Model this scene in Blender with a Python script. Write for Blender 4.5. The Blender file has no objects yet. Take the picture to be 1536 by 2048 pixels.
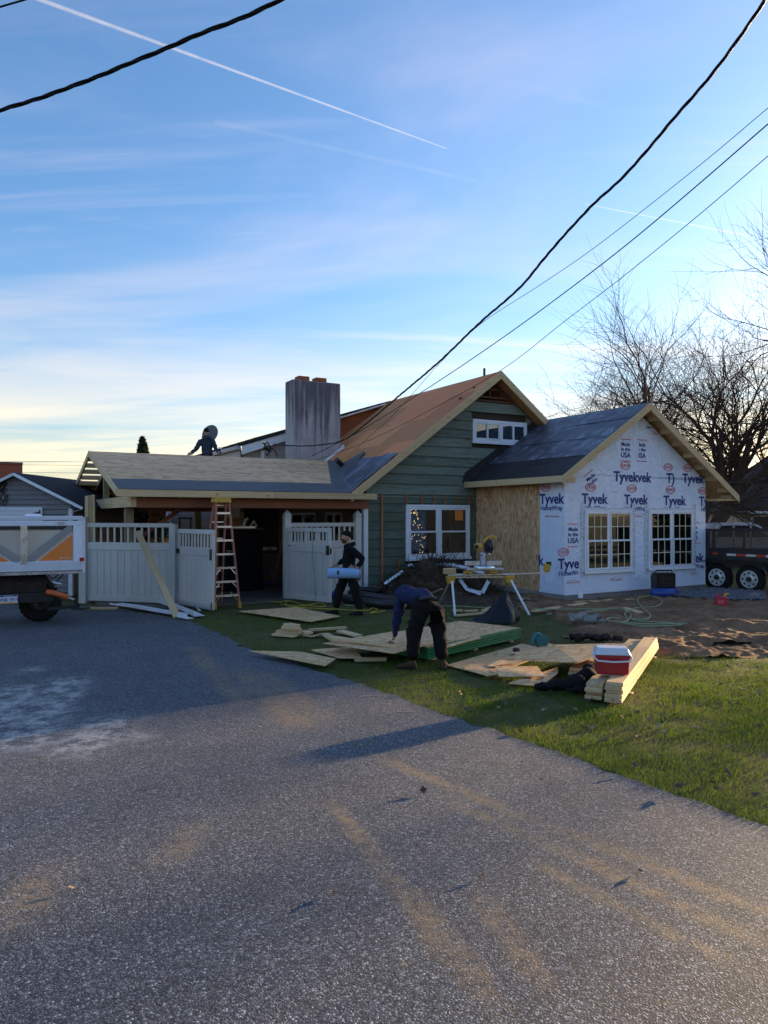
import bpy, bmesh, math, random
import numpy as np
from mathutils import Vector, Matrix, Euler
R = math.radians
SC = bpy.context.scene
COL = SC.collection

# ------------------------------------------------------------ camera, sky, sun, exposure
F, HC, HOR = 1480.0, 2.05, 1032.0          # focal length in photo pixels, eye height, horizon row
cd = bpy.data.cameras.new('camera'); cam = bpy.data.objects.new('camera', cd); COL.objects.link(cam)
cam.location = (0, 0, HC); cam.rotation_euler = (R(90), 0, 0)
cd.sensor_fit = 'VERTICAL'; cd.sensor_height = 36.0; cd.lens = 36.0 * F / 2048.0
cd.shift_y = (HOR - 1024) / 2048.0
cd.clip_start = 0.05; cd.clip_end = 20000
SC.camera = cam

SUN_AZ, SUN_EL = 54.0, 7.5                  # degrees right of the view, above the horizon
W = bpy.data.worlds.new('World'); SC.world = W; W.use_nodes = True
def world_nodes():
    nt = W.node_tree; nt.nodes.clear(); N = nt.nodes.new; L = nt.links.new
    out = N('ShaderNodeOutputWorld'); bg = N('ShaderNodeBackground'); bg.inputs[1].default_value = SKY_STRENGTH
    sky = N('ShaderNodeTexSky'); sky.sky_type = 'NISHITA'; sky.sun_disc = False
    sky.sun_elevation = R(SUN_EL); sky.sun_rotation = R(SUN_AZ); sky.air_density = 1.0; sky.dust_density = 1.5; sky.ozone_density = 4.0
    # even tone curve over the whole sky (the photograph is a tone-mapped exposure)
    gam = N('ShaderNodeGamma'); gam.inputs[1].default_value = SKY_GAMMA
    hs = N('ShaderNodeHueSaturation'); hs.inputs['Saturation'].default_value = SKY_SAT; hs.inputs['Value'].default_value = SKY_VAL; hs.inputs['Hue'].default_value = .5
    L(sky.outputs[0], gam.inputs[0]); L(gam.outputs[0], hs.inputs['Color'])
    # thin high cloud: stretched noise on a plane above the camera
    tc = N('ShaderNodeTexCoord'); sp = N('ShaderNodeSeparateXYZ'); L(tc.outputs['Generated'], sp.inputs[0])
    mx = N('ShaderNodeMath'); mx.operation = 'MAXIMUM'; mx.inputs[1].default_value = 0.0; L(sp.outputs[2], mx.inputs[0])
    ad = N('ShaderNodeMath'); ad.operation = 'ADD'; ad.inputs[1].default_value = 0.10; L(mx.outputs[0], ad.inputs[0])
    dv = N('ShaderNodeVectorMath'); dv.operation = 'DIVIDE'; cb = N('ShaderNodeCombineXYZ')
    for k in range(3): L(ad.outputs[0], cb.inputs[k])
    L(tc.outputs['Generated'], dv.inputs[0]); L(cb.outputs[0], dv.inputs[1])
    def layer(scale, rot, det, dist, lo, hi, seed):
        mp = N('ShaderNodeMapping'); mp.inputs['Scale'].default_value = scale; mp.inputs['Rotation'].default_value = (0, 0, R(rot)); mp.inputs['Location'].default_value = (seed, seed * .7, 0)
        L(dv.outputs[0], mp.inputs[0])
        no = N('ShaderNodeTexNoise'); no.inputs['Scale'].default_value = 1.0; no.inputs['Detail'].default_value = det; no.inputs['Distortion'].default_value = dist; no.inputs['Roughness'].default_value = .55
        L(mp.outputs[0], no.inputs[0])
        mr = N('ShaderNodeMapRange'); mr.inputs[1].default_value = lo; mr.inputs[2].default_value = hi; mr.interpolation_type = 'SMOOTHSTEP'
        L(no.outputs[0], mr.inputs[0]); return mr.outputs[0]
    a = layer((.42, .95, 0), -18, 5, .9, .42, .86, 3.1)
    b = layer((.35, 1.7, 0), -16, 7, 1.4, .50, .90, 8.4)
    c = layer((1.2, 2.8, 0), 24, 8, 1.4, .56, .90, 1.7)
    mxx = N('ShaderNodeMath'); mxx.operation = 'MAXIMUM'; L(a, mxx.inputs[0]); L(b, mxx.inputs[1])
    m2 = N('ShaderNodeMath'); m2.operation = 'MULTIPLY_ADD'; m2.inputs[1].default_value = .5; L(c, m2.inputs[0]); L(mxx.outputs[0], m2.inputs[2])
    # bank of low cloud along the horizon, all round, with a torn upper edge
    hz = N('ShaderNodeMapRange'); hz.interpolation_type = 'SMOOTHSTEP'; hz.inputs[1].default_value = .05; hz.inputs[2].default_value = .27; hz.inputs[3].default_value = .92; hz.inputs[4].default_value = .0
    L(mx.outputs[0], hz.inputs[0])
    nb = layer((.22, .9, 0), -12, 6, .8, .30, .62, 5.3)
    bank = N('ShaderNodeMath'); bank.operation = 'MULTIPLY'; L(hz.outputs[0], bank.inputs[0]); L(nb, bank.inputs[1])
    m2b = N('ShaderNodeMath'); m2b.operation = 'MULTIPLY'; m2b.inputs[1].default_value = CLOUD_HIGH; L(m2.outputs[0], m2b.inputs[0])
    m3 = N('ShaderNodeMath'); m3.operation = 'ADD'; m3.use_clamp = True; L(m2b.outputs[0], m3.inputs[0]); L(bank.outputs[0], m3.inputs[1])
    tint = N('ShaderNodeMixRGB'); tint.inputs[1].default_value = (1.22, 1.05, .68, 1); tint.inputs[2].default_value = (.90, .86, 1.08, 1)
    tr = N('ShaderNodeMapRange'); tr.inputs[1].default_value = .02; tr.inputs[2].default_value = .40; L(mx.outputs[0], tr.inputs[0]); L(tr.outputs[0], tint.inputs[0])
    # warm glow of the low sun in the haze round its direction
    dt_ = N('ShaderNodeVectorMath'); dt_.operation = 'DOT_PRODUCT'; dt_.inputs[1].default_value = (math.sin(R(SUN_AZ)), math.cos(R(SUN_AZ)), .06); L(tc.outputs['Generated'], dt_.inputs[0])
    gl = N('ShaderNodeMapRange'); gl.interpolation_type = 'SMOOTHSTEP'; gl.inputs[1].default_value = .80; gl.inputs[2].default_value = 1.0; L(dt_.outputs['Value'], gl.inputs[0])
    wt = N('ShaderNodeMixRGB'); wt.inputs[2].default_value = (1.45, .98, .42, 1); L(gl.outputs[0], wt.inputs[0]); L(tint.outputs[0], wt.inputs[1]); tint = wt
    bw = N('ShaderNodeRGBToBW'); L(hs.outputs[0], bw.inputs[0])
    lum = N('ShaderNodeMath'); lum.operation = 'MULTIPLY_ADD'; lum.inputs[1].default_value = .60; lum.inputs[2].default_value = CLOUD_ADD; L(bw.outputs[0], lum.inputs[0])
    cc = N('ShaderNodeVectorMath'); cc.operation = 'SCALE'; L(tint.outputs[0], cc.inputs[0]); L(lum.outputs[0], cc.inputs['Scale'])
    mix = N('ShaderNodeMixRGB'); L(m3.outputs[0], mix.inputs[0]); L(hs.outputs[0], mix.inputs[1]); L(cc.outputs[0], mix.inputs[2])
    L(mix.outputs[0], bg.inputs[0]); L(bg.outputs[0], out.inputs[0])
SKY_STRENGTH, SKY_GAMMA, SKY_SAT, SKY_VAL, CLOUD_ADD, CLOUD_HIGH = 0.15, 1.0, .98, .40, .70, .50
world_nodes()
sd = bpy.data.lights.new('sun', 'SUN'); sun = bpy.data.objects.new('sun', sd); COL.objects.link(sun)
sdir = Vector((math.sin(R(SUN_AZ)) * math.cos(R(SUN_EL)), math.cos(R(SUN_AZ)) * math.cos(R(SUN_EL)), math.sin(R(SUN_EL))))
sun.rotation_euler = (-sdir).to_track_quat('-Z', 'Y').to_euler()
sd.energy = 3.0; sd.angle = R(1.2); sd.color = (1.0, .70, .38)
SC.view_settings.view_transform = 'Standard'; SC.view_settings.look = 'None'; SC.view_settings.gamma = 1.0
SC.view_settings.use_curve_mapping = False
SC.view_settings.exposure = 2.75

# ------------------------------------------------------------ places
TH = R(29.35)
UX, UY = math.cos(TH), math.sin(TH)
def g(px, py, z=0.0):                       # ground (or height z) under a photo pixel
    d = F * (HC - z) / (py - HOR); return Vector(((px - 768) / F * d, d, z))
def at(px, py, d):                          # photo pixel at distance d
    return Vector(((px - 768) / F * d, d, HC + (HOR - py) / F * d))
C0 = g(1129, 1202)
def hw(a, b, z=0.0):                        # house frame -> world
    return Vector((C0.x + a * UX - b * UY, C0.y + a * UY + b * UX, z))
def wh(p):                                  # world -> house frame
    x, y = p[0] - C0.x, p[1] - C0.y; return Vector((x * UX + y * UY, -x * UY + y * UX, p[2]))
def onB(px, py, b):                         # pixel on the house plane b = const -> (a, z)
    k = (px - 768) / F; cv = -C0.x * UY + C0.y * UX
    d = (b + cv) / (-k * UY + UX); p = wh((k * d, d, HC + (HOR - py) / F * d)); return p.x, p.z
def onA(px, py, a):
    k = (px - 768) / F; cu = C0.x * UX + C0.y * UY
    d = (a + cu) / (k * UX + UY); p = wh((k * d, d, HC + (HOR - py) / F * d)); return p.y, p.z

# ------------------------------------------------------------ objects
def tag(o, label=None, cat=None, group=None, kind=None):
    if label: o['label'] = label
    if cat: o['category'] = cat
    if group: o['group'] = group
    if kind: o['kind'] = kind
    return o
def thing(name, label, cat, loc=(0, 0, 0), rz=0.0, group=None):
    o = bpy.data.objects.new(name, None); COL.objects.link(o); o.empty_display_size = .2
    o.location = loc; o.rotation_euler = (0, 0, rz); return tag(o, label, cat, group)
def root_of(o):
    while o.parent: o = o.parent
    return o
def link(name, me, parent=None, world=False):
    o = bpy.data.objects.new(name, me); COL.objects.link(o)
    if parent is not None:
        o.parent = parent
        if world:
            r = root_of(parent)
            o.matrix_parent_inverse = (Matrix.Translation(r.location) @ r.rotation_euler.to_matrix().to_4x4()).inverted()
    return o
def kids(o): return [c for c in bpy.data.objects if c.parent == o]
def dup(root, loc=None, rz=None, label=None, rot=None, scale=None):
    r = root.copy(); COL.objects.link(r)
    if loc is not None: r.location = loc
    if rz is not None: r.rotation_euler = (0, 0, rz)
    if rot is not None: r.rotation_euler = rot
    if scale is not None: r.scale = scale
    if label: r['label'] = label
    for ch in kids(root):
        c = ch.copy(); COL.objects.link(c); c.parent = r
        for g2 in kids(ch):
            d = g2.copy(); COL.objects.link(d); d.parent = c
    return r

class MB:
    def __init__(s): s.v = []; s.f = []; s.sm = []
    def add(s, vs, fs, smooth=False):
        n = len(s.v); s.v += [tuple(p) for p in vs]; s.f += [tuple(i + n for i in f) for f in fs]; s.sm += [smooth] * len(fs); return s
    def hexa(s, p):       # 4 bottom (ccw from above), 4 top
        return s.add(p, [(3, 2, 1, 0), (4, 5, 6, 7), (0, 1, 5, 4), (1, 2, 6, 5), (2, 3, 7, 6), (3, 0, 4, 7)])
    def box(s, x0, x1, y0, y1, z0, z1):
        return s.hexa([(x0, y0, z0), (x1, y0, z0), (x1, y1, z0), (x0, y1, z0), (x0, y0, z1), (x1, y0, z1), (x1, y1, z1), (x0, y1, z1)])
    def prism(s, pts, off):   # flat polygon pts extruded by vector off
        n = len(pts); o = Vector(off); a = [Vector(p) for p in pts]; b = [p + o for p in a]
        return s.add(a + b, [tuple(range(n))[::-1], tuple(range(n, 2 * n))] + [(i, (i + 1) % n, n + (i + 1) % n, n + i) for i in range(n)])
    def beam(s, p0, p1, w, h, up=(0, 0, 1)):   # w across, h along up
        p0, p1 = Vector(p0), Vector(p1); d = (p1 - p0).normalized(); u = Vector(up)
        x = d.cross(u)
        if x.length < 1e-4: x = d.cross(Vector((1, 0, 0)))
        x.normalize(); y = x.cross(d).normalized(); x *= w / 2; y *= h / 2
        return s.hexa([p0 - x - y, p0 + x - y, p1 + x - y, p1 - x - y, p0 - x + y, p0 + x + y, p1 + x + y, p1 - x + y])
    def tube(s, pts, r, n=8, cap=True, smooth=True):
        pts = [Vector(p) for p in pts]; m = len(pts); rs = r if isinstance(r, (list, tuple)) else [r] * m
        vs = []; prev = None
        for i, p in enumerate(pts):
            t = (pts[min(i + 1, m - 1)] - pts[max(i - 1, 0)]).normalized()
            if prev is None:
                a = t.orthogonal().normalized()
            else:
                a = prev - t * prev.dot(t)
                a = a.normalized() if a.length > 1e-6 else t.orthogonal().normalized()
            prev = a; b = t.cross(a)
            for k in range(n):
                an = 2 * math.pi * k / n; vs.append(p + (a * math.cos(an) + b * math.sin(an)) * rs[i])
        fs = [(i * n + k, i * n + (k + 1) % n, (i + 1) * n + (k + 1) % n, (i + 1) * n + k) for i in range(m - 1) for k in range(n)]
        s.add(vs, fs, smooth)
        if cap: s.add(vs[:n], [tuple(range(n))[::-1]]); s.add(vs[-n:], [tuple(range(n))])
        return s
    def lathe(s, c, prof, n=16, axis=(0, 0, 1), smooth=True):   # prof: (radius, along axis)
        c = Vector(c); ax = Vector(axis).normalized(); a = ax.orthogonal().normalized(); b = ax.cross(a); vs = []
        for (r, z) in prof:
            for k in range(n):
                an = 2 * math.pi * k / n; vs.append(c + ax * z + (a * math.cos(an) + b * math.sin(an)) * max(r, 1e-4))
        m = len(prof)
        s.add(vs, [(i * n + k, i * n + (k + 1) % n, (i + 1) * n + (k + 1) % n, (i + 1) * n + k) for i in range(m - 1) for k in range(n)], smooth)
        s.add(vs[:n], [tuple(range(n))[::-1]]); s.add(vs[-n:], [tuple(range(n))]); return s
    def mesh(s, name, mat=None, bevel=0.0, seg=1):
        me = bpy.data.meshes.new(name); me.from_pydata(s.v, [], s.f); me.update()
        if any(s.sm): me.polygons.foreach_set('use_smooth', s.sm)
        if bevel > 0:
            bm = bmesh.new(); bm.from_mesh(me); bmesh.ops.remove_doubles(bm, verts=bm.verts, dist=1e-5)
            ed = [e for e in bm.edges if len(e.link_faces) == 2 and e.calc_face_angle(0) > .6]
            bmesh.ops.bevel(bm, geom=ed, offset=bevel, segments=seg, affect='EDGES', profile=.5, clamp_overlap=True)
            bm.to_mesh(me); bm.free()
        if mat is not None:
            me.materials.append(mat)
        return me
    def build(s, name, mat, parent=None, world=False, bevel=0.0, seg=1):
        return link(name, s.mesh(name, mat, bevel, seg), parent, world)

# ------------------------------------------------------------ materials (procedural)
MATS = {}
def newmat(name):
    m = bpy.data.materials.new(name); m.use_nodes = True; nt = m.node_tree; nt.nodes.clear()
    o = nt.nodes.new('ShaderNodeOutputMaterial'); p = nt.nodes.new('ShaderNodeBsdfPrincipled'); nt.links.new(p.outputs[0], o.inputs[0])
    MATS[name] = m; return m, nt, p
def coords(nt, scale=(1, 1, 1), rand=True, rot=(0, 0, 0), src='Object'):
    tc = nt.nodes.new('ShaderNodeTexCoord'); mp = nt.nodes.new('ShaderNodeMapping'); mp.inputs['Scale'].default_value = scale; mp.inputs['Rotation'].default_value = rot
    if rand:
        oi = nt.nodes.new('ShaderNodeObjectInfo'); va = nt.nodes.new('ShaderNodeVectorMath'); va.operation = 'MULTIPLY_ADD'
        va.inputs[1].default_value = (37.1, 21.7, 53.3); cb = nt.nodes.new('ShaderNodeCombineXYZ')
        for k in range(3): nt.links.new(oi.outputs['Random'], cb.inputs[k])
        nt.links.new(cb.outputs[0], va.inputs[0]); nt.links.new(tc.outputs[src], va.inputs[2]); nt.links.new(va.outputs[0], mp.inputs[0])
    else:
        nt.links.new(tc.outputs[src], mp.inputs[0])
    return mp.outputs[0]
def noise(nt, vec, scale, det=4, rough=.6, dist=0.0):
    n = nt.nodes.new('ShaderNodeTexNoise'); n.inputs['Scale'].default_value = scale; n.inputs['Detail'].default_value = det; n.inputs['Roughness'].default_value = rough; n.inputs['Distortion'].default_value = dist
    nt.links.new(vec, n.inputs[0]); return n.outputs[0]
def ramp(nt, fac, stops):
    r = nt.nodes.new('ShaderNodeValToRGB'); e = r.color_ramp.elements
    e[0].position, e[0].color = stops[0][0], (*stops[0][1], 1); e[1].position, e[1].color = stops[-1][0], (*stops[-1][1], 1)
    for p, c in stops[1:-1]:
        x = e.new(p); x.color = (*c, 1)
    nt.links.new(fac, r.inputs[0]); return r.outputs[0]
def mixc(nt, fac, a, b, mode='MIX'):
    m = nt.nodes.new('ShaderNodeMixRGB'); m.blend_type = mode
    for i, x in ((0, fac), (1, a), (2, b)):
        if hasattr(x, 'is_linked'): nt.links.new(x, m.inputs[i])
        elif i == 0: m.inputs[0].default_value = x
        else: m.inputs[i].default_value = (*x, 1)
    return m.outputs[0]
def bump(nt, p, height, strength=.3, dist=.02):
    b = nt.nodes.new('ShaderNodeBump'); b.inputs['Strength'].default_value = strength; b.inputs['Distance'].default_value = dist
    nt.links.new(height, b.inputs['Height']); nt.links.new(b.outputs[0], p.inputs['Normal'])
def mth(nt, op, a, b=None, clamp=False):
    m = nt.nodes.new('ShaderNodeMath'); m.operation = op; m.use_clamp = clamp
    for i, x in ((0, a), (1, b)):
        if x is None: continue
        if hasattr(x, 'is_linked'): nt.links.new(x, m.inputs[i])
        else: m.inputs[i].default_value = x
    return m.outputs[0]
def mrange(nt, x, a, b, c=0.0, d=1.0):
    m = nt.nodes.new('ShaderNodeMapRange'); m.interpolation_type = 'SMOOTHSTEP'
    for i, q in enumerate((a, b, c, d)): m.inputs[i + 1].default_value = q
    nt.links.new(x, m.inputs[0]); return m.outputs[0]
def dk(c, k): return tuple(x * k for x in c)
def simple(name, col, rough=.6, metal=0.0, var=.18, scale=6.0, stretch=(1, 1, 1), bmp=.0, bscale=40.0, rnd=.12, spec=None, dirt=None, dist=0.0):
    """base colour with two scales of variation, a per-object shade and fine relief"""
    m, nt, p = newmat(name); v = coords(nt, stretch)
    n1 = noise(nt, v, scale, 5, .62, dist); n2 = noise(nt, v, scale * 7, 3, .6)
    c = ramp(nt, n1, [(.25, dk(col, 1 - var)), (.75, dk(col, 1 + var * .7))])
    f2 = mrange(nt, n2, .3, .7, 1 - var * .5, 1 + var * .4); cb = nt.nodes.new('ShaderNodeVectorMath'); cb.operation = 'SCALE'; nt.links.new(c, cb.inputs[0]); nt.links.new(f2, cb.inputs['Scale'])
    oi = nt.nodes.new('ShaderNodeObjectInfo'); s2 = nt.nodes.new('ShaderNodeVectorMath'); s2.operation = 'SCALE'
    nt.links.new(mrange(nt, oi.outputs['Random'], 0, 1, 1 - rnd, 1 + rnd), s2.inputs['Scale']); nt.links.new(cb.outputs[0], s2.inputs[0])
    cc = s2.outputs[0]
    if dirt:
        cc = mixc(nt, mrange(nt, noise(nt, v, scale * .8, 6, .7, .6), dirt[1], dirt[1] + .22), cc, dirt[0])
    nt.links.new(cc, p.inputs['Base Color']); p.inputs['Metallic'].default_value = metal
    nt.links.new(mrange(nt, n1, .2, .8, max(rough - .1, .03), min(rough + .1, 1)), p.inputs['Roughness']); p.inputs['Specular IOR Level'].default_value = spec if spec is not None else (.5 if rough < .5 else .15)
    if bmp: bump(nt, p, noise(nt, v, bscale, 4, .65), bmp, .01)
    return m
def wood(name, col, dark, axis=0, rough=.65, knots=True, rnd=.12, alt=None):
    """sawn lumber: grain along the given axis, knots, end shade"""
    m, nt, p = newmat(name); st = [14, 14, 14]; st[axis] = .7; v = coords(nt, tuple(st))
    n1 = noise(nt, v, 1.6, 6, .65, .8); n2 = noise(nt, v, 7, 4, .6, .4)
    c = ramp(nt, n1, [(.28, dk(col, .80)), (.5, col), (.72, dk(col, 1.12))]); c = mixc(nt, mrange(nt, n2, .58, .74, 0, .55), c, dark)
    if knots:
        v2 = coords(nt, tuple(x if i != axis else 2.5 for i, x in enumerate((7, 7, 7)))); vo = nt.nodes.new('ShaderNodeTexVoronoi'); vo.inputs['Scale'].default_value = .8; nt.links.new(v2, vo.inputs[0])
        c = mixc(nt, mrange(nt, vo.outputs['Distance'], .05, .13, .8, 0), c, dk(dark, .5))
    oi = nt.nodes.new('ShaderNodeObjectInfo'); s2 = nt.nodes.new('ShaderNodeVectorMath'); s2.operation = 'SCALE'
    if alt: c = mixc(nt, mth(nt, 'MULTIPLY', mth(nt, 'GREATER_THAN', mth(nt, 'FRACT', mth(nt, 'MULTIPLY', oi.outputs['Random'], 7.3)), .55), .55), c, alt)
    nt.links.new(mrange(nt, oi.outputs['Random'], 0, 1, 1 - rnd, 1 + rnd), s2.inputs['Scale']); nt.links.new(c, s2.inputs[0])
    nt.links.new(s2.outputs[0], p.inputs['Base Color']); p.inputs['Roughness'].default_value = rough; p.inputs['Specular IOR Level'].default_value = .12; bump(nt, p, n1, .25, .004); return m
def osb(name, tones, sc=(10, 34, 34), rough=.7, rot=(0, 0, 0)):
    """strand board: layered elongated flakes, each with its own tone"""
    m, nt, p = newmat(name); cols = None
    v = coords(nt, (1, 1, 1)); w = noise(nt, v, 3, 2)
    hs = []
    for k, (rz, mul) in enumerate(((0, 1.0), (.5, .85), (-.55, 1.2))):
        vv = coords(nt, tuple(x * mul for x in sc), True, (rot[0], rot[1], rot[2] + rz)); vo = nt.nodes.new('ShaderNodeTexVoronoi'); vo.inputs['Scale'].default_value = 1.0; vo.inputs['Randomness'].default_value = 1.0
        nt.links.new(vv, vo.inputs[0]); sp = nt.nodes.new('ShaderNodeSeparateColor'); nt.links.new(vo.outputs['Color'], sp.inputs[0])
        c = ramp(nt, sp.outputs[0], [(0, tones[0]), (.35, tones[1]), (.7, tones[2]), (1, tones[3])]); hs.append(sp.outputs[1])
        cols = c if cols is None else mixc(nt, mth(nt, 'GREATER_THAN', sp.outputs[2], .52), cols, c)
    cols = mixc(nt, mrange(nt, noise(nt, v, 1.3, 4, .7), .35, .75, 0, .35), cols, tones[1])
    oi = nt.nodes.new('ShaderNodeObjectInfo'); s2 = nt.nodes.new('ShaderNodeVectorMath'); s2.operation = 'SCALE'
    nt.links.new(mrange(nt, oi.outputs['Random'], 0, 1, .9, 1.1), s2.inputs['Scale']); nt.links.new(cols, s2.inputs[0])
    nt.links.new(s2.outputs[0], p.inputs['Base Color']); p.inputs['Roughness'].default_value = rough; p.inputs['Specular IOR Level'].default_value = .1
    bump(nt, p, hs[1], .25, .003); return m
def glass_mat(name, tint, refl=.12, alpha=.85):
    m = bpy.data.materials.new(name); m.use_nodes = True; nt = m.node_tree; nt.nodes.clear(); MATS[name] = m
    o = nt.nodes.new('ShaderNodeOutputMaterial'); t = nt.nodes.new('ShaderNodeBsdfTransparent'); t.inputs[0].default_value = (*tint, 1)
    gl = nt.nodes.new('ShaderNodeBsdfGlossy'); gl.inputs['Roughness'].default_value = .01
    fr = nt.nodes.new('ShaderNodeFresnel'); fr.inputs[0].default_value = 1.5
    f2 = mth(nt, 'MULTIPLY_ADD', fr.outputs[0], 1.6); nt.nodes[-1].inputs[2].default_value = refl
    mx = nt.nodes.new('ShaderNodeMixShader'); nt.links.new(f2, mx.inputs[0]); nt.links.new(t.outputs[0], mx.inputs[1]); nt.links.new(gl.outputs[0], mx.inputs[2])
    v = coords(nt); b = nt.nodes.new('ShaderNodeBump'); b.inputs['Strength'].default_value = .03; b.inputs['Distance'].default_value = .02
    nt.links.new(noise(nt, v, 1.8, 1), b.inputs['Height']); nt.links.new(b.outputs[0], gl.inputs['Normal'])
    nt.links.new(mx.outputs[0], o.inputs[0]); return m
def emit(name, col, s):
    m = bpy.data.materials.new(name); m.use_nodes = True; nt = m.node_tree; nt.nodes.clear(); MATS[name] = m
    o = nt.nodes.new('ShaderNodeOutputMaterial'); e = nt.nodes.new('ShaderNodeEmission'); e.inputs[0].default_value = (*col, 1); e.inputs[1].default_value = s; nt.links.new(e.outputs[0], o.inputs[0]); return m

M_white = simple('white_vinyl', (.74, .76, .80), .4, var=.06, scale=3, dirt=((.45, .44, .42), .66))
M_tyvek = None
M_green = simple('green_paint', (.105, .135, .100), .62, var=.3, scale=2.2, stretch=(1, 4, 9), bmp=.35, bscale=26, rnd=.16, dirt=((.035, .04, .036), .60))
M_green2 = simple('green_weathered_paint', (.165, .195, .152), .68, var=.32, scale=2.0, stretch=(1, 4, 8), bmp=.4, bscale=30, rnd=.18, dirt=((.05, .052, .045), .56))
M_furring = wood('furring_wood', (.27, .13, .07), (.13, .06, .035), 2)
M_lumX = wood('lumber_x', (.60, .43, .24), (.40, .24, .11), 0)
M_lumY = wood('lumber_y', (.60, .43, .24), (.40, .24, .11), 1)
M_lumZ = wood('lumber_z', (.52, .38, .22), (.34, .21, .10), 2)
M_oldwood = wood('old_framing_wood', (.13, .075, .045), (.06, .035, .022), 0, knots=False)
M_beam = wood('stained_beam', (.26, .105, .06), (.13, .05, .03), 0, knots=False)
M_post = wood('treated_post', (.34, .27, .15), (.20, .15, .08), 2)
M_osb = osb('osb_deck', ((.42, .21, .10), (.64, .38, .20), (.74, .49, .28), (.84, .62, .40)), (4, 26, 26))
M_osbV = osb('osb_wall', ((.34, .17, .085), (.54, .31, .16), (.62, .39, .21), (.72, .50, .30)), (24, 24, 7))
M_osbS = osb('osb_sheet', ((.40, .23, .10), (.60, .38, .19), (.68, .46, .25), (.78, .58, .35)), (11, 26, 26))
M_ply = wood('roof_plywood', (.60, .215, .09), (.38, .13, .05), 1, knots=True, rnd=.22, alt=(.58, .27, .10))
M_plyedge = simple('orange_sheathing', (.36, .12, .045), .7, var=.3, scale=2.5, stretch=(1, 1, 3), rnd=.1)
M_felt = simple('grey_membrane', (.115, .115, .120), .6, var=.22, scale=1.6, bmp=.5, bscale=3.0, rnd=.06)
M_feltd = simple('dark_starter_membrane', (.040, .036, .038), .6, var=.5, scale=1.2, stretch=(5, 1, 1), bmp=.3, bscale=9)
M_shingle = simple('dark_shingle', (.03, .03, .034), .85, var=.5, scale=14, bmp=.6, bscale=50)
M_conc = simple('foundation_concrete', (.27, .25, .23), .85, var=.25, scale=3, bmp=.5, bscale=40, dirt=((.13, .09, .06), .55))
M_vinylB = simple('beige_vinyl_siding', (.42, .385, .37), .5, var=.06, scale=2, rnd=.04)
M_vinylG = simple('grey_vinyl_siding', (.215, .205, .21), .5, var=.08, scale=2, rnd=.04)
M_fence = simple('tan_vinyl_fence', (.54, .52, .48), .38, var=.06, scale=1.5, rnd=.05, dirt=((.36, .34, .30), .60))
M_black = simple('black_plastic', (.016, .016, .018), .4, var=.3, scale=8, rnd=.1)
M_blackcloth = simple('black_cloth', (.012, .012, .014), .9, var=.4, scale=9, bmp=.6, bscale=20)
M_steel = simple('galvanised_steel', (.62, .63, .62), .33, .8, var=.06, scale=2.5, bmp=.05, bscale=2)
M_alum = simple('aluminium', (.70, .71, .73), .28, .9, var=.1, scale=5)
M_alumw = simple('white_coated_aluminium', (.72, .75, .82), .35, .0, var=.08, scale=4, dirt=((.38, .36, .34), .62))
M_orange = simple('orange_panel', (.80, .22, .035), .4, var=.08, scale=3)
M_yellow = simple('yellow_plastic', (.55, .31, .03), .4, var=.12, scale=7)
M_fiber = simple('red_fibreglass', (.52, .20, .14), .5, var=.15, scale=5)
M_rubber = simple('black_rubber', (.018, .017, .017), .8, var=.3, scale=9, bmp=.2)
M_darkmetal = simple('dark_metal', (.03, .03, .032), .45, .4, var=.3, scale=8)
M_rust = simple('rusty_dark_steel', (.045, .035, .03), .7, .2, var=.5, scale=6)
M_pipe = simple('black_pipe', (.022, .023, .026), .42, var=.2, scale=6)
M_glass = glass_mat('house_glass', (.62, .66, .68), .05)
M_glass2 = glass_mat('new_window_glass', (.74, .80, .72), .10)
M_inside = simple('dark_interior', (.06, .045, .035), .9, var=.3, scale=2)
M_brick = simple('red_brick', (.26, .085, .055), .85, var=.25, scale=8)
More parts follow.
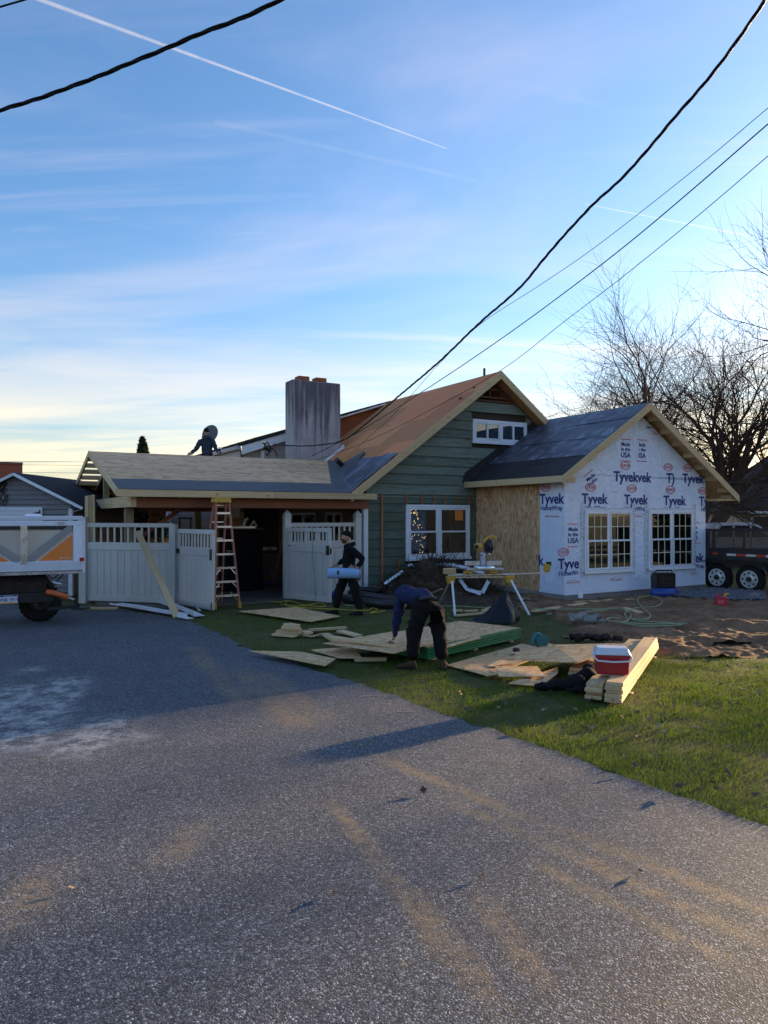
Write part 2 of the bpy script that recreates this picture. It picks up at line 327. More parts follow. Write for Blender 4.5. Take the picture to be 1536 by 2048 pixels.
# ------------------------------------------------------------ special materials of the setting
def asphalt():
    m, nt, p = newmat('asphalt'); v = coords(nt, (1, 1, 1), False)
    vo = nt.nodes.new('ShaderNodeTexVoronoi'); vo.inputs['Scale'].default_value = 78; nt.links.new(v, vo.inputs[0])
    v2 = nt.nodes.new('ShaderNodeTexVoronoi'); v2.inputs['Scale'].default_value = 150; nt.links.new(v, v2.inputs[0])
    s1 = nt.nodes.new('ShaderNodeSeparateColor'); nt.links.new(vo.outputs['Color'], s1.inputs[0]); s2 = nt.nodes.new('ShaderNodeSeparateColor'); nt.links.new(v2.outputs['Color'], s2.inputs[0])
    c1 = ramp(nt, s1.outputs[0], [(0, (.030, .033, .038)), (.40, (.068, .074, .086)), (.75, (.145, .154, .172)), (1, (.32, .33, .35))])
    c2 = ramp(nt, s2.outputs[0], [(0, (.028, .031, .036)), (.5, (.082, .088, .102)), (1, (.23, .24, .26))])
    c = mixc(nt, mth(nt, 'GREATER_THAN', s1.outputs[1], .45), c1, c2)
    edge = mrange(nt, vo.outputs['Distance'], .0, .5); c = mixc(nt, mrange(nt, vo.outputs['Distance'], .38, .62, 0, .55), c, (.018, .019, .022))
    lg = mth(nt, 'ADD', mth(nt, 'MULTIPLY', noise(nt, v, .55, 5, .6), .6), mth(nt, 'MULTIPLY', noise(nt, v, 2.6, 5, .7), .4)); c = mixc(nt, 1.0, c, ramp(nt, lg, [(.3, (.78, .82, .88)), (.7, (1.42, 1.44, 1.46))]), 'MULTIPLY')
    sep = nt.nodes.new('ShaderNodeSeparateXYZ'); nt.links.new(v, sep.inputs[0]); X, Y = sep.outputs[0], sep.outputs[1]
    wob = mth(nt, 'SUBTRACT', noise(nt, v, 1.1, 4, .6), .5)
    def seg(p0, p1, w, soft):     # soft band along a line on the ground
        (x0, y0, _), (x1, y1, _) = p0, p1; dx, dy = x1 - x0, y1 - y0; Ln = math.hypot(dx, dy); dx /= Ln; dy /= Ln
        a = mth(nt, 'ADD', mth(nt, 'MULTIPLY', mth(nt, 'SUBTRACT', X, x0), dx), mth(nt, 'MULTIPLY', mth(nt, 'SUBTRACT', Y, y0), dy))
        b = mth(nt, 'ADD', mth(nt, 'MULTIPLY', mth(nt, 'SUBTRACT', X, x0), -dy), mth(nt, 'MULTIPLY', mth(nt, 'SUBTRACT', Y, y0), dx))
        b = mth(nt, 'ABSOLUTE', mth(nt, 'ADD', b, mth(nt, 'MULTIPLY', wob, .22)))
        f = mrange(nt, b, w, w + soft, 1, 0); f = mth(nt, 'MULTIPLY', f, mrange(nt, a, 0, .5)); return mth(nt, 'MULTIPLY', f, mrange(nt, a, Ln - .6, Ln, 1, 0))
    fs = None
    for px in (((720, 1500), (1700, 1890), .012, .11), ((860, 1580), (1650, 1940), .015, .09), ((1010, 1700), (1600, 1990), .012, .08), ((640, 1590), (900, 1880), .015, .09), ((740, 1700), (1060, 2100), .02, .11), ((470, 1330), (620, 1470), .05, .25), ((520, 1340), (660, 1450), .03, .2), ((380, 1290), (500, 1420), .03, .2), ((10, 1900), (120, 1700), .03, .2), ((300, 1760), (430, 1620), .02, .16), ((940, 1760), (1130, 2048), .02, .1)):
        k = seg(g(*px[0]), g(*px[1]), px[2], px[3]); fs = k if fs is None else mth(nt, 'MAXIMUM', fs, k)
    grain = mrange(nt, noise(nt, v, 14, 5, .75), .34, .60); spots = mrange(nt, noise(nt, v, 2.3, 4, .6), .64, .72)
    fm = mth(nt, 'MULTIPLY', mth(nt, 'MAXIMUM', mth(nt, 'MULTIPLY', fs, mrange(nt, noise(nt, v, 1.3, 4, .65), .35, .6, .35, .95)), mth(nt, 'MULTIPLY', spots, .45)), grain, True)
    c = mixc(nt, mth(nt, 'MULTIPLY', fm, .8), c, (.27, .195, .105))
    pal = None                     # patches of sunlight painted into the colour as pale smears near the trailer
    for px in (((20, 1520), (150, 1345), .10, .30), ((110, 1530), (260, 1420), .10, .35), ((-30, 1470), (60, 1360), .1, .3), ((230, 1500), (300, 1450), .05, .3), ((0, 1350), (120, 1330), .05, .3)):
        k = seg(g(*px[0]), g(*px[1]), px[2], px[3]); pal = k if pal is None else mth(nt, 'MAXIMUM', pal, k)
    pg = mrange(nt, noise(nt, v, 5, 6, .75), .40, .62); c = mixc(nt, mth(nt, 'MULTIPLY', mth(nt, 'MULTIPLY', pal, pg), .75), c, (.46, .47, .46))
    nt.links.new(c, p.inputs['Base Color']); p.inputs['Roughness'].default_value = .75; p.inputs['Specular IOR Level'].default_value = .4
    h = mth(nt, 'ADD', mth(nt, 'MULTIPLY', edge, -.6), mth(nt, 'ADD', mth(nt, 'MULTIPLY', s2.outputs[1], .25), s1.outputs[1])); bump(nt, p, h, .8, .006); return m
def soil(name, a, b, c3, scale=3):
    m, nt, p = newmat(name); v = coords(nt, (1, 1, 1), False)
    c = ramp(nt, noise(nt, v, scale, 7, .7), [(.28, a), (.5, b), (.72, c3)])
    vo = nt.nodes.new('ShaderNodeTexVoronoi'); vo.inputs['Scale'].default_value = 28; nt.links.new(v, vo.inputs[0]); c = mixc(nt, mrange(nt, vo.outputs['Distance'], .0, .22, .45, 0), c, c3)
    nt.links.new(c, p.inputs['Base Color']); p.inputs['Roughness'].default_value = .95; p.inputs['Specular IOR Level'].default_value = .2; bump(nt, p, noise(nt, v, 22, 6, .75), .6, .02); return m
def tyvek():
    m, nt, p = newmat('house_wrap'); v = coords(nt, (1, 1, 1), False)
    nz = noise(nt, v, .9, 4, .6); c = ramp(nt, nz, [(.3, (.72, .78, .92)), (.7, (.78, .84, .97))]); nt.links.new(c, p.inputs['Base Color'])
    p.inputs['Roughness'].default_value = .38; p.inputs['Specular IOR Level'].default_value = .4
    vd = coords(nt, (2.2, 2.2, 1.1), False, (0, R(35), 0)); n1 = noise(nt, vd, 1.3, 5, .6, 2.2)
    rid = mth(nt, 'ABSOLUTE', mth(nt, 'SUBTRACT', n1, .5)); rid = mrange(nt, rid, 0, .07, 1, 0)
    h = mth(nt, 'ADD', mth(nt, 'MULTIPLY', rid, .6), noise(nt, v, 5, 4, .6, .8)); bump(nt, p, h, .55, .03); return m
def printed_felt():
    m, nt, p = newmat('printed_underlayment'); v = coords(nt, (1, 1, 1), True)
    base = ramp(nt, noise(nt, v, 2, 5, .6), [(.3, (.040, .042, .060)), (.7, (.075, .078, .105))])
    # rows of pale scribbled print
    br = nt.nodes.new('ShaderNodeTexBrick'); br.inputs['Scale'].default_value = 1.0; br.inputs['Brick Width'].default_value = 1.25; br.inputs['Row Height'].default_value = .46; br.inputs['Mortar Size'].default_value = .15; br.inputs['Mortar Smooth'].default_value = 1.0; br.offset = .4
    nt.links.new(v, br.inputs[0]); inside = mth(nt, 'SUBTRACT', 1.0, br.outputs['Fac'])
    vs = coords(nt, (11, 26, 1), True); scr = noise(nt, vs, 1.0, 3, .6, 2.0); scr = mrange(nt, mth(nt, 'ABSOLUTE', mth(nt, 'SUBTRACT', scr, .5)), .015, .05, 1, 0)
    c = mixc(nt, mth(nt, 'MULTIPLY', mth(nt, 'MULTIPLY', mth(nt, 'MULTIPLY', inside, scr), mrange(nt, noise(nt, v, 1.7, 2), .42, .58)), .7), base, (.48, .50, .62))
    nt.links.new(c, p.inputs['Base Color']); p.inputs['Roughness'].default_value = .45
    vw = coords(nt, (1.2, 4, 1), True); bump(nt, p, noise(nt, vw, 2.2, 4, .55, 1.2), .7, .03); return m
def tape_mat():
    m, nt, p = newmat('flashing_tape'); v = coords(nt, (1, 1, 1), False)
    vo = nt.nodes.new('ShaderNodeTexVoronoi'); vo.inputs['Scale'].default_value = 17; nt.links.new(v, vo.inputs[0])
    c = ramp(nt, vo.outputs['Distance'], [(.15, (.16, .17, .20)), (.3, (.52, .54, .60)), (.6, (.60, .62, .68))]); nt.links.new(c, p.inputs['Base Color']); p.inputs['Roughness'].default_value = .4; return m
def stucco():
    m, nt, p = newmat('chimney_stucco'); v = coords(nt, (1, 1, 1), False); vs = coords(nt, (7, 7, .35), False)
    base = ramp(nt, noise(nt, v, 3, 5, .6), [(.3, (.34, .31, .32)), (.7, (.46, .42, .42))])
    st = noise(nt, vs, 1.1, 6, .7, .3); sep = nt.nodes.new('ShaderNodeSeparateXYZ'); nt.links.new(v, sep.inputs[0])
    top = mrange(nt, sep.outputs[2], 4.0, 6.3, .0, .26)
    c = mixc(nt, mrange(nt, mth(nt, 'ADD', st, top), .54, .78, 0, .88), base, (.075, .072, .098))
    nt.links.new(c, p.inputs['Base Color']); p.inputs['Roughness'].default_value = .9; bump(nt, p, noise(nt, v, 40, 5, .7), .5, .01); return m
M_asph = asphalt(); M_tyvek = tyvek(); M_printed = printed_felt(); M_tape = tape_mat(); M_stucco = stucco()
M_turf = soil('turf_soil', (.060, .055, .024), (.085, .080, .032), (.12, .105, .050), 2.2)
M_dirt = soil('bare_dirt', (.11, .056, .030), (.20, .112, .060), (.29, .185, .11), 1.6)
M_mulch = soil('brush_soil', (.035, .026, .018), (.075, .052, .036), (.15, .105, .07), 4)
M_slab = simple('porch_slab_concrete', (.13, .11, .095), .85, var=.3, scale=1.2, bmp=.3, dirt=((.06, .05, .04), .55))
M_gravel = simple('gravel', (.22, .225, .25), .85, var=.35, scale=3, rnd=.3)
M_navy = simple('navy_print', (.045, .055, .20), .5, var=.05)
M_redp = simple('red_print', (.62, .10, .12), .5, var=.05)

# ------------------------------------------------------------ ground
def ngon_sheet(name, pts, mat, z, jit=0.0, step=.25, seed=1):
    rng = random.Random(seed); out = []
    for i, p in enumerate(pts):
        q = pts[(i + 1) % len(pts)]; p, q = Vector((p[0], p[1])), Vector((q[0], q[1])); L = (q - p).length; n = max(1, min(60, int(L / step))) if jit and L < 15 else 1
        for k in range(n):
            w = p.lerp(q, k / n); nn = Vector((-(q - p).y, (q - p).x)).normalized(); w = w + nn * rng.gauss(0, jit) if k else w
            out.append((w.x, w.y, z))
    me = bpy.data.meshes.new(name); me.from_pydata(out, [], [tuple(range(len(out)))]); me.update()
    bm = bmesh.new(); bm.from_mesh(me); bmesh.ops.triangulate(bm, faces=bm.faces); bmesh.ops.recalc_face_normals(bm, faces=bm.faces)
    for f in bm.faces:
        if f.normal.z < 0: f.normal_flip()
    bm.to_mesh(me); bm.free(); me.materials.append(mat); o = link(name, me); tag(o, kind='structure'); return o
MB().add([(-3000, -3000, -.02), (3000, -3000, -.02), (3000, 3000, -.02), (-3000, 3000, -.02)], [(0, 1, 2, 3)]).build('ground', M_turf); tag(bpy.data.objects['ground'], kind='structure')
DRIVE = [(g(*q).x, g(*q).y) for q in ((0, 1209), (130, 1214), (230, 1219), (310, 1228), (380, 1241), (440, 1268), (505, 1300), (580, 1322), (650, 1345), (760, 1381), (900, 1431), (1000, 1464), (1100, 1498), (1300, 1571), (1536, 1652))] + [(4.6, .9), (7.5, -3), (11, -9), (-26, -9), (-26, 17.4)]
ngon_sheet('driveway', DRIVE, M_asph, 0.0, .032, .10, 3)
slab = MB().hexa([hw(-9.9, 3.3, -.3), hw(-3.5, 3.3, -.3), hw(-3.5, 12, -.3), hw(-9.9, 12, -.3), hw(-9.9, 3.3, .02), hw(-3.5, 3.3, .02), hw(-3.5, 12, .02), hw(-9.9, 12, .02)]).build('porch_floor', M_slab); tag(slab, kind='structure')
def vnoise(x, y, s, seed=0):      # smooth lattice noise, numpy
    x = np.asarray(x) / s; y = np.asarray(y) / s; xi = np.floor(x).astype(int); yi = np.floor(y).astype(int); fx = x - xi; fy = y - yi
    fx = fx * fx * (3 - 2 * fx); fy = fy * fy * (3 - 2 * fy)
    def h(i, j):
        n = (i * 374761393 + j * 668265263 + seed * 1442695041) & 0x7fffffff; n = ((n ^ (n >> 13)) * 1274126177) & 0x7fffffff
        return ((n ^ (n >> 16)) & 0xffff) / 65535.0
    return (h(xi, yi) * (1 - fx) + h(xi + 1, yi) * fx) * (1 - fy) + (h(xi, yi + 1) * (1 - fx) + h(xi + 1, yi + 1) * fx) * fy
def inpoly(x, y, poly):
    c = np.zeros(len(x), bool); n = len(poly)
    for i in range(n):
        x0, y0 = poly[i]; x1, y1 = poly[(i + 1) % n]
        if y0 == y1: continue
        c ^= ((y0 > y) != (y1 > y)) & (x < (x1 - x0) * (y - y0) / (y1 - y0) + x0)
    return c
def pdist(x, y, poly):            # signed: positive inside
    d = np.full(len(x), 1e9); n = len(poly)
    for i in range(n):
        x0, y0 = poly[i]; x1, y1 = poly[(i + 1) % n]; dx, dy = x1 - x0, y1 - y0; L2 = dx * dx + dy * dy + 1e-9
        t = np.clip(((x - x0) * dx + (y - y0) * dy) / L2, 0, 1); d = np.minimum(d, np.hypot(x - x0 - t * dx, y - y0 - t * dy))
    return np.where(inpoly(x, y, poly), d, -d)
P2 = lambda qs: [(g(*q).x, g(*q).y) for q in qs]
DIRT = P2(((1010, 1196), (1040, 1212), (1130, 1228), (1165, 1252), (1200, 1278), (1290, 1298), (1370, 1310), (1460, 1314), (1600, 1314), (1720, 1260), (1700, 1188), (1420, 1184), (1300, 1180), (1129, 1196), (1060, 1186)))
BED = P2(((690, 1196), (760, 1212), (900, 1206), (1040, 1208), (1130, 1204), (1100, 1180), (1000, 1160), (850, 1165), (735, 1180)))
def mound(name, poly, res, hgt, mat, rough, seed, edge=.5):
    xs = [p[0] for p in poly]; ys = [p[1] for p in poly]; X, Y = np.meshgrid(np.arange(min(xs), max(xs), res), np.arange(min(ys), max(ys), res)); x, y = X.ravel(), Y.ravel()
    d = pdist(x, y, poly) + (vnoise(x, y, .6, seed) - .5) * .7
    z = np.clip(d / edge, -1, 1); z = np.where(z > 0, z ** .8, z) * hgt * .6
    z = z + np.where(d > -.1, 1, 0) * ((vnoise(x, y, .9, seed + 1) - .45) * hgt + (vnoise(x, y, .33, seed + 2) - .5) * rough + (vnoise(x, y, .13, seed + 3) - .5) * rough * .8 + (vnoise(x, y, .06, seed + 4) - .5) * rough * .5)
    z = np.where(d > 0, np.maximum(z, .004), z); z = np.where(d < -.35, -.07, z); ny, nx = X.shape; keep = d > -.5
    idx = np.arange(nx * ny).reshape(ny, nx); q = np.stack([idx[:-1, :-1].ravel(), idx[:-1, 1:].ravel(), idx[1:, 1:].ravel(), idx[1:, :-1].ravel()], 1); q = q[keep[q].all(1)]
    me = bpy.data.meshes.new(name); me.from_pydata(np.stack([x, y, z], 1).tolist(), [], q.tolist()); me.update(); me.materials.append(mat); me.polygons.foreach_set('use_smooth', [True] * len(me.polygons))
    o = link(name, me); tag(o, kind='structure'); return o
mound('dirt_patch', DIRT, .045, .06, M_dirt, .085, 5)
mound('dirt_heap', P2(((1370, 1276), (1440, 1290), (1560, 1292), (1640, 1262), (1560, 1238), (1430, 1240))), .05, .20, M_dirt, .07, 21, .9)
mound('dirt_bed', BED, .06, .06, M_mulch, .08, 11)

# ------------------------------------------------------------ windows
def window(parent, a0, a1, z0, z1, b, mat, units=2, sashes=2, grille=None, fw=.085, depth=.07, glassm=None, vert=False, sill=True, label=None):
    """twin window in the wall plane b (local coordinates), facing -b"""
    f = MB(); e = fw
    f.box(a0, a1, b - depth, b + .05, z1 - e, z1); f.box(a0, a1, b - depth, b + .05, z0, z0 + e)
    w = (a1 - a0 - e) / units
    for k in range(units + 1): f.box(a0 + k * w, a0 + k * w + e, b - depth + .004, b + .05, z0 + e, z1 - e)
    if sill: f.box(a0 - .03, a1 + .03, b - depth - .035, b - depth + .003, z0 - .04, z0 + .035)
    fr = f.build('window', mat, parent, bevel=.006)
    if label: tag(fr, label)
    for k in range(units):
        x0, x1 = a0 + k * w + e, a0 + (k + 1) * w
        if vert:
            rows = [(z0 + e, z1 - e, x0, (x0 + x1) / 2 + .02, .0), (z0 + e, z1 - e, (x0 + x1) / 2 - .02, x1, .02)]
        else:
            zm = (z0 + z1) / 2; rows = [(z0 + e, zm + .02, x0, x1, .02), (zm - .02, z1 - e, x0, x1, .0)] if sashes == 2 else [(z0 + e, z1 - e, x0, x1, 0)]
        for (y0, y1, c0, c1, off) in rows:
            s = MB(); t = .042; bb = b - .02 - off
            s.box(c0, c1, bb - .02, bb + .015, y1 - t, y1); s.box(c0, c1, bb - .02, bb + .015, y0, y0 + t)
            s.box(c0, c0 + t, bb - .018, bb + .013, y0 + t, y1 - t); s.box(c1 - t, c1, bb - .018, bb + .013, y0 + t, y1 - t); s.build('sash', mat, fr)
            gm = MB().box(c0 + t, c1 - t, bb - .003, bb + .003, y0 + t, y1 - t); gm.build('pane', glassm or M_glass, fr)
            if grille:
                m2 = MB(); nc, nr = grille
                for i in range(1, nc): xx = c0 + t + (c1 - c0 - 2 * t) * i / nc; m2.box(xx - .009, xx + .009, bb - .012, bb - .0035, y0 + t, y1 - t)
                for i in range(1, nr): zz = y0 + t + (y1 - y0 - 2 * t) * i / nr; m2.box(c0 + t, c1 - t, bb - .0115, bb - .004, zz - .009, zz + .009)
                m2.build('grille', M_grille, fr)
    return fr
M_grille = simple('cream_grille', (.72, .66, .50), .4, var=.05)

# ------------------------------------------------------------ the green house
GB = 3.6; GA0, GAP, GZP, GS = -3.52, .62, 6.15, .745
house = thing('green_house', 'old green sided house with bare plywood roof, tall chimney and gable facing the yard', 'house', C0, TH)
gz = lambda a: GZP - GS * abs(a - GAP)
WA0, WZ1 = onB(810, 1009, GB); WA1 = onB(937, 1113, GB)[0]; WZ0 = onB(810, 1119, GB)[1]
UA0, UZ1 = onB(943, 838, GB); UA1 = onB(1051, 885, GB)[0]; UZ0 = onB(943, 884, GB)[1]
def wallpiece(pts, mat=M_inside, name='wall', b0=GB + .03, b1=GB + .16):
    return MB().prism([(a, b0, z) for a, z in pts], (0, b1 - b0, 0)).build(name, mat, house)
T = .2
wallpiece([(GA0, .05), (WA0, .05), (WA0, gz(WA0) - T), (GA0, gz(GA0) - T)])
wallpiece([(WA0, .05), (WA1, .05), (WA1, WZ0 + .04), (WA0, WZ0 + .04)])
wallpiece([(WA0, WZ1 - .04), (WA1, WZ1 - .04), (WA1, gz(WA1) - T - .5), (WA0, gz(WA0) - T)])
wallpiece([(WA1, .05), (4.6, .05), (4.6, gz(4.6) - T), (3.0, gz(3.0) - T), (3.0, 4.15), (1.7, 5.2), (-.45, 5.2), (WA1, 4.9)])
MB().box(GA0, 0, GB + .01, GB + .2, -.1, .3).build('foundation', M_conc, house)
# lap siding, every board its own piece
z = .28; k = 0; rb = random.Random(4)
while z < 5.12:
    hgt = .236 if z < 2.5 else .262 + rb.uniform(-.02, .03); z1 = min(z + hgt, 5.32)
    up = z > 2.55
    def aL(zz): return max(GA0, GAP - (GZP - T - zz) / GS)
    def aR(zz): return min(4.6, GAP + (GZP - T - zz) / GS) if up else .03
    holes = [h for h in ((WA0 - .01, WA1 + .01, WZ0 - .03, WZ1), (UA0 - .01, UA1 + .01, UZ0 - .03, UZ1)) if h[2] < z1 - .03 and h[3] > z + .03]
    spans = [(aL(z), aL(z1 - .0), aR(z), aR(z1))]
    if holes:
        h = holes[0]; spans = [(aL(z), aL(z1), h[0], h[0]), (h[1], h[1], aR(z), aR(z1))]
    elif up and rb.random() < .6:
        c = rb.uniform(-2 if z < 3.6 else -.6, 1.4)
        if aL(z1) + .5 < c < aR(z1) - .5: spans = [(aL(z), aL(z1), c - .002, c - .002), (c + .002, c + .002, aR(z), aR(z1))]
    for (l0, l1, r0, r1) in spans:
        if r0 - l0 < .04: continue
        if r1 - l1 < .02: r1 = l1 + .02
        t0 = .046 if up else .038; dz = rb.uniform(-.006, .006) if up else 0; sag = rb.uniform(0, .016) if up else rb.uniform(0, .004)
        b0 = GB - t0; b1 = GB - .006
        MB().hexa([(l0, b0 - sag, z - .012 + dz), (r0, b0, z - .012 - dz), (r0, GB + .02, z - .012 - dz), (l0, GB + .02, z - .012 + dz), (l1, b1, z1 + .006), (r1, b1, z1 + .006), (r1, GB + .02, z1 + .006), (l1, GB + .02, z1 + .006)]).build('siding_board', M_green2 if up else M_green, house)
    z = z1; k += 1
# furring strips on the lower wall
for px, y0, y1 in ((762, 982, 1165), (811, 983, 1009), (842, 984, 1009), (866, 984, 1009), (888, 984, 1009), (912, 985, 1009), (936, 985, 1009), (795, 1118, 1150), (862, 1118, 1135)):
    a, zt = onB(px, y0, GB); zb = max(onB(px, y1, GB)[1], .12); wd = .035 if px < 900 else .028
    MB().box(a - wd, a + wd, GB - .072, GB - .03, zb, min(zt, 2.62)).build('furring_strip', M_furring, house)
MB().box(GA0 - .07, GA0 + .05, GB - .055, GB + .1, .1, 2.44).build('corner_board', M_white, house, bevel=.006)
MB().box(GA0 - .02, .03, GB - .05, GB - .03, 2.54, 2.585).build('drip_ledge', M_green2, house)
# attic opening under the peak
MB().prism([(-.5, GB + .9, 5.2), (1.75, GB + .9, 5.2), (.62, GB + .9, 6.05)], (0, .05, 0)).build('attic_backing', M_black, house)
for a0, a1, zz in ((-.05, 1.25, 5.66), (.02, 1.2, 5.43)): MB().box(a0, a1, GB + .0, GB + .06, zz, zz + .055).build('attic_stud', M_oldwood, house)
MB().box(.55, .6, GB + .07, GB + .11, 5.3, 6.0).build('attic_stud', M_oldwood, house)
MB().box(.95, .99, GB + .07, GB + .11, 5.3, 5.75).build('attic_stud', M_oldwood, house)
MB().box(-.55, 1.80, GB - .015, GB + .03, 5.325, 5.37).build('attic_sill', M_oldwood, house)
MB().beam((.75, GB - .04, 5.88), (2.4, GB - .04, 4.66), .05, .12).build('old_rake_board', M_oldwood, house)
# windows
window(house, WA0, WA1, WZ0, WZ1, GB - .03, M_white, 2, 2, None, .10, .05, M_glass, label='white twin double hung window with lights of a tree inside')
window(house, UA0, UA1, UZ0, UZ1, GB - .03, M_white, 2, 2, None, .085, .05, M_glass, vert=True, label='small white attic slider window under the peak')
# room behind the big window, with a lit tree and a curtain
rm = MB(); r0, r1 = WA0 - .4, WA1 + .5
rm.add([(r0, GB + 2.2, .1), (r1, GB + 2.2, .1), (r1, GB + 2.2, 2.5), (r0, GB + 2.2, 2.5)], [(0, 1, 2, 3)]); rm.add([(r0, GB + .17, .1), (r0, GB + 2.2, .1), (r0, GB + 2.2, 2.5), (r0, GB + .17, 2.5)], [(0, 1, 2, 3)])
rm.add([(r1, GB + .17, .1), (r1, GB + 2.2, .1), (r1, GB + 2.2, 2.5), (r1, GB + .17, 2.5)], [(3, 2, 1, 0)]); rm.add([(r0, GB + .17, 2.5), (r1, GB + .17, 2.5), (r1, GB + 2.2, 2.5), (r0, GB + 2.2, 2.5)], [(0, 1, 2, 3)]); rm.add([(r0, GB + .17, .1), (r1, GB + .17, .1), (r1, GB + 2.2, .1), (r0, GB + 2.2, .1)], [(3, 2, 1, 0)])
rm.build('room', simple('room_paint', (.20, .145, .10), .9, var=.1), house)
cu = MB(); aa = WA1 - .42; pts = [(aa + .012 * i, GB + .32 + .03 * math.sin(i * 1.3)) for i in range(30)]
for i in range(29): cu.add([(pts[i][0], pts[i][1], .6), (pts[i + 1][0], pts[i + 1][1], .6), (pts[i + 1][0], pts[i + 1][1], 2.4), (pts[i][0], pts[i][1], 2.4)], [(0, 1, 2, 3)], True)
cu.build('curtain', simple('curtain_cloth', (.42, .38, .36), .9, var=.1), house)
a, zz = onB(915, 1032, GB); MB().box(a - .14, a + .13, GB - .075, GB - .071, zz - .12, zz + .15).build('permit_notice', simple('orange_paper', (.85, .26, .06), .6, var=.05), house)
xt = thing('lit_tree', 'small indoor tree covered in warm lights behind the left sashes of the big window', 'tree', hw(WA0 + .72, GB + .75, .2), TH)
MB().tube([(0, 0, 0), (0, 0, 1.9)], [.04, .01], 6).build('trunk', M_oldwood, xt); rt = random.Random(3); bl = MB(); fo = MB()
for i in range(900):
    t = rt.random(); r = .66 * (1 - t) * rt.random() ** .4 + .02; an = rt.uniform(0, 6.283); p = Vector((math.cos(an) * r, math.sin(an) * r, .3 + 1.75 * t)); d = Vector((math.cos(an), math.sin(an), rt.uniform(-.4, .3))) * .09; q = d.orthogonal().normalized() * .03; fo.add([p - q, p + q, p + d], [(0, 1, 2)])
    if i % 6 == 0: q = Vector((math.cos(an) * (r + .06), math.sin(an) * (r + .06), p.z)); bl.lathe(q, [(.001, -.008), (.008, 0), (.001, .008)], 5)
tag(fo.build('needles', simple('indoor_needles', (.02, .035, .018), .8), xt), kind='stuff'); tag(bl.build('light_bulbs', emit('warm_bulb', (1.0, .62, .25), 2.4), xt), kind='stuff')
# interior backing of the attic window
MB().box(UA0 + .05, UA1 - .05, GB + .0, GB + .01, UZ0 + .05, UZ1 - .05).build('attic_room', M_inside, house)
# roof: decking, rake boards, plywood sheets
ns = Vector((-GS, 0, 1)).normalized(); sl = Vector((1, 0, GS)).normalized(); EA = -4.12; eave = Vector((EA, 0, gz(EA)))
B0 = 3.24; B1 = 9.8; RL = (GAP - EA) / sl.x
def slope_pt(s, b, off=0.0): return eave + sl * s + Vector((0, b, 0)) + ns * off
MB().hexa([slope_pt(0, B0, -.16), slope_pt(RL, B0, -.16), slope_pt(RL, 23, -.16), slope_pt(0, 23, -.16), slope_pt(0, B0, -.012), slope_pt(RL, B0, -.012), slope_pt(RL, 23, -.012), slope_pt(0, 23, -.012)]).build('roof', M_oldwood, house)
nr = Vector((GS, 0, 1)).normalized(); pr = lambda a, b, off: Vector((a, b, gz(a))) + nr * off
MB().hexa([pr(GAP, B0, -.16), pr(4.9, B0, -.16), pr(4.9, 23, -.16), pr(GAP, 23, -.16), pr(GAP, B0, .004), pr(4.9, B0, .004), pr(4.9, 23, .004), pr(GAP, 23, .004)]).build('roof', M_ply, house)
rg = random.Random(8); s = .02; row = 0
while s < RL - .05:
    s1 = min(s + 1.217, RL - .002); b = B0 - (1.22 if row % 2 else .3)
    while b < 11.0:
        q0, q1 = max(b, B0 + .003), min(b + 2.43, 11.0); b += 2.436
        if q1 - q0 < .1: continue
        h = rg.uniform(0, .003); MB().hexa([slope_pt(s, q0, -.008 + h), slope_pt(s1, q0, -.008 + h), slope_pt(s1, q1, -.008 + h), slope_pt(s, q1, -.008 + h), slope_pt(s, q0, .008 + h), slope_pt(s1, q0, .008 + h), slope_pt(s1, q1, .008 + h), slope_pt(s, q1, .008 + h)]).build('plywood_sheet', M_ply, house)
    s = s1 + .006; row += 1
def rake(a0, a1, f, par, name, b0, w, hgt, mat, top=.012):
    d = Vector((a1 - a0, 0, f(a1) - f(a0))).normalized(); n = Vector((-d.z, 0, d.x));
    if n.z < 0: n = -n
    p0, p1 = Vector((a0, b0, f(a0))) + n * (top - hgt / 2), Vector((a1, b0, f(a1))) + n * (top - hgt / 2)
    # plumb-cut ends
    v = Vector((0, 0, hgt / abs(n.z)))
    q = [Vector((a0, b0, f(a0))) + Vector((0, 0, top / n.z)) - v, Vector((a1, b0, f(a1))) + Vector((0, 0, top / n.z)) - v]
    return MB().hexa([q[0], q[1], q[1] + Vector((0, w, 0)), q[0] + Vector((0, w, 0)), q[0] + v, q[1] + v, q[1] + v + Vector((0, w, 0)), q[0] + v + Vector((0, w, 0))] if a1 > a0 else [q[1], q[0], q[0] + Vector((0, w, 0)), q[1] + Vector((0, w, 0)), q[1] + v, q[0] + v, q[0] + v + Vector((0, w, 0)), q[1] + v + Vector((0, w, 0))]).build(name, mat, par, bevel=.004)
rake(EA, GAP, gz, house, 'rake_board', B0 - .045, .042, .185, M_lumX)
rake(GAP + .001, 4.6, gz, house, 'rake_board', B0 - .045, .042, .185, M_lumX)
MB().beam((GAP, 4.0, GZP), (GAP, 4.0, GZP + .22), .05, .05).build('vent_pipe', M_black, house)
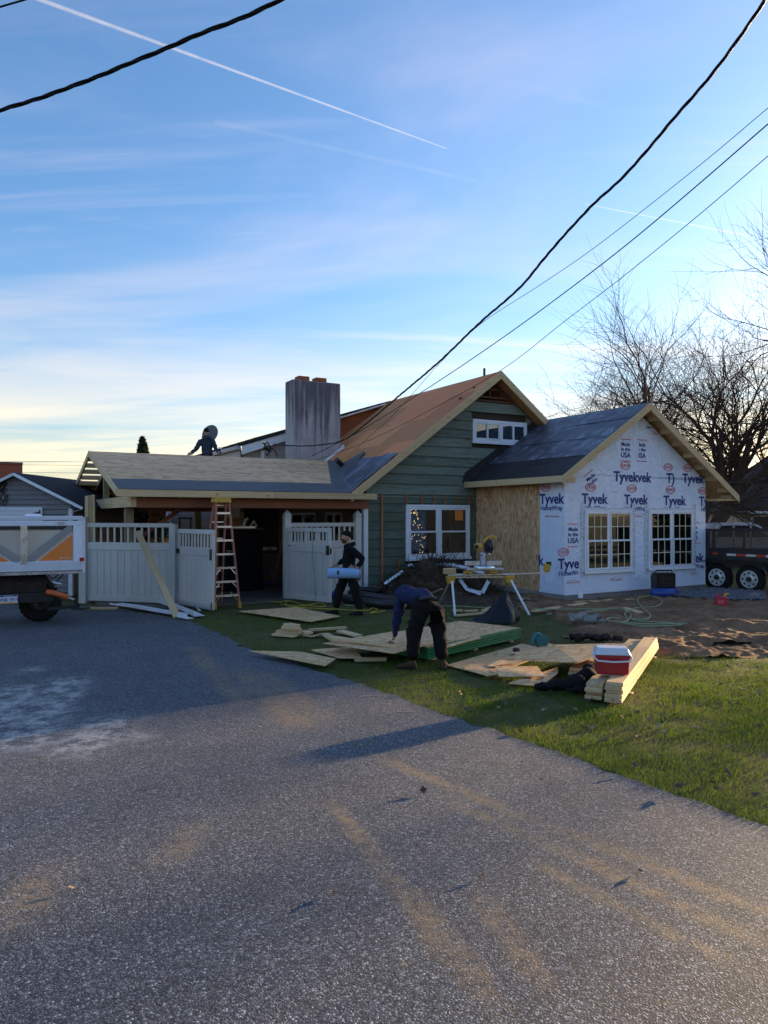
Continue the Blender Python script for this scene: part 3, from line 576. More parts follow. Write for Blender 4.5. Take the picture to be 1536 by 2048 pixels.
# shed dormer behind: low roof, siding front, orange sheathing
DZ = lambda a: 4.37 + (6.17 - 4.37) / (GAP + 4.75) * (a + 4.75)
DB = 9.8
CL = onB(527, 900, DB)[0]; CM = -2.7
MB().prism([(CM, DB, 2.8), (.45, DB, 5.95), (.45, DB, DZ(.45) - .05), (CM, DB, DZ(CM) - .05)], (0, .1, 0)).build('dormer_sheathing', M_plyedge, house)
zz = 2.9
while zz < 4.9:
    l0 = CL; top = min(zz + .115, 9)
    aa = lambda q: max(CL, -4.75 + (q + .1 - 4.37) / ((6.17 - 4.37) / (GAP + 4.75)))
    if aa(top) < CM - .05:
        MB().hexa([(aa(zz), DB - .02, zz), (CM, DB - .02, zz), (CM, DB + .08, zz), (aa(zz), DB + .08, zz), (aa(top), DB - .004, top), (CM, DB - .004, top), (CM, DB + .08, top), (aa(top), DB + .08, top)]).build('vinyl_course', M_vinylB, house)
    zz = top
MB().box(CL - .09, CL + .02, DB - .03, DB + .05, 2.9, 4.2).build('corner_board', M_white, house)
MB().prism([(-4.7, DB + .1, 2.9), (CL, DB + .1, 2.9), (CL, DB + .1, 4.3), (-4.7, DB + .1, 4.25)], (0, .06, 0)).build('dormer_soffit_wall', M_vinylB, house)
rake(-4.85, -2.9, DZ, house, 'dormer_rake_board', DB - .22, .04, .27, M_white, -.02)
rake(-2.2, .5, DZ, house, 'dormer_rake_trim', DB - .22, .03, .07, M_white, -.02)
nd = Vector((-(6.17 - 4.37) / (GAP + 4.75), 0, 1)).normalized()
for i in range(13):          # shingle courses
    a0 = -4.9 + i * (GAP + 4.9) / 13; a1 = -4.9 + (i + 1) * (GAP + 4.9) / 13 + .04; P = lambda a, b, o: Vector((a, b, DZ(a))) + nd * o
    MB().hexa([P(a0, DB - .25, -.02), P(a1, DB - .25, -.03), P(a1, 23, -.03), P(a0, 23, -.02), P(a0, DB - .25, .016), P(a1, DB - .25, .0), P(a1, 23, .0), P(a0, 23, .016)]).build('shingle_course', M_shingle, house)
MB().box(-5.02, -4.88, DB - .2, 23, DZ(-4.9) - .13, DZ(-4.9) - .01).build('gutter', M_vinylB, house)
MB().box(-4.86, -4.8, DB, 23, 2.0, DZ(-4.8) - .1).build('dormer_side_wall', M_vinylB, house)
# chimney
A = -3.72; ch = MB().box(A, A + 1.68, 8.1, 8.72, 2.7, 6.33).build('chimney', M_stucco, house, bevel=.05, seg=3)
for a0 in (A + .28, A + .88): MB().box(a0, a0 + .36, 8.24, 8.58, 6.31, 6.48).build('flue', M_plyedge, ch)
MB().beam(Vector((A + .1, 8.07, gz(A + .1) + .05)), Vector((A + 1.72, 8.07, gz(A + 1.72) + .06)), .012, .07, (-GS, 0, 1)).build('chimney_flashing', M_alumw, house)
MB().box(A + 1.69, A + 1.76, 8.0, 8.8, gz(A + 1.7) - .1, gz(A + 1.7) + .16).build('chimney_flashing', M_alumw, house)
# walls under the porch: left side wall with patio doors, back wall with siding
def sidewall(b0, b1, z0, z1, mat, name, t=.06): return MB().box(GA0 + .0 - .0, GA0 + t, b0, b1, z0, z1).build(name, mat, house)
M_brownw = simple('brown_wall', (.13, .085, .065), .85, var=.2, scale=3)
bs = {p: onA(p, 1040, GA0)[0] for p in (566, 583, 609, 634, 653, 670, 686, 728)}
for b0, b1 in ((GB + .1, bs[686]), (bs[653], bs[634]), (bs[583], DB)): sidewall(b0, b1, .0, 2.9, M_brownw, 'porch_wall')
for b0, b1 in ((bs[686], bs[653]), (bs[634], bs[583])): sidewall(b0, b1, 2.15, 2.9, M_brownw, 'porch_wall')
for b0, b1 in ((bs[686], bs[653]), (bs[634], bs[583])):
    f = MB(); f.box(GA0 - .05, GA0 + .05, b0, b0 + .07, .05, 2.15); f.box(GA0 - .05, GA0 + .05, b1 - .07, b1, .05, 2.15); f.box(GA0 - .05, GA0 + .05, (b0 + b1) / 2 - .04, (b0 + b1) / 2 + .04, .05, 2.08)
    f.box(GA0 - .05, GA0 + .05, b0 + .07, b1 - .07, 2.08, 2.15); fr = f.build('patio_door', simple('patio_frame', (.36, .34, .33), .5, var=.1), house)
    MB().box(GA0 - .005, GA0 + .005, b0 + .07, b1 - .07, .05, 2.08).build('pane', M_glass, fr)
    MB().box(GA0 + 1.2, GA0 + 1.25, b0 - .4, b1 + .4, 0, 2.4).build('room', M_brownw, house)
lb = (bs[634] * .6 + bs[609] * .4)
MB().box(GA0 + .45, GA0 + .5, lb - .3, lb + .18, 1.99, 2.06).build('lit_shelf', emit('lamp_glow', (1.0, .50, .14), 2.2), house)
MB().box(GA0 + .45, GA0 + .5, lb - .25, lb - .19, 1.80, 1.98).build('lit_shelf', MATS['lamp_glow'], house)
BWB = 12.5; bw0, bw1 = onB(341, 1050, BWB)[0], onB(490, 1050, BWB)[0] + .5
zz = .05
while zz < 3.0:
    MB().hexa([(bw0, BWB - .02, zz), (bw1, BWB - .02, zz), (bw1, BWB + .08, zz), (bw0, BWB + .08, zz), (bw0, BWB - .002, zz + .12), (bw1, BWB - .002, zz + .12), (bw1, BWB + .08, zz + .12), (bw0, BWB + .08, zz + .12)]).build('vinyl_course', M_vinylB, house); zz += .12
MB().box(bw0 - .08, bw0 + .02, BWB - .04, BWB + .06, 0, 3.0).build('corner_board', M_white, house)
MB().box(onB(490, 1050, DB + .3)[0], GA0 + .6, DB + .3, DB + .4, 0, 3.0).build('porch_wall', M_inside, house)

# ------------------------------------------------------------ the wrapped addition
add = thing('house_addition', 'new room addition in white printed house wrap with a dark underlayment roof', 'house', C0, TH)
AW, AP, AZ, AS = 5.16, 2.52, 4.90, .655; az = lambda a: AZ - AS * abs(a - AP); T = .17; LE, RE = -.38, 6.02; FB = -.42
W1 = (onB(1168, 1019, 0)[0], onB(1263, 1019, 0)[0]); W2 = (onB(1296, 1019, 0)[0], onB(1385, 1019, 0)[0])
AZ1 = onB(1169, 1019, 0)[1]; AZ0 = onB(1169, 1145, 0)[1]
def wrap_wall(pts, name='wrap_wall'): return MB().prism([(a, 0, z) for a, z in pts], (0, .14, 0)).build(name, M_tyvek, add)
zf = .19
fr = MB()       # front wall as one sheet with two window openings
def quad(a0, a1, z0, z1): fr.box(a0, a1, 0, .14, z0, z1)
quad(0, W1[0] + .03, zf, az(0) - T); quad(W1[1] - .03, W2[0] + .03, zf, az(0) - T); quad(W2[1] - .03, AW, zf, az(0) - T)
for w in (W1, W2): quad(w[0] + .03, w[1] - .03, zf, AZ0 + .03); quad(w[0] + .03, w[1] - .03, AZ1 - .03, az(0) - T)
fr.prism([(0, 0, az(0) - T), (AW, 0, az(0) - T), (AW, 0, az(AW) - T), (AP, 0, AZ - T), ], (0, .14, 0)); fr.build('wrap_wall', M_tyvek, add)
MB().box(0, .14, .14, .88, zf, az(0) - .2).build('wrap_side', M_tyvek, add)
MB().prism([(-.004, -.004, zf - .06), (.14, -.004, zf - .06), (AW + .002, -.004, zf - .02), (AW + .002, -.004, zf + .02), (-.004, -.004, zf + .02)], (0, .003, 0)).build('wrap_hem', M_tyvek, add)
MB().box(-.004, -.001, -.003, .9, zf - .05, zf + .03).build('wrap_hem', M_tyvek, add)
MB().box(.012, .14, .883, 2.10, .16, az(0) - .16).build('osb_panel', M_osbV, add); MB().box(.012, .14, 2.104, 3.575, .16, az(0) - .16).build('osb_panel', M_osbV, add)
MB().box(.02, AW - .01, .03, .2, -.2, zf - .002).build('foundation', M_conc, add); MB().box(.02, .2, .2, 3.57, -.2, .158).build('foundation', M_conc, add); MB().box(AW - .2, AW - .01, .2, 3.57, -.2, zf).build('foundation', M_conc, add)
for b0, b1, z0, z1 in ((.14, .8, zf, 2.9), (2.7, 3.57, zf, 2.9), (.8, 2.7, zf, .8), (.8, 2.7, 2.1, 2.9)): MB().box(AW - .14, AW, b0, b1, z0, z1).build('side_wall', M_tyvek, add)
MB().box(.15, AW - .15, .15, 3.55, .1, .2).build('floor_deck', M_osbS, add)
for i in range(9):
    a = .6 + i * .53; MB().box(a, a + .04, 3.44, 3.535, .2, 2.6).build('stud', M_lumZ, add)
for i in range(4): MB().box(.16, .25, .6 + i * .75, .64 + i * .75, .2, 2.6).build('stud', M_lumZ, add)
MB().box(2.6, 2.68, 1.6, 3.4, .2, 2.5).build('partition', M_lumZ, add)
MB().box(.14, AW - .14, .14, 3.55, 2.62, 2.66).build('ceiling_deck', M_osbV, add)
window(add, W1[0], W1[1], AZ0, AZ1, -.01, M_white, 2, 2, (3, 2), .06, .035, M_glass2, label='left twin window of the addition, white with cream grilles')
window(add, W2[0], W2[1], AZ0, AZ1, -.01, M_white, 2, 2, (3, 2), .06, .035, M_glass2, label='right twin window of the addition, white with cream grilles')
for w in (W1, W2):
    for a0, a1 in ((w[0] - .13, w[0] - .004), (w[1] + .004, w[1] + .13)):
        t = MB(); n = 9
        for i in range(n):
            z0 = AZ0 - .12 + (AZ1 - AZ0 + .28) * i / n; z1 = AZ0 - .12 + (AZ1 - AZ0 + .28) * (i + 1) / n; t.box(a0, a1, -.0075, -.002, z0, z1)
        t.build('flashing_tape', M_tape, add)
    MB().box(w[0] - .03, w[1] + .03, -.0085, -.003, AZ1 + .003, AZ1 + .05).build('flashing_tape', M_tape, add)
# roof of the addition
nl = Vector((-AS, 0, 1)).normalized(); nrr = Vector((AS, 0, 1)).normalized()
PL = lambda a, b, o=0.0: Vector((a, b, az(a))) + nl * o
PR = lambda a, b, o=0.0: Vector((a, b, az(a))) + nrr * o
MB().hexa([PL(LE, FB + .04, -.04), PL(AP, FB + .04, -.04), PL(AP, 3.57, -.04), PL(LE, 3.57, -.04), PL(LE, FB + .04, -.008), PL(AP, FB + .04, -.008), PL(AP, 3.57, -.008), PL(LE, 3.57, -.008)]).build('roof', M_osbS, add)
MB().hexa([PR(AP, FB + .04, -.04), PR(RE, FB + .04, -.04), PR(RE, 3.57, -.04), PR(AP, 3.57, -.04), PR(AP, FB + .04, .004), PR(RE, FB + .04, .004), PR(RE, 3.57, .004), PR(AP, 3.57, .004)]).build('roof', M_osbS, add)
rw = random.Random(5)
def sheet(s0, s1, lift, mat, name, nb=26, na=10, wr=.008, seed=0):
    a0, a1 = LE + s0 * (AP - LE), LE + s1 * (AP - LE); vs = []; fs = []
    for j in range(na + 1):
        for i in range(nb + 1):
            a = a0 + (a1 - a0) * j / na; b = FB + .035 + (3.565 - FB - .035) * i / nb
            w = (float(vnoise([b * 3 + seed * 7], [a * 7], 1.0, seed)[0]) - .5) * wr * 2; vs.append(PL(a, b, lift + w))
    fs = [(j * (nb + 1) + i, (j + 1) * (nb + 1) + i, (j + 1) * (nb + 1) + i + 1, j * (nb + 1) + i + 1) for j in range(na) for i in range(nb)]
    return MB().add(vs, fs, True).build(name, mat, add)
sheet(0, .30, .006, M_feltd, 'starter_membrane', wr=.004, seed=1); sheet(.27, .55, .014, M_printed, 'underlayment_course', seed=2); sheet(.535, .80, .022, M_printed, 'underlayment_course', seed=3); sheet(.785, 1.0, .030, M_printed, 'underlayment_course', seed=4)
MB().box(LE - .04, LE, FB + .042, 3.57, az(LE) - .16, az(LE) + .0).build('fascia_board', M_lumY, add, bevel=.004)
rake(LE - .04, AP, az, add, 'rake_board', FB, .042, .165, M_lumX, .02); rake(AP + .001, RE + .02, az, add, 'rake_board', FB, .042, .165, M_lumX, .02)
for i in range(8):           # lookout blocks under the right overhang
    a = AP + .35 + i * .46
    if a < RE - .15: MB().prism([(a, FB + .045, az(a) - .04), (a + .035, FB + .045, az(a + .035) - .04), (a + .035, FB + .045, az(a) - .17), (a, FB + .045, az(a) - .15)], (0, -FB - .05, 0)).build('lookout_block', M_lumY, add)
MB().box(RE - .22, RE - .05, FB + .1, FB + .42, az(RE) - .13, az(RE) + .02).build('eave_return', M_lumX, add)
MB().box(AW, RE - .05, FB + .06, -.005, az(RE) - .135, az(RE) - .10).build('soffit_board', M_osbS, add)
MB().box(RE - .02, RE + .02, FB + .05, 3.57, az(RE) - .15, az(RE) - .02).build('fascia_board', M_lumY, add)
MB().box(LE, .0, FB + .05, FB + .12, az(LE) - .16, az(LE) - .03).build('eave_return', M_lumX, add)
# flashing membrane up the green wall
MB().prism([(LE - .12, 3.545, az(LE) - .05), (AP - .2, 3.545, az(AP - .2) + .0), (AP - .2, 3.545, az(AP - .2) + .24), (LE - .02, 3.545, az(LE) + .26)], (0, .012, 0)).build('wall_flashing', M_feltd, add)
# print on the wrap
def text3(parent, body, p, size, mat, ax=(1, 0, 0), up=(0, 0, 1), bold=.012, sx=.86, align='CENTER', tilt=0, name='printed_text', thick=.0012):
    cu = bpy.data.curves.new('txt', 'FONT'); cu.body = body; cu.size = size; cu.offset = bold * size; cu.align_x = align; cu.extrude = thick; cu.resolution_u = 3; cu.space_line = .95
    o = bpy.data.objects.new('txt', cu); COL.objects.link(o); dg = bpy.context.evaluated_depsgraph_get(); me = bpy.data.meshes.new_from_object(o.evaluated_get(dg)); bpy.data.objects.remove(o); bpy.data.curves.remove(cu)
    ax = Vector(ax).normalized(); up = Vector(up).normalized(); n = ax.cross(up); p = Vector(p)
    ca, sa = math.cos(R(tilt)), math.sin(R(tilt))
    for v in me.vertices:
        x, y = v.co.x * sx, v.co.y; x, y = x * ca - y * sa, x * sa + y * ca; v.co = p + ax * x + up * y + n * v.co.z
    me.materials.clear(); me.materials.append(mat); me.name = name; return link(name, me, parent)
def oval(parent, p, rx, rz, mat, ax=(1, 0, 0)):
    ax = Vector(ax); n = ax.cross(Vector((0, 0, 1))); p = Vector(p); m = MB(); vs = []; N = 28
    for r in (1.0, .86):
        for k in range(N): an = 2 * math.pi * k / N; vs.append(p + ax * (math.cos(an) * rx * r) + Vector((0, 0, math.sin(an) * rz * (r if r == 1 else .80))) + n * .0012)
    m.add(vs, [(k, (k + 1) % N, N + (k + 1) % N, N + k) for k in range(N)]); return m.build('printed_oval', mat, parent)
def mark(px, py, word='Tyvek', home=True, oval_at=None, sz=.35, side=False):
    if side: b, z = onA(px, py, 0); p = (-.006, b, z); ax = (0, -1, 0)
    else: a, z = onB(px, py, 0); p = (a, -.006, z); ax = (1, 0, 0)
    text3(add, word, p, sz, M_navy, ax, bold=.028, sx=1.0)
    if home: text3(add, home if isinstance(home, str) else 'HomeWrap', Vector(p) + Vector((0, 0, -.165)), .165, M_navy, ax, bold=.018, sx=.98)
    if oval_at is not None:
        o = Vector(p) + Vector(ax) * oval_at + Vector((0, 0, .40)); oval(add, o, .18, .105, M_redp, ax); text3(add, 'DUPONT', o + Vector((0, 0, -.045)), .125, M_redp, ax, bold=.004, sx=.62)
mark(1189, 1007, oval_at=-.14); mark(1272, 1008.5, oval_at=-.16); mark(1349, 1010, oval_at=-.16); mark(1407, 1011, 'Ty', 'Ho', oval_at=-.05)
mark(1103, 1007, oval_at=-.2, side=True)
mark(1265, 963, 'Tyvekvek', False, oval_at=-.26); mark(1341, 965, 'T)', False, oval_at=-.1); mark(1386, 966, 'Tyvek', False, oval_at=-.22)
mark(1137, 1137, 'Tyve', 'HomeWr', oval_at=-.17); mark(1398, 1124, 'ek', 'Wrap'); mark(1082, 1130, 'k', False, side=True)
def made(px, py, lines=('Made', 'in the', 'USA'), tilt=0, bars=True, sz=.135):
    a, z = onB(px, py, 0); ca, sa = math.cos(R(tilt)), math.sin(R(tilt))
    def off(dx, dz): return (a + dx * ca - dz * sa, -.006, z + dx * sa + dz * ca)
    dz = 0
    for i, t in enumerate(lines):
        s2 = sz * (1.35 if i == 2 else 1); dz -= s2 * .92 if i else 0; text3(add, t, off(0, dz), s2, M_navy, bold=.02, sx=1.06, tilt=tilt)
    if bars:
        for d in (sz * 1.25, dz - .09):
            if d < 0 and len(lines) < 3: continue
            q0, q1 = Vector(off(-.18, d)), Vector(off(.18, d)); MB().beam(q0, q1, .003, .018, (0, 0, 1)).build('printed_line', M_redp, add)
made(1251, 892); made(1284, 893, ('lade', 'i the', 'ISA')); made(1146, 1062); made(1392, 1058, ('le', 'he', 'A')); made(1182, 958, ('Made', 'in the'), 33)
for px, py, s in ((1146, 1166, 'DUPONT Tyvek HomeWrap'), (1232, 1161, 'DUPONT Tyvek HomeWrap'), (1312, 1155, 'DUPONT Tyvek HomeWrap'), (1388, 1149, 'DUPONT Tyvek'), (1312, 869, 'DUPONT Tyvek'), (1278, 1034, 'DUPONT Tyvek')):
    a, z = onB(px, py, 0); text3(add, s, (a, -.006, z), .045, M_redp, sx=.8)
    MB().box(a - .2, a + .25, -.0075, -.005, z + .06, z + .066).build('printed_line', M_redp, add)
b, z = onA(1104, 1034, 0); text3(add, 'DUPONT Tyvek HomeWrap', (-.006, b, z), .05, M_redp, (0, -1, 0), sx=.8)
text3(add, 'JOBSITE', (onB(1298, 857, 0)[0], -.006, onB(1298, 857, 0)[1]), .07, M_navy, tilt=-4)

# ------------------------------------------------------------ the porch
porch = thing('porch', 'open timber porch with a new strand board roof and grey membrane at its eave', 'porch', C0, TH)
PB0, PBR, PZE, PZR, PA0 = 3.2, 7.4, 2.62, 3.76, -9.76; PS = (PZR - PZE) / (PBR - PB0)
pz = lambda b: PZR - PS * abs(b - PBR); npf = Vector((0, -PS, 1)).normalized(); PF = lambda a, b, o=0.0: Vector((a, b, pz(b))) + npf * o
npb = Vector((0, PS, 1)).normalized(); PBK = lambda a, b, o=0.0: Vector((a, b, pz(b))) + npb * o
val = lambda b: GAP - (GZP - pz(b)) / GS         # where the porch roof meets the green roof
PBE = 2 * PBR - PB0
# OSB deck of the front slope, sheet by sheet
rg = random.Random(3); rows = [(PB0 + .02, 4.40), (4.404, 5.60), (5.604, 6.80), (6.804, PBR)]
for r, (q0, q1) in enumerate(rows):
    a = PA0 + .03 - (1.2 if r % 2 else 0)
    while a < val(q1):
        a0, a1 = max(a, PA0 + .03), min(a + 2.436, val((q0 + q1) / 2) + .05); a += 2.44
        if a1 - a0 < .05: continue
        h = rg.uniform(0, .002); MB().hexa([PF(a0, q0, -.02 + h), PF(a1, q0, -.02 + h), PF(a1, q1, -.02 + h), PF(a0, q1, -.02 + h), PF(a0, q0, h), PF(a1, q0, h), PF(a1, q1, h), PF(a0, q1, h)]).build('osb_sheet', M_osb, porch)
for i in range(4):
    a0 = -9.15 + i * 2.0; a1 = min(a0 + 1.996, -1.2); MB().hexa([PBK(a0, PBR, -.02), PBK(a1, PBR, -.02), PBK(a1, PBE, -.02), PBK(a0, PBE, -.02), PBK(a0, PBR, 0), PBK(a1, PBR, 0), PBK(a1, PBE, 0), PBK(a0, PBE, 0)]).build('osb_sheet', M_osb, porch)
MB().hexa([PBK(PA0 + .05, 9.9, -.02), PBK(-9.155, 9.9, -.02), PBK(-9.155, PBE, -.02), PBK(PA0 + .05, PBE, -.02), PBK(PA0 + .05, 9.9, 0), PBK(-9.155, 9.9, 0), PBK(-9.155, PBE, 0), PBK(PA0 + .05, PBE, 0)]).build('osb_sheet', M_osb, porch)
def draped(pts_fn, na, nb, wr, seed, mat, name, par):
    vs = []
    for j in range(nb + 1):
        for i in range(na + 1): vs.append(pts_fn(i / na, j / nb, (float(vnoise([i * .37], [j * .6 + seed], 1.0, seed)[0]) - .5) * wr))
    return MB().add(vs, [(j * (na + 1) + i, j * (na + 1) + i + 1, (j + 1) * (na + 1) + i + 1, (j + 1) * (na + 1) + i) for j in range(nb) for i in range(na)], True).build(name, mat, par)
draped(lambda s, t, w: PF(PA0 + .035 + s * (val(PB0) - PA0 + (.30 if t > .5 else .22)), PB0 + .0 + t * .98, .016 + w), 60, 8, .012, 2, M_felt, 'eave_membrane', porch)
OE0, OE1 = onB(663, 966, 4.1)[0], onB(655, 917, PBR)[0]
draped(lambda s, t, w: PF(OE0 + (OE1 - OE0) * t + s * (val(4.1 + t * (PBR - 4.1)) + .05 - (OE0 + (OE1 - OE0) * t)), 4.1 + t * (PBR - 4.1), .02 + w), 14, 14, .012, 5, M_felt, 'valley_membrane', porch)
# membrane lapped on to the green roof slope beside the valley
gl = lambda a, b, o: Vector((a, b, gz(a))) + ns * o
draped(lambda s, t, w: gl(val(3.3 + t * 3.9) - .05 + s * (.30 + .14 * math.sin(t * 5.1)), 3.3 + t * 3.9, .024 + w), 8, 14, .014, 7, M_felt, 'valley_membrane', porch)
LA = onB(800, 904, B0)[0]; LB = onA(714, 917, LA)[0]
draped(lambda s, t, w: gl(EA + .03 + t * (LA - EA - .03) + .03 * math.sin(s * 9), B0 + .03 + s * (LB - B0) * (.72 + .28 * t), .034 + w), 20, 8, .03, 9, M_printed, 'loose_underlayment', porch)
vp = gl(-2.9, 6.2, .0); MB().tube([vp, vp + Vector((-.28, -.16, .16))], .075, 14).build('plumbing_vent', M_pipe, porch)
tri = [gl(-2.95, 6.5, .03), gl(-2.35, 5.9, .03), gl(-2.5, 5.5, .05), gl(-3.0, 5.6, .03)]; MB().prism(tri, ns * .006).build('membrane_flap', M_felt, porch)
# timber
MB().box(PA0, -6.2, PB0 - .045, PB0 - .003, PZE - .15, PZE + .0).build('fascia_board', M_lumX, porch, bevel=.004)
MB().box(-6.197, GA0 + .1, PB0 - .043, PB0 - .001, PZE - .152, PZE - .002).build('fascia_board', M_lumX, porch, bevel=.004)
def prake(b0, b1, a, name, mat): 
    tp = .012 if name == 'rake_board' else -.024; p = [Vector((a, b0, pz(b0) + tp)), Vector((a, b1, pz(b1) + tp))]; v = Vector((0, 0, .155)); w = Vector((.042, 0, 0))
    return MB().hexa([p[0] - v, p[0] - v + w, p[1] - v + w, p[1] - v, p[0], p[0] + w, p[1] + w, p[1]]).build(name, mat, porch, bevel=.003)
prake(PB0 - .003, PBR, PA0 - .012, 'rake_board', M_lumY); prake(PBR + .001, PBE, PA0 - .012, 'rake_board', M_lumY)
prake(PBR, PBE, -9.2, 'rafter', M_lumY); prake(PB0 + .05, PBR, -9.2, 'rafter', M_lumY)
for i in range(8):
    for sgn in (1, -1):
        b = PBR + sgn * (.35 + i * .52)
        if PB0 + .15 < b < PBE - .1: MB().box(PA0 + .032, -9.2, b, b + .04, pz(b) - .15, pz(b) - .022).build('lookout_block', M_lumX, porch)
for i in range(8): a = -8.4 + i * .61; prake(PB0 + .05, PBR - .02, a, 'rafter', M_lumY); prake(PBR + .02, PBE, a, 'rafter', M_lumY)
BB = 4.95; BZ = onB(330, 1009, BB)[1]
MB().box(-9.3, GA0, BB - .07, BB + .07, BZ, BZ + .30).build('beam', M_beam, porch)
MB().box(-9.3, GA0 - .0, PBE - .6, PBE - .46, 2.20, 2.44).build('beam', M_beam, porch)
MB().box(-9.42, -9.3, PB0 + .30, PBE + .1, 2.25, 2.50).build('tie_beam', M_lumY, porch)
MB().box(-9.40, -9.26, PBR - .07, PBR + .07, 2.44, PZR - .17).build('king_post', M_post, porch)
MB().box(-9.3, -1.4, PBR - .02, PBR + .02, PZR - .3, PZR - .03).build('ridge_board', M_lumX, porch)
MB().box(-9.3, GA0 + .05, PB0 + .30, PB0 + .42, 2.24, 2.46).build('header', M_beam, porch)
PPA = onB(258, 1050, BB)[0]; MB().box(PPA - .095, PPA + .095, BB - .095, BB + .095, 0, BZ).build('post', M_post, porch)
for px, w in ((395, .1), (441, .13)):
    a = onB(px, 1050, PBE - .53)[0]; MB().box(a - w, a + w, PBE - .62, PBE - .44, 0, 2.2).build('post', M_post, porch)
MB().box(-9.3, -9.12, PBE - .62, PBE - .44, 0, 2.2).build('post', M_post, porch)
MB().beam((PPA + .1, BB, onB(268, 1084, BB)[1]), (onB(374, 1012, BB)[0], BB, BZ), .09, .14, (0, 1, 0)).build('brace', M_beam, porch)
# ------------------------------------------------------------ fence and gates
def fence_run(root, L, z0, ztop, zr, zm0, zm1, npick, nboard, hinge=None, mat=None, stile=True, lean=0.0, t=.035):
    """vinyl privacy panel along local x from 0 to L"""
    mat = mat or M_fence; sh = lambda x, z: x + lean * z
    def bx(x0, x1, y0, y1, a, b): return MB().hexa([(sh(x0, a), y0, a), (sh(x1, a), y0, a), (sh(x1, a), y1, a), (sh(x0, a), y1, a), (sh(x0, b), y0, b), (sh(x1, b), y0, b), (sh(x1, b), y1, b), (sh(x0, b), y1, b)])
    e = .07 if stile else 0
    bx(0, L, -t, t, ztop - zr, ztop).build('top_rail', mat, root, bevel=.006)
    bx(0, L, -t, t, zm0, zm1).build('middle_rail', mat, root, bevel=.006); bx(0, L, -t, t, z0, z0 + .13).build('bottom_rail', mat, root, bevel=.006)
    if stile: bx(.002, e, -t + .004, t - .004, z0 + .13, ztop - zr).build('stile', mat, root); bx(L - e, L - .002, -t + .004, t - .004, z0 + .13, ztop - zr).build('stile', mat, root)
    w = (L - 2 * e)
    for i in range(npick): x = e + w * (i + .5) / npick; bx(x - .021, x + .021, -.012, .012, zm1 - .01, ztop - zr + .01).build('picket', mat, root)
    for i in range(nboard): x0, x1 = e + w * i / nboard, e + w * (i + 1) / nboard; bx(x0 + .003, x1 - .003, -.016, .016, z0 + .12, zm0 + .01).build('board', mat, root, bevel=.004)
def vpost(root, x, w, z1, cap=None, y=0.0):
    MB().box(x - w / 2, x + w / 2, y - w / 2, y + w / 2, -.05, z1).build('post', M_fence, root, bevel=.006)
    if cap:
        c = MB(); prof = [(.60, 0), (.60, .03), (.48, .05), (.56, .10), (.56, .12), (.40, .20), (.16, .28), (.02, .33)]; n = 4
        pts = []
        for r, z in prof:
            for k in range(4): an = math.pi / 4 + k * math.pi / 2; pts.append((x + math.cos(an) * r * w * 1.35, y + math.sin(an) * r * w * 1.35, z1 + z * .62))
        c.add(pts, [(i * 4 + k, i * 4 + (k + 1) % 4, i * 4 + 4 + (k + 1) % 4, i * 4 + 4 + k) for i in range(len(prof) - 1) for k in range(4)]); c.add(pts[-4:], [(0, 1, 2, 3)])
        c.build('post_cap', M_fence, root)
def run_between(name, label, cat, p, q, group=None):
    p, q = Vector(p), Vector(q); r = thing(name, label, cat, (p.x, p.y, 0), math.atan2(q.y - p.y, q.x - p.x), group); return r, math.hypot(q.x - p.x, q.y - p.y)
fl, fr_ = g(169, 1204), g(347, 1210)
fp, L = run_between('fence_panel', 'tan vinyl privacy fence panel with pickets on top beside the debris trailer', 'fence', fl, fr_)
vpost(fp, 0, .19, 2.03); vpost(fp, L, .15, 1.86)
fence_run(fp, L, .04, 1.885, .10, 1.25, 1.43, 13, 13, stile=False)
gl_, L = run_between('gate', 'tan vinyl gate leaf standing open beside the red stepladder', 'gate', (-4.80, 17.12, 0), (-3.66, 15.85, 0))
fence_run(gl_, L, .03, 1.755, .10, 1.18, 1.36, 11, 7, lean=.03)
MB().box(-.06, .22, -.05, -.036, 1.20, 1.30).build('hinge', M_black, gl_); MB().box(-.06, -.02, -.05, -.02, 1.12, 1.38).build('hinge', M_black, gl_)
MB().box(L - .06, L + .0, -.06, -.035, 1.10, 1.34).build('latch', M_black, gl_); MB().box(L - .02, L + .01, -.05, -.036, .05, .2).build('drop_bolt', M_black, gl_)
pa, pb = Vector((-2.40, 18.3, 0)), Vector((-.69, 19.2, 0))
fp2, L = run_between('fence_panel', 'tan vinyl fence panel between two capped posts behind the walking man', 'fence', pa, pb)
vpost(fp2, 0, .165, 2.0, True); vpost(fp2, L, .165, 2.0, True)
fence_run(fp2, L, .04, 1.88, .10, 1.25, 1.43, 13, 9, stile=False)
gr_, L = run_between('gate', 'tan vinyl gate leaf standing open behind the blue roll', 'gate', (-2.36, 18.18, 0), (-1.24, 17.24, 0))
fence_run(gr_, L, .03, 1.77, .10, 1.19, 1.38, 11, 7)
MB().box(L - .1, L - .02, -.06, -.035, 1.14, 1.36).build('latch', M_black, gr_); MB().box(L + .02, L + .05, -.05, -.02, 1.16, 1.3).build('latch', M_black, gr_)
for xx in (.06, .12): MB().lathe((xx, -.04, 1.32), [(.012, 0), (.012, .02)], 8, (0, -1, 0)).build('bolt', M_black, gr_)
MB().tube([(.62 * L, -.05, 1.80), (.62 * L, -.055, 1.2), (.66 * L, -.05, .5), (.70 * L, -.06, .05)], .006, 5).build('hanging_cord', M_post, gr_)

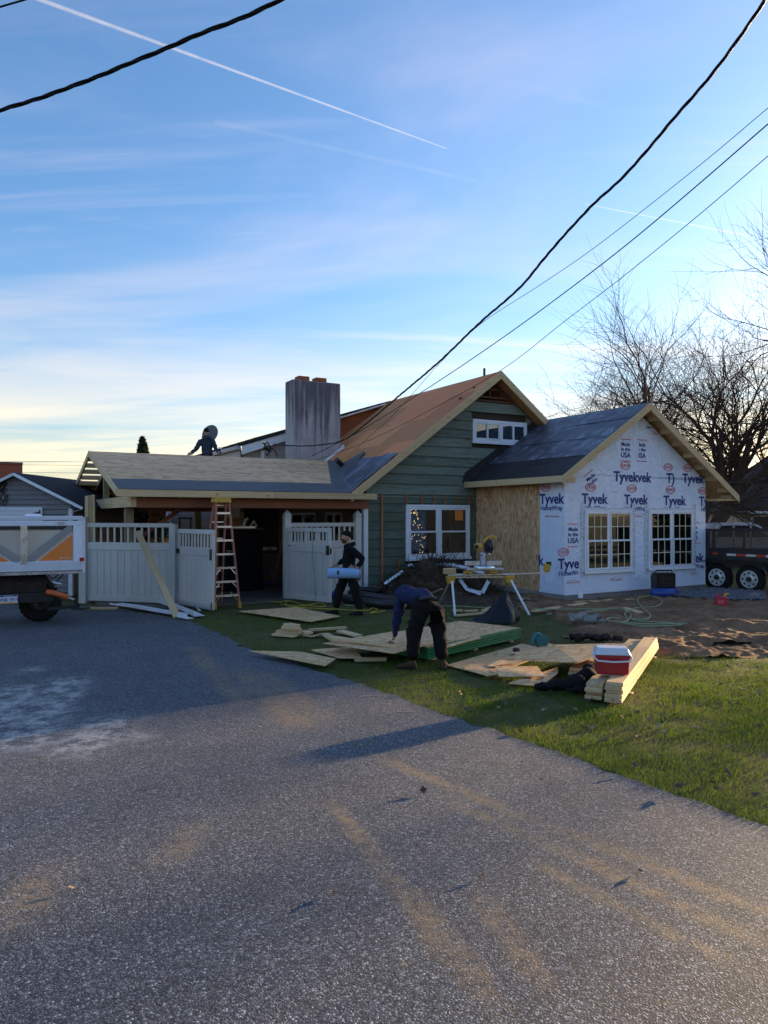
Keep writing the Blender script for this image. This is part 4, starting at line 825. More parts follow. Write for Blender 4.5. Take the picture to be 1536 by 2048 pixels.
# ------------------------------------------------------------ ladders and leaning boards
def stepladder():
    Fp = Vector((-3.48, 16.42, 0)); ang = math.atan2(.53, .85)
    r = thing('stepladder', 'tall red fibreglass stepladder with a yellow top cap under the porch eave', 'ladder', Fp, ang)
    H = 2.44; dep = .36; wb, wt = .285, .15     # local: x across, y away
    cap = MB().box(-.19, .19, dep - .10, dep + .16, H - .0, H + .035); cap.hexa([(-.205, dep - .11, H - .09), (.205, dep - .11, H - .09), (.205, dep + .17, H - .09), (-.205, dep + .17, H - .09), (-.19, dep - .10, H), (.19, dep - .10, H), (.19, dep + .16, H), (-.19, dep + .16, H)]); cap.build('top_cap', M_yellow, r, bevel=.012)
    for s in (-1, 1):
        MB().beam((s * wb, 0, .06), (s * wt, dep - .05, H - .08), .03, .085, (0, 1, 0)).build('front_rail', M_fiber, r)
        MB().beam((s * wb * .95, dep * 2 + .42, .04), (s * wt * .95, dep + .11, H - .1), .028, .06, (0, 1, 0)).build('rear_rail', M_fiber, r)
        MB().hexa([(s * wb - .035, -.05, 0), (s * wb + .035, -.05, 0), (s * wb + .035, .05, 0), (s * wb - .035, .05, 0), (s * wb - .022, -.045, .15), (s * wb + .022, -.045, .15), (s * wb + .022, .045, .15), (s * wb - .022, .045, .15)]).build('foot', M_yellow, r)
        MB().beam((s * .09, .05, .36), (s * wb * .95, .02, .13), .012, .035, (0, 1, 0)).build('brace', M_yellow, r)
        for k in (1, 2): MB().beam((s * .1, dep * k * .13 + .03, .305 * (k + 1)), (s * (wb - .03 * k), dep * k * .1 + .02, .305 * (k + 1) - .17), .01, .025, (0, 1, 0)).build('brace', M_alum, r)
        MB().beam((s * .2, .22, 1.25), (s * .2, .62, 1.25), .008, .022).build('spreader', M_alum, r)
    for k in range(1, 8):
        t = .305 * k / H; w = wb + (wt - wb) * t; y = (dep - .05) * t; MB().box(-w + .012, w - .012, y - .045, y + .045, .305 * k - .045, .305 * k).build('step', M_alum, r)
    for k in range(1, 7):
        t = .38 * k / H; MB().box(-.22 + .1 * t, .22 - .1 * t, dep * 2 + .40 - (dep + .3) * t, dep * 2 + .43 - (dep + .3) * t, .38 * k, .38 * k + .025).build('rear_bar', M_alum, r)
stepladder()
r = thing('folding_ladder', 'small black folding ladder standing behind the open gate leaf', 'ladder', (at(370, 1040, 18.6).x, 18.6, 0), .1)
for s in (-.15, .15):
    MB().beam((s, -.3, 0), (s * .9, 0, 1.98), .025, .05, (0, 1, 0)).build('front_rail', M_black, r); MB().beam((s, .4, 0), (s * .9, .05, 1.98), .025, .04, (0, 1, 0)).build('rear_rail', M_black, r)
MB().box(-.16, .16, -.05, .12, 1.97, 2.02).build('top_cap', M_black, r)
for k in range(1, 6): MB().box(-.15, .15, -.3 + .05 * k - .05, -.3 + .05 * k + .05, .33 * k - .03, .33 * k).build('step', M_black, r)
def plank(name, label, cat, p0, p1, w, h, mat, group=None, up=(0, 0, 1), bev=.003):
    p0, p1 = Vector(p0), Vector(p1); d = p1 - p0; o = MB().beam((0, 0, 0), (d.length, 0, 0), w, h).mesh(name, mat, bev); ob = link(name, o); x = d.normalized(); u = Vector(up); y = u.cross(x).normalized(); z = x.cross(y)
    ob.matrix_world = Matrix(((x.x, y.x, z.x, p0.x), (x.y, y.y, z.y, p0.y), (x.z, y.z, z.z, p0.z), (0, 0, 0, 1))); return tag(ob, label, cat, group)
b0 = g(354, 1236, .02); plank('leaning_board', 'long pale board leaning diagonally against the fence panel', 'board', b0 + Vector((0, 0, .02)), at(275, 1063, 17.02), .14, .04, M_lumX, up=(.3, -1, .4))
plank('board', 'short pale board lying on the ground at the foot of the fence', 'board', g(146, 1216, .03), g(235, 1217, .03), .16, .04, M_lumX)
for i, (px0, px1) in enumerate(((174, 171), (180, 177), (186, 186))):
    lab = ('board leaning upright by the fence post, leftmost of three', 'board leaning upright by the fence post, middle of three', 'board leaning upright by the fence post, rightmost of three')[i]
    plank('leaning_board', lab, 'board', at(px1 + 4, 1190, 17.9), at(px0, 992 - i, 18.3 + i * .03), .05, .09, M_lumX, 'boards leaning by the fence post', up=(1, 0, 0))

# ------------------------------------------------------------ bent metal offcuts
def bent_strip(name, label, pts, w, mat, group, fold=.06, up=(0, 0, 1), cat='metal scrap', th=.004):
    """strip of sheet metal bent to an L along its length"""
    pts = [Vector(p) for p in pts]; c = pts[0].copy(); m = MB(); vs = []; n = len(pts)
    for i, p in enumerate(pts):
        t = (pts[min(i + 1, n - 1)] - pts[max(i - 1, 0)]).normalized(); s = t.cross(Vector(up)).normalized(); u = s.cross(t)
        for (a, b) in ((-w / 2, 0), (w / 2, 0), (w / 2 + .004, fold), (w / 2 + .008, fold), (w / 2 + .004, -th), (-w / 2, -th)): vs.append(p - c + s * a + u * b)
    m.add(vs, [(i * 6 + k, i * 6 + (k + 1) % 6, i * 6 + 6 + (k + 1) % 6, i * 6 + 6 + k) for i in range(n - 1) for k in range(6)]); m.add(vs[:6], [(5, 4, 3, 2, 1, 0)]); m.add(vs[-6:], [(0, 1, 2, 3, 4, 5)])
    o = m.build(name, mat); o.location = c; return tag(o, label, cat, group)
GS_ = 'bent metal offcuts by the fence'
bent_strip('metal_offcut', 'wide white metal offcut lying flat under the leaning board', [g(232, 1207, .10), g(275, 1213, .07), g(325, 1222, .05), g(372, 1229, .03)], .34, M_alumw, GS_, .03)
bent_strip('metal_offcut', 'thin metal offcut with a raised curled end by the fence', [g(276, 1186, .12), g(290, 1195, .10), g(318, 1203, .06), g(345, 1212, .04)], .14, M_alumw, GS_, .07)
bent_strip('metal_offcut', 'folded white metal gutter piece lying right of the leaning board', [g(330, 1200, .10), g(352, 1212, .06), g(378, 1222, .05), g(399, 1232, .03)], .22, M_alumw, GS_, .10)
bent_strip('metal_offcut', 'short square metal offcut end facing the driveway', [g(362, 1233, .05), g(382, 1237, .04)], .16, M_alumw, GS_, .09)
bent_strip('metal_offcut', 'narrow dark edged metal offcut along the gate foot', [g(350, 1195, .08), g(385, 1207, .05), g(400, 1222, .05)], .07, M_steel, GS_, .04)

# ------------------------------------------------------------ debris trailer at the left edge
tr = thing('debris_trailer', 'silver debris trailer with orange corner panels and licence plate', 'trailer', (-5.75, 14.1, 0), R(25))
D = 1.9; x0, x1 = -2.12, 0.0; xc = -1.0
M_diag = simple('grey_weathered_aluminium', (.36, .36, .35), .5, .2, var=.1)
MB().box(x0, x1, .02, D, .99, 1.08).build('floor', M_steel, tr)
MB().box(x0 + .05, x1 - .08, .045, .06, 1.18, 1.90).build('front_sheet', M_steel, tr)
MB().box(x0, x1, -.05, .08, 1.02, 1.20).build('bottom_rail', M_alumw, tr, bevel=.01); MB().box(x0, x1, -.03, .08, .955, 1.015).build('lower_edge', M_alum, tr, bevel=.006)
MB().box(x0, x1, -.04, .08, 1.862, 1.955).build('top_rail', M_alumw, tr, bevel=.01); MB().box(x0, x1 + .01, -.03, .1, 1.972, 2.05).build('lid_rail', M_alumw, tr, bevel=.01)
MB().box(x0, x1 - .02, -.02, .07, 1.80, 1.858).build('shadow_rail', M_darkmetal, tr)
MB().box(xc - .055, xc + .055, -.06, .05, 1.16, 1.865).build('centre_post', M_alum, tr, bevel=.006)
for xx in (x1 - .16, x0): MB().box(xx, xx + .16, -.045, .08, 1.19, 1.865).build('corner_post', M_alumw, tr, bevel=.008)
MB().hexa([(x1, -.04, .97), (x1 + .06, .1, .97), (x1 + .06, D, .97), (x1, D, .97), (x1, -.04, 1.96), (x1 + .06, .1, 1.96), (x1 + .06, D, 1.96), (x1, D, 1.96)]).build('side_sheet', M_alumw, tr)
for s, xe in ((1, x1 - .17), (-1, x0 + .17)):
    MB().beam((xc + s * .05, -.012, 1.22), (xe - s * .02, -.012, 1.85), .05, .10, (-s * .6, 0, .8)).build('diagonal', M_diag, tr)
    MB().prism([(xe + s * .005, -.018, 1.20), (xe + s * .005, -.018, 1.735), (xc + s * .19, -.018, 1.20)], (0, .03, 0)).build('panel_trim', M_alumw, tr)
    p = MB().prism([(xe - s * .005, -.023, 1.215), (xe - s * .005, -.023, 1.705), (xc + s * .235, -.023, 1.215)], (0, .03, 0)).build('orange_panel', M_orange, tr)
    text3(p, 'equipter.com', (xe - s * .13, -.0242, 1.25), .042, M_white, sx=.9)
MB().box(-.05, .03, -.062, -.044, 1.19, 1.26).build('tail_light', simple('red_lens', (.55, .02, .015), .25, var=.1), tr)
for xx in (-.40, -1.65):
    MB().box(xx - .1, xx + .14, -.0425, -.0405, 1.882, 1.935).build('sticker', M_white, tr); text3(tr, 'WARNING', (xx + .03, -.0435, 1.915), .03, M_redp); text3(tr, 'KEEP CLEAR', (xx + .03, -.0435, 1.89), .022, M_black)
lid = MB(); vs = []
for i in range(9):
    t = i / 8; vs += [(-.30 + .27 * t, .12 + .1 * t, 2.05 + .12 * math.sin(t * 1.5)), (-.30 + .27 * t + .05, .9, 2.05 + .12 * math.sin(t * 1.5))]
lid.add(vs, [(2 * i, 2 * i + 2, 2 * i + 3, 2 * i + 1) for i in range(8)], True); lid.build('lid_flap', M_alumw, tr)
lid2 = MB().hexa([(-1.0, .1, 2.05), (-.7, .1, 2.05), (-.7, .8, 2.05), (-1.0, .8, 2.05), (-.95, .14, 2.09), (-.72, .14, 2.09), (-.72, .8, 2.09), (-.95, .8, 2.09)]).build('lid_flap', M_alumw, tr)
MB().box(x0, -.62, .25, 1.6, .55, .94).build('chassis', M_rust, tr); MB().box(x0, -.50, .15, .27, .42, .62).build('bumper', M_darkmetal, tr, bevel=.01)
for i in range(10): xx = x0 + .1 + i * .16; MB().tube([(xx, .2, .93), (xx + .05, .14, .85), (xx + .13, .16, .90), (xx + .17, .2, .93)], .012, 6).build('chain_link', M_darkmetal, tr)
for k in range(4): MB().tube([(-.62, .3, .9 - k * .03), (-.52, .28, .75 - k * .04), (-.44, .3, .80), (-.30, .4, .94)], .011, 6).build('hydraulic_hose', M_black, tr)
wl = MB().lathe((-.73, .78, .37), [(.2, -.15), (.33, -.15), (.37, -.10), (.37, .10), (.33, .15), (.2, .15)], 26, (0, 1, 0)); 
for i in range(26):
    an = i * 2 * math.pi / 26; c = Vector((-.73 + math.cos(an) * .372, .78, .37 + math.sin(an) * .372)); wl.beam(c + Vector((0, -.13, 0)), c + Vector((.03, .13, 0)), .04, .02, (math.cos(an), 0, math.sin(an)))
wh_ = wl.build('wheel', M_rubber, tr); MB().lathe((-.73, .60, .37), [(.19, 0), (.17, .03), (.06, .03), (.05, -.02), (.03, -.02)], 18, (0, -1, 0)).build('rim', M_darkmetal, wh_)
pc = [(-.62, .12, .62), (-.50, .10, .60), (-.30, .05, .53), (-.23, .04, .50)]; cyl = MB().tube(pc, [.05, .055, .05, .045], 12).build('hydraulic_cylinder', simple('orange_paint', (.62, .13, .03), .35, var=.2), tr)
MB().tube([(-.23, .04, .50), (-.14, .02, .46)], .02, 8).build('piston_rod', M_steel, cyl)
MB().beam((-.60, .1, .30), (-.05, .0, .34), .06, .06).build('outrigger_arm', M_darkmetal, tr); MB().box(-.2, .14, -.08, .06, .28, .31).build('outrigger_foot', M_darkmetal, tr); MB().beam((-.14, .02, .46), (-.05, .0, .33), .05, .05).build('outrigger_link', M_rust, tr)
MB().tube([(-.5, .12, .8), (-.36, .06, .76)], .035, 10).build('lamp_tube', M_steel, tr)
pl = at(16, 1202, 13.45); q = tr.matrix_world
lx = (pl.x + 5.75) * math.cos(R(25)) + (pl.y - 14.1) * math.sin(R(25)); lz = pl.z
pt = MB().box(lx - .155, lx + .155, .12, .125, lz - .08, lz + .08).build('licence_plate', M_white, tr, bevel=.002)
MB().box(lx - .15, lx + .15, .1155, .119, lz + .052, lz + .077).build('plate_band', M_navy, pt); MB().box(lx - .15, lx + .15, .1155, .119, lz - .077, lz - .052).build('plate_band', M_yellow, pt)
text3(pt, 'XNK·5919', (lx, .118, lz - .038), .10, M_navy, bold=.02, sx=.74); text3(pt, 'PENNSYLVANIA', (lx, .1145, lz + .056), .022, M_white, sx=.9)

# ------------------------------------------------------------ shed and buildings behind on the left
SD = 19.0; SX = lambda px: (px - 768) / F * SD; SZ = lambda py: HC + (HOR - py) / F * SD
shed = thing('shed', 'grey sided shed with white trim and a black iron ornament on its gable', 'shed', (SX(35), SD, 0))
ax0, axe = 0.0, SX(172) - SX(35); zap, zev = SZ(948), SZ(1016); ssl = (zap - zev) / axe; wr = SX(143) - SX(35)
zz = .1
while zz < zap - .05:
    z1 = zz + .125; xr = min(wr, (zap - .04 - zz) / ssl); xr1 = min(wr, max((zap - .04 - z1) / ssl, .02))
    MB().hexa([(-xr, -.036, zz), (xr, -.036, zz), (xr, .06, zz), (-xr, .06, zz), (-xr1, -.003, z1), (xr1, -.003, z1), (xr1, .06, z1), (-xr1, .06, z1)]).build('vinyl_course', M_vinylG, shed); zz = z1
MB().box(wr - .06, wr + .04, -.05, .05, 0, zev - .02).build('corner_board', M_white, shed); MB().box(-wr, wr, .07, .1, 0, zev).build('wall', M_vinylG, shed); MB().box(wr - .06, wr + .03, .06, 4, 0, zev).build('wall', M_vinylG, shed)
for s in (-1, 1):
    MB().hexa([(0, -.2, zap - .02), (s * axe, -.2, zev - .02), (s * axe, 4, zev - .02), (0, 4, zap - .02), (0, -.2, zap + .03), (s * axe, -.2, zev + .03), (s * axe, 4, zev + .03), (0, 4, zap + .03)][::1] if s > 0 else [(s * axe, -.2, zev - .02), (0, -.2, zap - .02), (0, 4, zap - .02), (s * axe, 4, zev - .02), (s * axe, -.2, zev + .03), (0, -.2, zap + .03), (0, 4, zap + .03), (s * axe, 4, zev + .03)]).build('roof', M_shingle, shed)
    MB().beam((s * .002, -.215, zap - .015), (s * axe, -.215, zev - .015), .03, .07).build('rake_trim', M_white, shed)
MB().box(SX(-60) - SX(35), SX(87) - SX(35), -.06, -.024, .2, SZ(1014)).build('door', M_white, shed, bevel=.008)
for k in range(6): MB().box(SX(-60) - SX(35) + .08, SX(87) - SX(35) - .08, -.064, -.058, SZ(1022) - .1 * k - .004, SZ(1022) - .1 * k).build('door_groove', M_vinylG, shed)
xh = SX(83) - SX(35); zh = SZ(1026); MB().prism([(xh - .21, -.075, zh), (xh - .03, -.075, zh + .03), (xh - .03, -.075, zh + .08), (xh, -.075, zh + .08), (xh, -.075, zh - .08), (xh - .03, -.075, zh - .08), (xh - .03, -.075, zh - .03)], (0, .012, 0)).build('strap_hinge', M_black, shed)
orn = thing('wall_ornament', 'black wrought iron ornament hanging on the grey shed gable', 'ornament', (SX(6), SD - .05, SZ(988)))
om = MB().prism([(-.25, 0, .30), (.13, 0, .30), (.11, 0, .22), (-.06, 0, .05), (.0, 0, .05), (.14, 0, .22), (.13, 0, .18)][:5], (0, .012, 0)).build('ornament_bar', M_black, orn)
MB().box(-.25, .14, 0, .012, -.17, -.01).build('ornament_plate', M_black, orn)
for (cx, cz, r, s) in ((.05, .10, .07, 1), (.02, .03, .06, -1), (.05, -.24, .08, 1), (-.1, -.25, .07, -1), (-.12, .14, .08, 1)):
    MB().tube([(cx + s * r * (1 - t / 14) * math.cos(t * .62), 0, cz + r * (1 - t / 14) * math.sin(t * .62)) for t in range(13)], .012, 6).build('scroll', M_black, orn)
text3(orn, '1', (.03, -.002, -.13), .1, M_steel)
bd = thing('brick_building', 'red brick building rising behind the grey shed', 'building', (at(45, 1032, 42).x, 42, 0), R(27))
bz = HC + (HOR - 929) / F * 42; bx1 = (45 - 0) / F * 42; MB().box(-6, 0, 0, .6, 0, bz).build('wall', M_brick, bd); MB().box(-6.05, .02, -.06, .66, bz, bz + .12).build('parapet', simple('brick_coping', (.20, .10, .075), .8), bd)
M_roofblue = simple('blue_grey_shingles', (.12, .15, .19), .85, var=.25, scale=10, bmp=.4, bscale=30); M_blueside = simple('blue_grey_siding', (.22, .29, .40), .6, var=.1)
nb = thing('neighbour_house', 'low house with a blue grey roof seen behind the porch', 'house', (at(80, 1032, 33).x, 33, 0))
nz = lambda y, d=33: HC + (HOR - y) / F * d; nx = lambda px: (px - 80) / F * 33
MB().hexa([(-2, -.3, nz(1012)), (nx(330), -.3, nz(1012)), (nx(330), 3, nz(969, 36)), (-2, 3, nz(969, 36)), (-2, -.3, nz(1012) + .06), (nx(330), -.3, nz(1012) + .06), (nx(330), 3, nz(969, 36) + .06), (-2, 3, nz(969, 36) + .06)]).build('roof', M_roofblue, nb)
MB().box(-1.8, nx(338), 0, 6, 0, nz(1012) + .02).build('wall', M_blueside, nb); MB().box(nx(338) - .02, nx(338) + .08, -.05, .05, 0, nz(1012)).build('corner_board', M_white, nb)

# ------------------------------------------------------------ black dump trailer and pickup on the right
M_tmetal = simple('black_trailer_paint', (.028, .026, .026), .4, .2, var=.3, scale=5, dirt=((.09, .075, .06), .62))
dt = thing('dump_trailer', 'black tandem axle dump trailer with mesh sides beside the addition', 'trailer', (9.35, 19.85, 0), R(-52))
def wheel(par, x, y, r, mat_rim, w=.22, name='wheel'):
    o = MB().lathe((x, y, r), [(r * .62, 0), (r * .92, 0), (r, .04), (r, w - .04), (r * .92, w), (r * .6, w)], 28, (0, 1, 0)).build(name, M_rubber, par)
    rim = MB().lathe((x, y + .012, r), [(r * .62, -.014), (r * .58, .02), (r * .50, .03), (r * .34, .01), (r * .30, -.02), (r * .2, -.015)], 28, (0, 1, 0)); rim.build('rim', mat_rim, o)
    MB().lathe((x, y + .01, r), [(r * .19, .0), (r * .17, -.05), (r * .1, -.07), (.005, -.07)], 16, (0, 1, 0)).build('hub', M_darkmetal, o)
    hl = MB()
    for k in range(8): an = k * math.pi / 4; hl.lathe((x + math.cos(an) * r * .45, y + .005, r + math.sin(an) * r * .45), [(r * .075, -.012), (r * .075, .025)], 8, (0, 1, 0))
    hl.build('hand_holes', M_black, o); return o
wheel(dt, -.44, 0, .38, M_steel); wheel(dt, .44, 0, .38, M_steel)
MB().box(-1.15, 3.2, .05, 2.0, .66, .86).build('frame', M_tmetal, dt); MB().box(-1.15, 3.2, -.02, .03, .86, 1.13).build('side_panel', M_tmetal, dt); MB().box(-1.15, 3.2, 1.97, 2.02, .86, 1.13).build('side_panel', M_tmetal, dt)
MB().box(-1.15, 3.2, .03, 1.97, .86, .9).build('bed', M_tmetal, dt)
MB().box(-1.15, 3.2, -.035, .03, 1.64, 1.70).build('top_rail', M_tmetal, dt); MB().box(-1.15, 3.2, -.03, .03, 1.13, 1.18).build('mid_rail', M_tmetal, dt); MB().box(-1.15, 3.2, 1.97, 2.02, 1.64, 1.70).build('top_rail', M_tmetal, dt)
for x in (-1.15, -.55, .3, 1.25, 2.2, 3.14): MB().box(x, x + .06, -.033, .028, 1.18, 1.64).build('stake', M_tmetal, dt)
mesh_ = MB()
for i in range(180): x = -1.15 + 4.35 * i / 180; mesh_.box(x, x + .014, -.004, .004, 1.18, 1.64)
for i in range(20): z = 1.18 + .46 * i / 20; mesh_.box(-1.15, 3.2, .005, .011, z, z + .010)
tag(mesh_.build('mesh_side', M_tmetal, dt), kind='stuff')
MB().hexa([(-1.0, -.4, .84), (-.96, -.4, .84), (-.96, -.05, .84), (-1.0, -.05, .84), (-1.0, -.4, 1.72), (-.96, -.4, 1.72), (-.96, -.05, 1.72), (-1.0, -.05, 1.72)]).build('tailgate', M_tmetal, dt)
MB().box(-1.15, -.62, -.045, -.024, .86, 1.62).build('end_panel', M_tmetal, dt)
fd = MB()
pts = [(-.98, .55), (-.85, .82), (.85, .82), (1.0, .55)]
for i in range(3): (xa, za), (xb, zb) = pts[i], pts[i + 1]; fd.beam((xa, .0, za), (xb, .0, zb), .30, .02, (-(zb - za), 0, xb - xa))
fd.build('fender', M_tmetal, dt)
M_reflR, M_reflW = simple('red_reflector', (.62, .06, .03), .3, var=.1), simple('white_reflector', (.75, .72, .66), .3, var=.1)
MB().box(-.55, -.40, -.026, -.021, 1.0, 1.05).build('marker_light', M_reflR, dt)
for i in range(8): x = -.15 + i * .26; MB().box(x, x + .25, -.025, -.021, .98, 1.04).build('reflector', M_reflW if i % 2 == 0 else M_reflR, dt)
MB().beam((.9, .0, .55), (1.5, .1, .35), .08, .08).build('jack', M_tmetal, dt)
# pickup behind it, nose to the right
M_truckw = simple('white_car_paint', (.72, .73, .76), .25, var=.04, rnd=.02); M_carglass = simple('dark_car_glass', (.02, .022, .026), .08, var=.1)
pk = thing('pickup_truck', 'white crew cab pickup truck parked behind the black dump trailer', 'pickup', (at(1468, 1032, 30).x, 30, 0), R(-6))
side = [(-2.9, .55), (-2.9, 1.12), (-1.25, 1.14), (-1.15, 1.20), (-.95, 1.72), (-.6, 1.79), (.35, 1.78), (.65, 1.70), (1.25, 1.22), (2.1, 1.12), (2.35, 1.0), (2.4, .55)]
MB().prism([(x, -.85, z) for x, z in side], (0, 1.7, 0)).build('body', M_truckw, pk, bevel=.05, seg=2)
for w in ([(-.95, 1.22), (-.80, 1.66), (-.35, 1.68), (-.35, 1.22)], [(-.27, 1.22), (-.27, 1.68), (.30, 1.67), (.30, 1.22)], [(.37, 1.22), (.37, 1.67), (.60, 1.62), (1.0, 1.22)]): MB().prism([(x, -.862, z) for x, z in w], (0, .02, 0)).build('window', M_carglass, pk)
MB().prism([(.70, -.8, 1.66), (1.26, -.8, 1.22), (1.30, -.8, 1.22), (.73, -.8, 1.68)], (0, 1.6, 0)).build('windscreen', M_carglass, pk)
for x in (-.31, .335): MB().box(x - .008, x + .008, -.86, -.845, .62, 1.2).build('door_gap', M_black, pk)
for x in (-1.9, 1.5): wheel(pk, x, -.9, .38, M_steel)
MB().box(.95, 1.1, -1.02, -.86, 1.20, 1.38).build('mirror', M_black, pk); MB().box(2.3, 2.42, -.8, -.4, .85, 1.0).build('headlight', M_reflW, pk)
# white van far behind
vn = thing('parked_van', 'white van far away left of the pickup roof', 'van', (at(1424, 1032, 55).x, 55, 0)); MB().prism([(x, 0, z) for x, z in ((-2, .4), (-2, 1.75), (-1.7, 1.95), (.6, 1.95), (1.3, 1.3), (1.9, 1.15), (2, .4))], (0, 1.7, 0)).build('body', M_truckw, vn, bevel=.06, seg=2)
MB().prism([(x, -.01, z) for x, z in ((-1.7, 1.3), (-1.6, 1.75), (.5, 1.75), (1.0, 1.3))], (0, .02, 0)).build('window', M_carglass, vn)
for x in (-1.2, 1.2): wheel(vn, x, -.05, .33, M_steel)
# garage at the right edge
M_tanwall = simple('tan_wall', (.40, .34, .25), .8, var=.12, scale=2)
gh = thing('neighbour_garage', 'tan garage with a dark hipped roof at the right edge', 'garage', (at(1476, 1032, 40).x, 40, 0))
gx = lambda px: (px - 1476) / F * 40; ez = HC + 9 / F * 40
MB().hexa([(gx(1488), .3, 0), (13, .3, 0), (13, 9, 0), (gx(1488), 9, 0), (gx(1488), .3, ez), (13, .3, ez), (13, 9, ez), (gx(1488), 9, ez)]).build('wall', M_tanwall, gh)
MB().add([(0, -.1, ez), (14, -.1, ez), (14, 9.4, ez), (0, 9.4, ez), (4.0, 4.6, 5.6), (10, 4.6, 5.6)], [(0, 1, 5, 4), (1, 2, 5), (2, 3, 4, 5), (3, 0, 4), (3, 2, 1, 0)]).build('roof', simple('brown_roof', (.045, .036, .032), .9, var=.3, scale=8), gh)
MB().box(-.03, 14, -.16, -.1, ez - .12, ez + .02).build('fascia', M_white, gh)
dr = MB().box(gx(1510), gx(1510) + 2.8, .22, .3, 0, ez - .28).build('garage_door', simple('brown_door', (.09, .065, .05), .6, var=.15), gh); MB().box(gx(1506), gx(1510) + 2.9, .18, .295, ez - .28, ez - .2).build('door_trim', M_white, gh); MB().box(gx(1506), gx(1510) - .002, .18, .295, 0, ez - .28).build('door_trim', M_white, gh)
for i in range(3): MB().box(gx(1513) + i * .85, gx(1513) + i * .85 + .5, .195, .215, 1.0, 1.28).build('door_window', simple('amber_lit_glass', (.55, .42, .22), .15, var=.3, scale=3) if i == 0 else MATS['amber_lit_glass'], dr)  # amber base colour stands in for the light in the panes
wx0, wx1 = 33 - gh.location.x, 43.2 - gh.location.x  # unseen tall wing added beside the garage to keep low sun off the driveway
MB().box(wx0, wx1, .6, 9, 0, 7.5).build('shade_wing_wall', M_tanwall, gh)
MB().add([(wx0 - .3, .2, 7.4), (wx1 + .3, .2, 7.4), (wx1 + .3, 9.4, 7.4), (wx0 - .3, 9.4, 7.4), (wx0 - .3, 4.8, 10.4), (wx1 + .3, 4.8, 10.4)], [(0, 1, 5, 4), (2, 3, 4, 5), (1, 2, 5), (3, 0, 4), (3, 2, 1, 0)]).build('shade_wing_roof', MATS['brown_roof'], gh)
sh2 = thing('distant_shed', 'pale low shed behind the pickup truck', 'shed', (at(1455, 1032, 48).x, 48, 0)); MB().box(-1, 2.2, 0, 3, 0, 2.1).build('wall', M_vinylB, sh2); MB().prism([(-1.2, -.2, 2.1), (2.4, -.2, 2.1), (2.2, -.2, 2.35), (-1, -.2, 2.35)], (0, 3.4, 0)).build('roof', M_shingle, sh2)

# ------------------------------------------------------------ trees
M_bark = simple('bark', (.11, .078, .058), .9, var=.35, scale=6, stretch=(1, 1, .3), bmp=.5, bscale=20); M_twig = simple('twig_bark', (.085, .058, .042), .9, var=.3, scale=8)
def bare_tree(name, label, loc, H, spread, seed, trunk_r=.22, stems=3, counts=(5, 6, 6, 5), first=.22, group=None, upk=.25, upk2=.05, lean=(0, 0)):
    rng = random.Random(seed); root = thing(name, label, 'tree', loc, 0, group); tk, cr = MB(), MB()
    def grow(p, d, L, r, lev):
        n = 6 if lev < 2 else 4 if lev < 4 else 3; pts = [p]; rs = [r]; dirs = [d]; end = .45 if lev < 3 else .3
        for i in range(1, n + 1):
            d = (d + Vector((rng.gauss(0, .16), rng.gauss(0, .16), rng.gauss(0, .12) + (upk * (.22 if lev else .1) if lev < 2 else upk2)))).normalized(); p = p + d * (L / n); pts.append(p); rs.append(r * (1 - (1 - end) * i / n)); dirs.append(d)
        m = tk if lev < 2 else cr; m.tube(pts, rs, (9, 7, 5, 4, 3, 3)[lev], cap=False, smooth=lev < 3)
        if lev >= len(counts): return
        k = counts[lev]
        for j in range(k + (1 if lev else 0)):
            t = 1.0 if j == k else .28 + .70 * (j + rng.random() * .8) / k; i = min(int(t * n), n - 1); f = t * n - i; q = pts[i].lerp(pts[i + 1], f) if i < n else pts[-1]
            ax = dirs[min(i + 1, n)]; per = ax.orthogonal().normalized(); per.rotate(Matrix.Rotation(rng.uniform(0, 6.283), 3, ax)); an = R(rng.uniform(24, 58) if j < k else rng.uniform(5, 20))
            nd = (ax * math.cos(an) + per * math.sin(an)); nd.z += .03; nd.normalize()
            grow(q, nd, L * rng.uniform(.50, .78) * (1.0 if lev else 1), max(rs[i] * rng.uniform(.42, .66), .006 if lev > 2 else .01), lev + 1)
    th = H * first; tk.tube([(0, 0, -.2), (0, 0, .05), (lean[0] * th * .5, lean[1] * th * .5, th * .5), (lean[0] * th, lean[1] * th, th)], [trunk_r * 1.35, trunk_r * 1.15, trunk_r, trunk_r * .95], 12, cap=False)
    for s in range(stems):
        an = 6.283 * (s + rng.uniform(-.2, .2)) / stems; tl = spread * rng.uniform(.7, 1.1); d = Vector((math.cos(an) * tl, math.sin(an) * tl, 1)).normalized(); grow(Vector((lean[0] * th, lean[1] * th, th - .15)), d, (H - th) * rng.uniform(.52, .66), trunk_r * rng.uniform(.55, .75), 0)
    tk.build('trunk', M_bark, root); cr.build('crown', M_twig, root); return root
bare_tree('bare_tree', 'big spreading bare tree rising behind the white addition', (at(1400, 1032, 31).x, 31, 0), 9.7, 1.35, 14, .36, 6, (6, 7, 6, 6), .13, upk=.16, upk2=.0)
bare_tree('bare_tree', 'bare tree whose branches reach in high at the right edge', (at(1790, 1032, 25).x, 25, 0), 13.0, .36, 8, .30, 4, (5, 5, 5, 4), .2)
bare_tree('bare_tree', 'small vase shaped bare tree by the garage roof', (at(1485, 1032, 52).x, 52, 0), 8.2, .6, 5, .14, 5, (4, 5, 5), .12)
bare_tree('bare_tree', 'slender bare sapling behind the pickup truck', (at(1436, 1032, 56).x, 56, 0), 6.5, .5, 9, .09, 3, (4, 4, 4), .15)
M_leafdark = simple('evergreen_leaf', (.030, .045, .020), .8, var=.4, scale=3, rnd=.2); M_leaforange = simple('orange_leaf', (.40, .13, .03), .8, var=.4, scale=3)
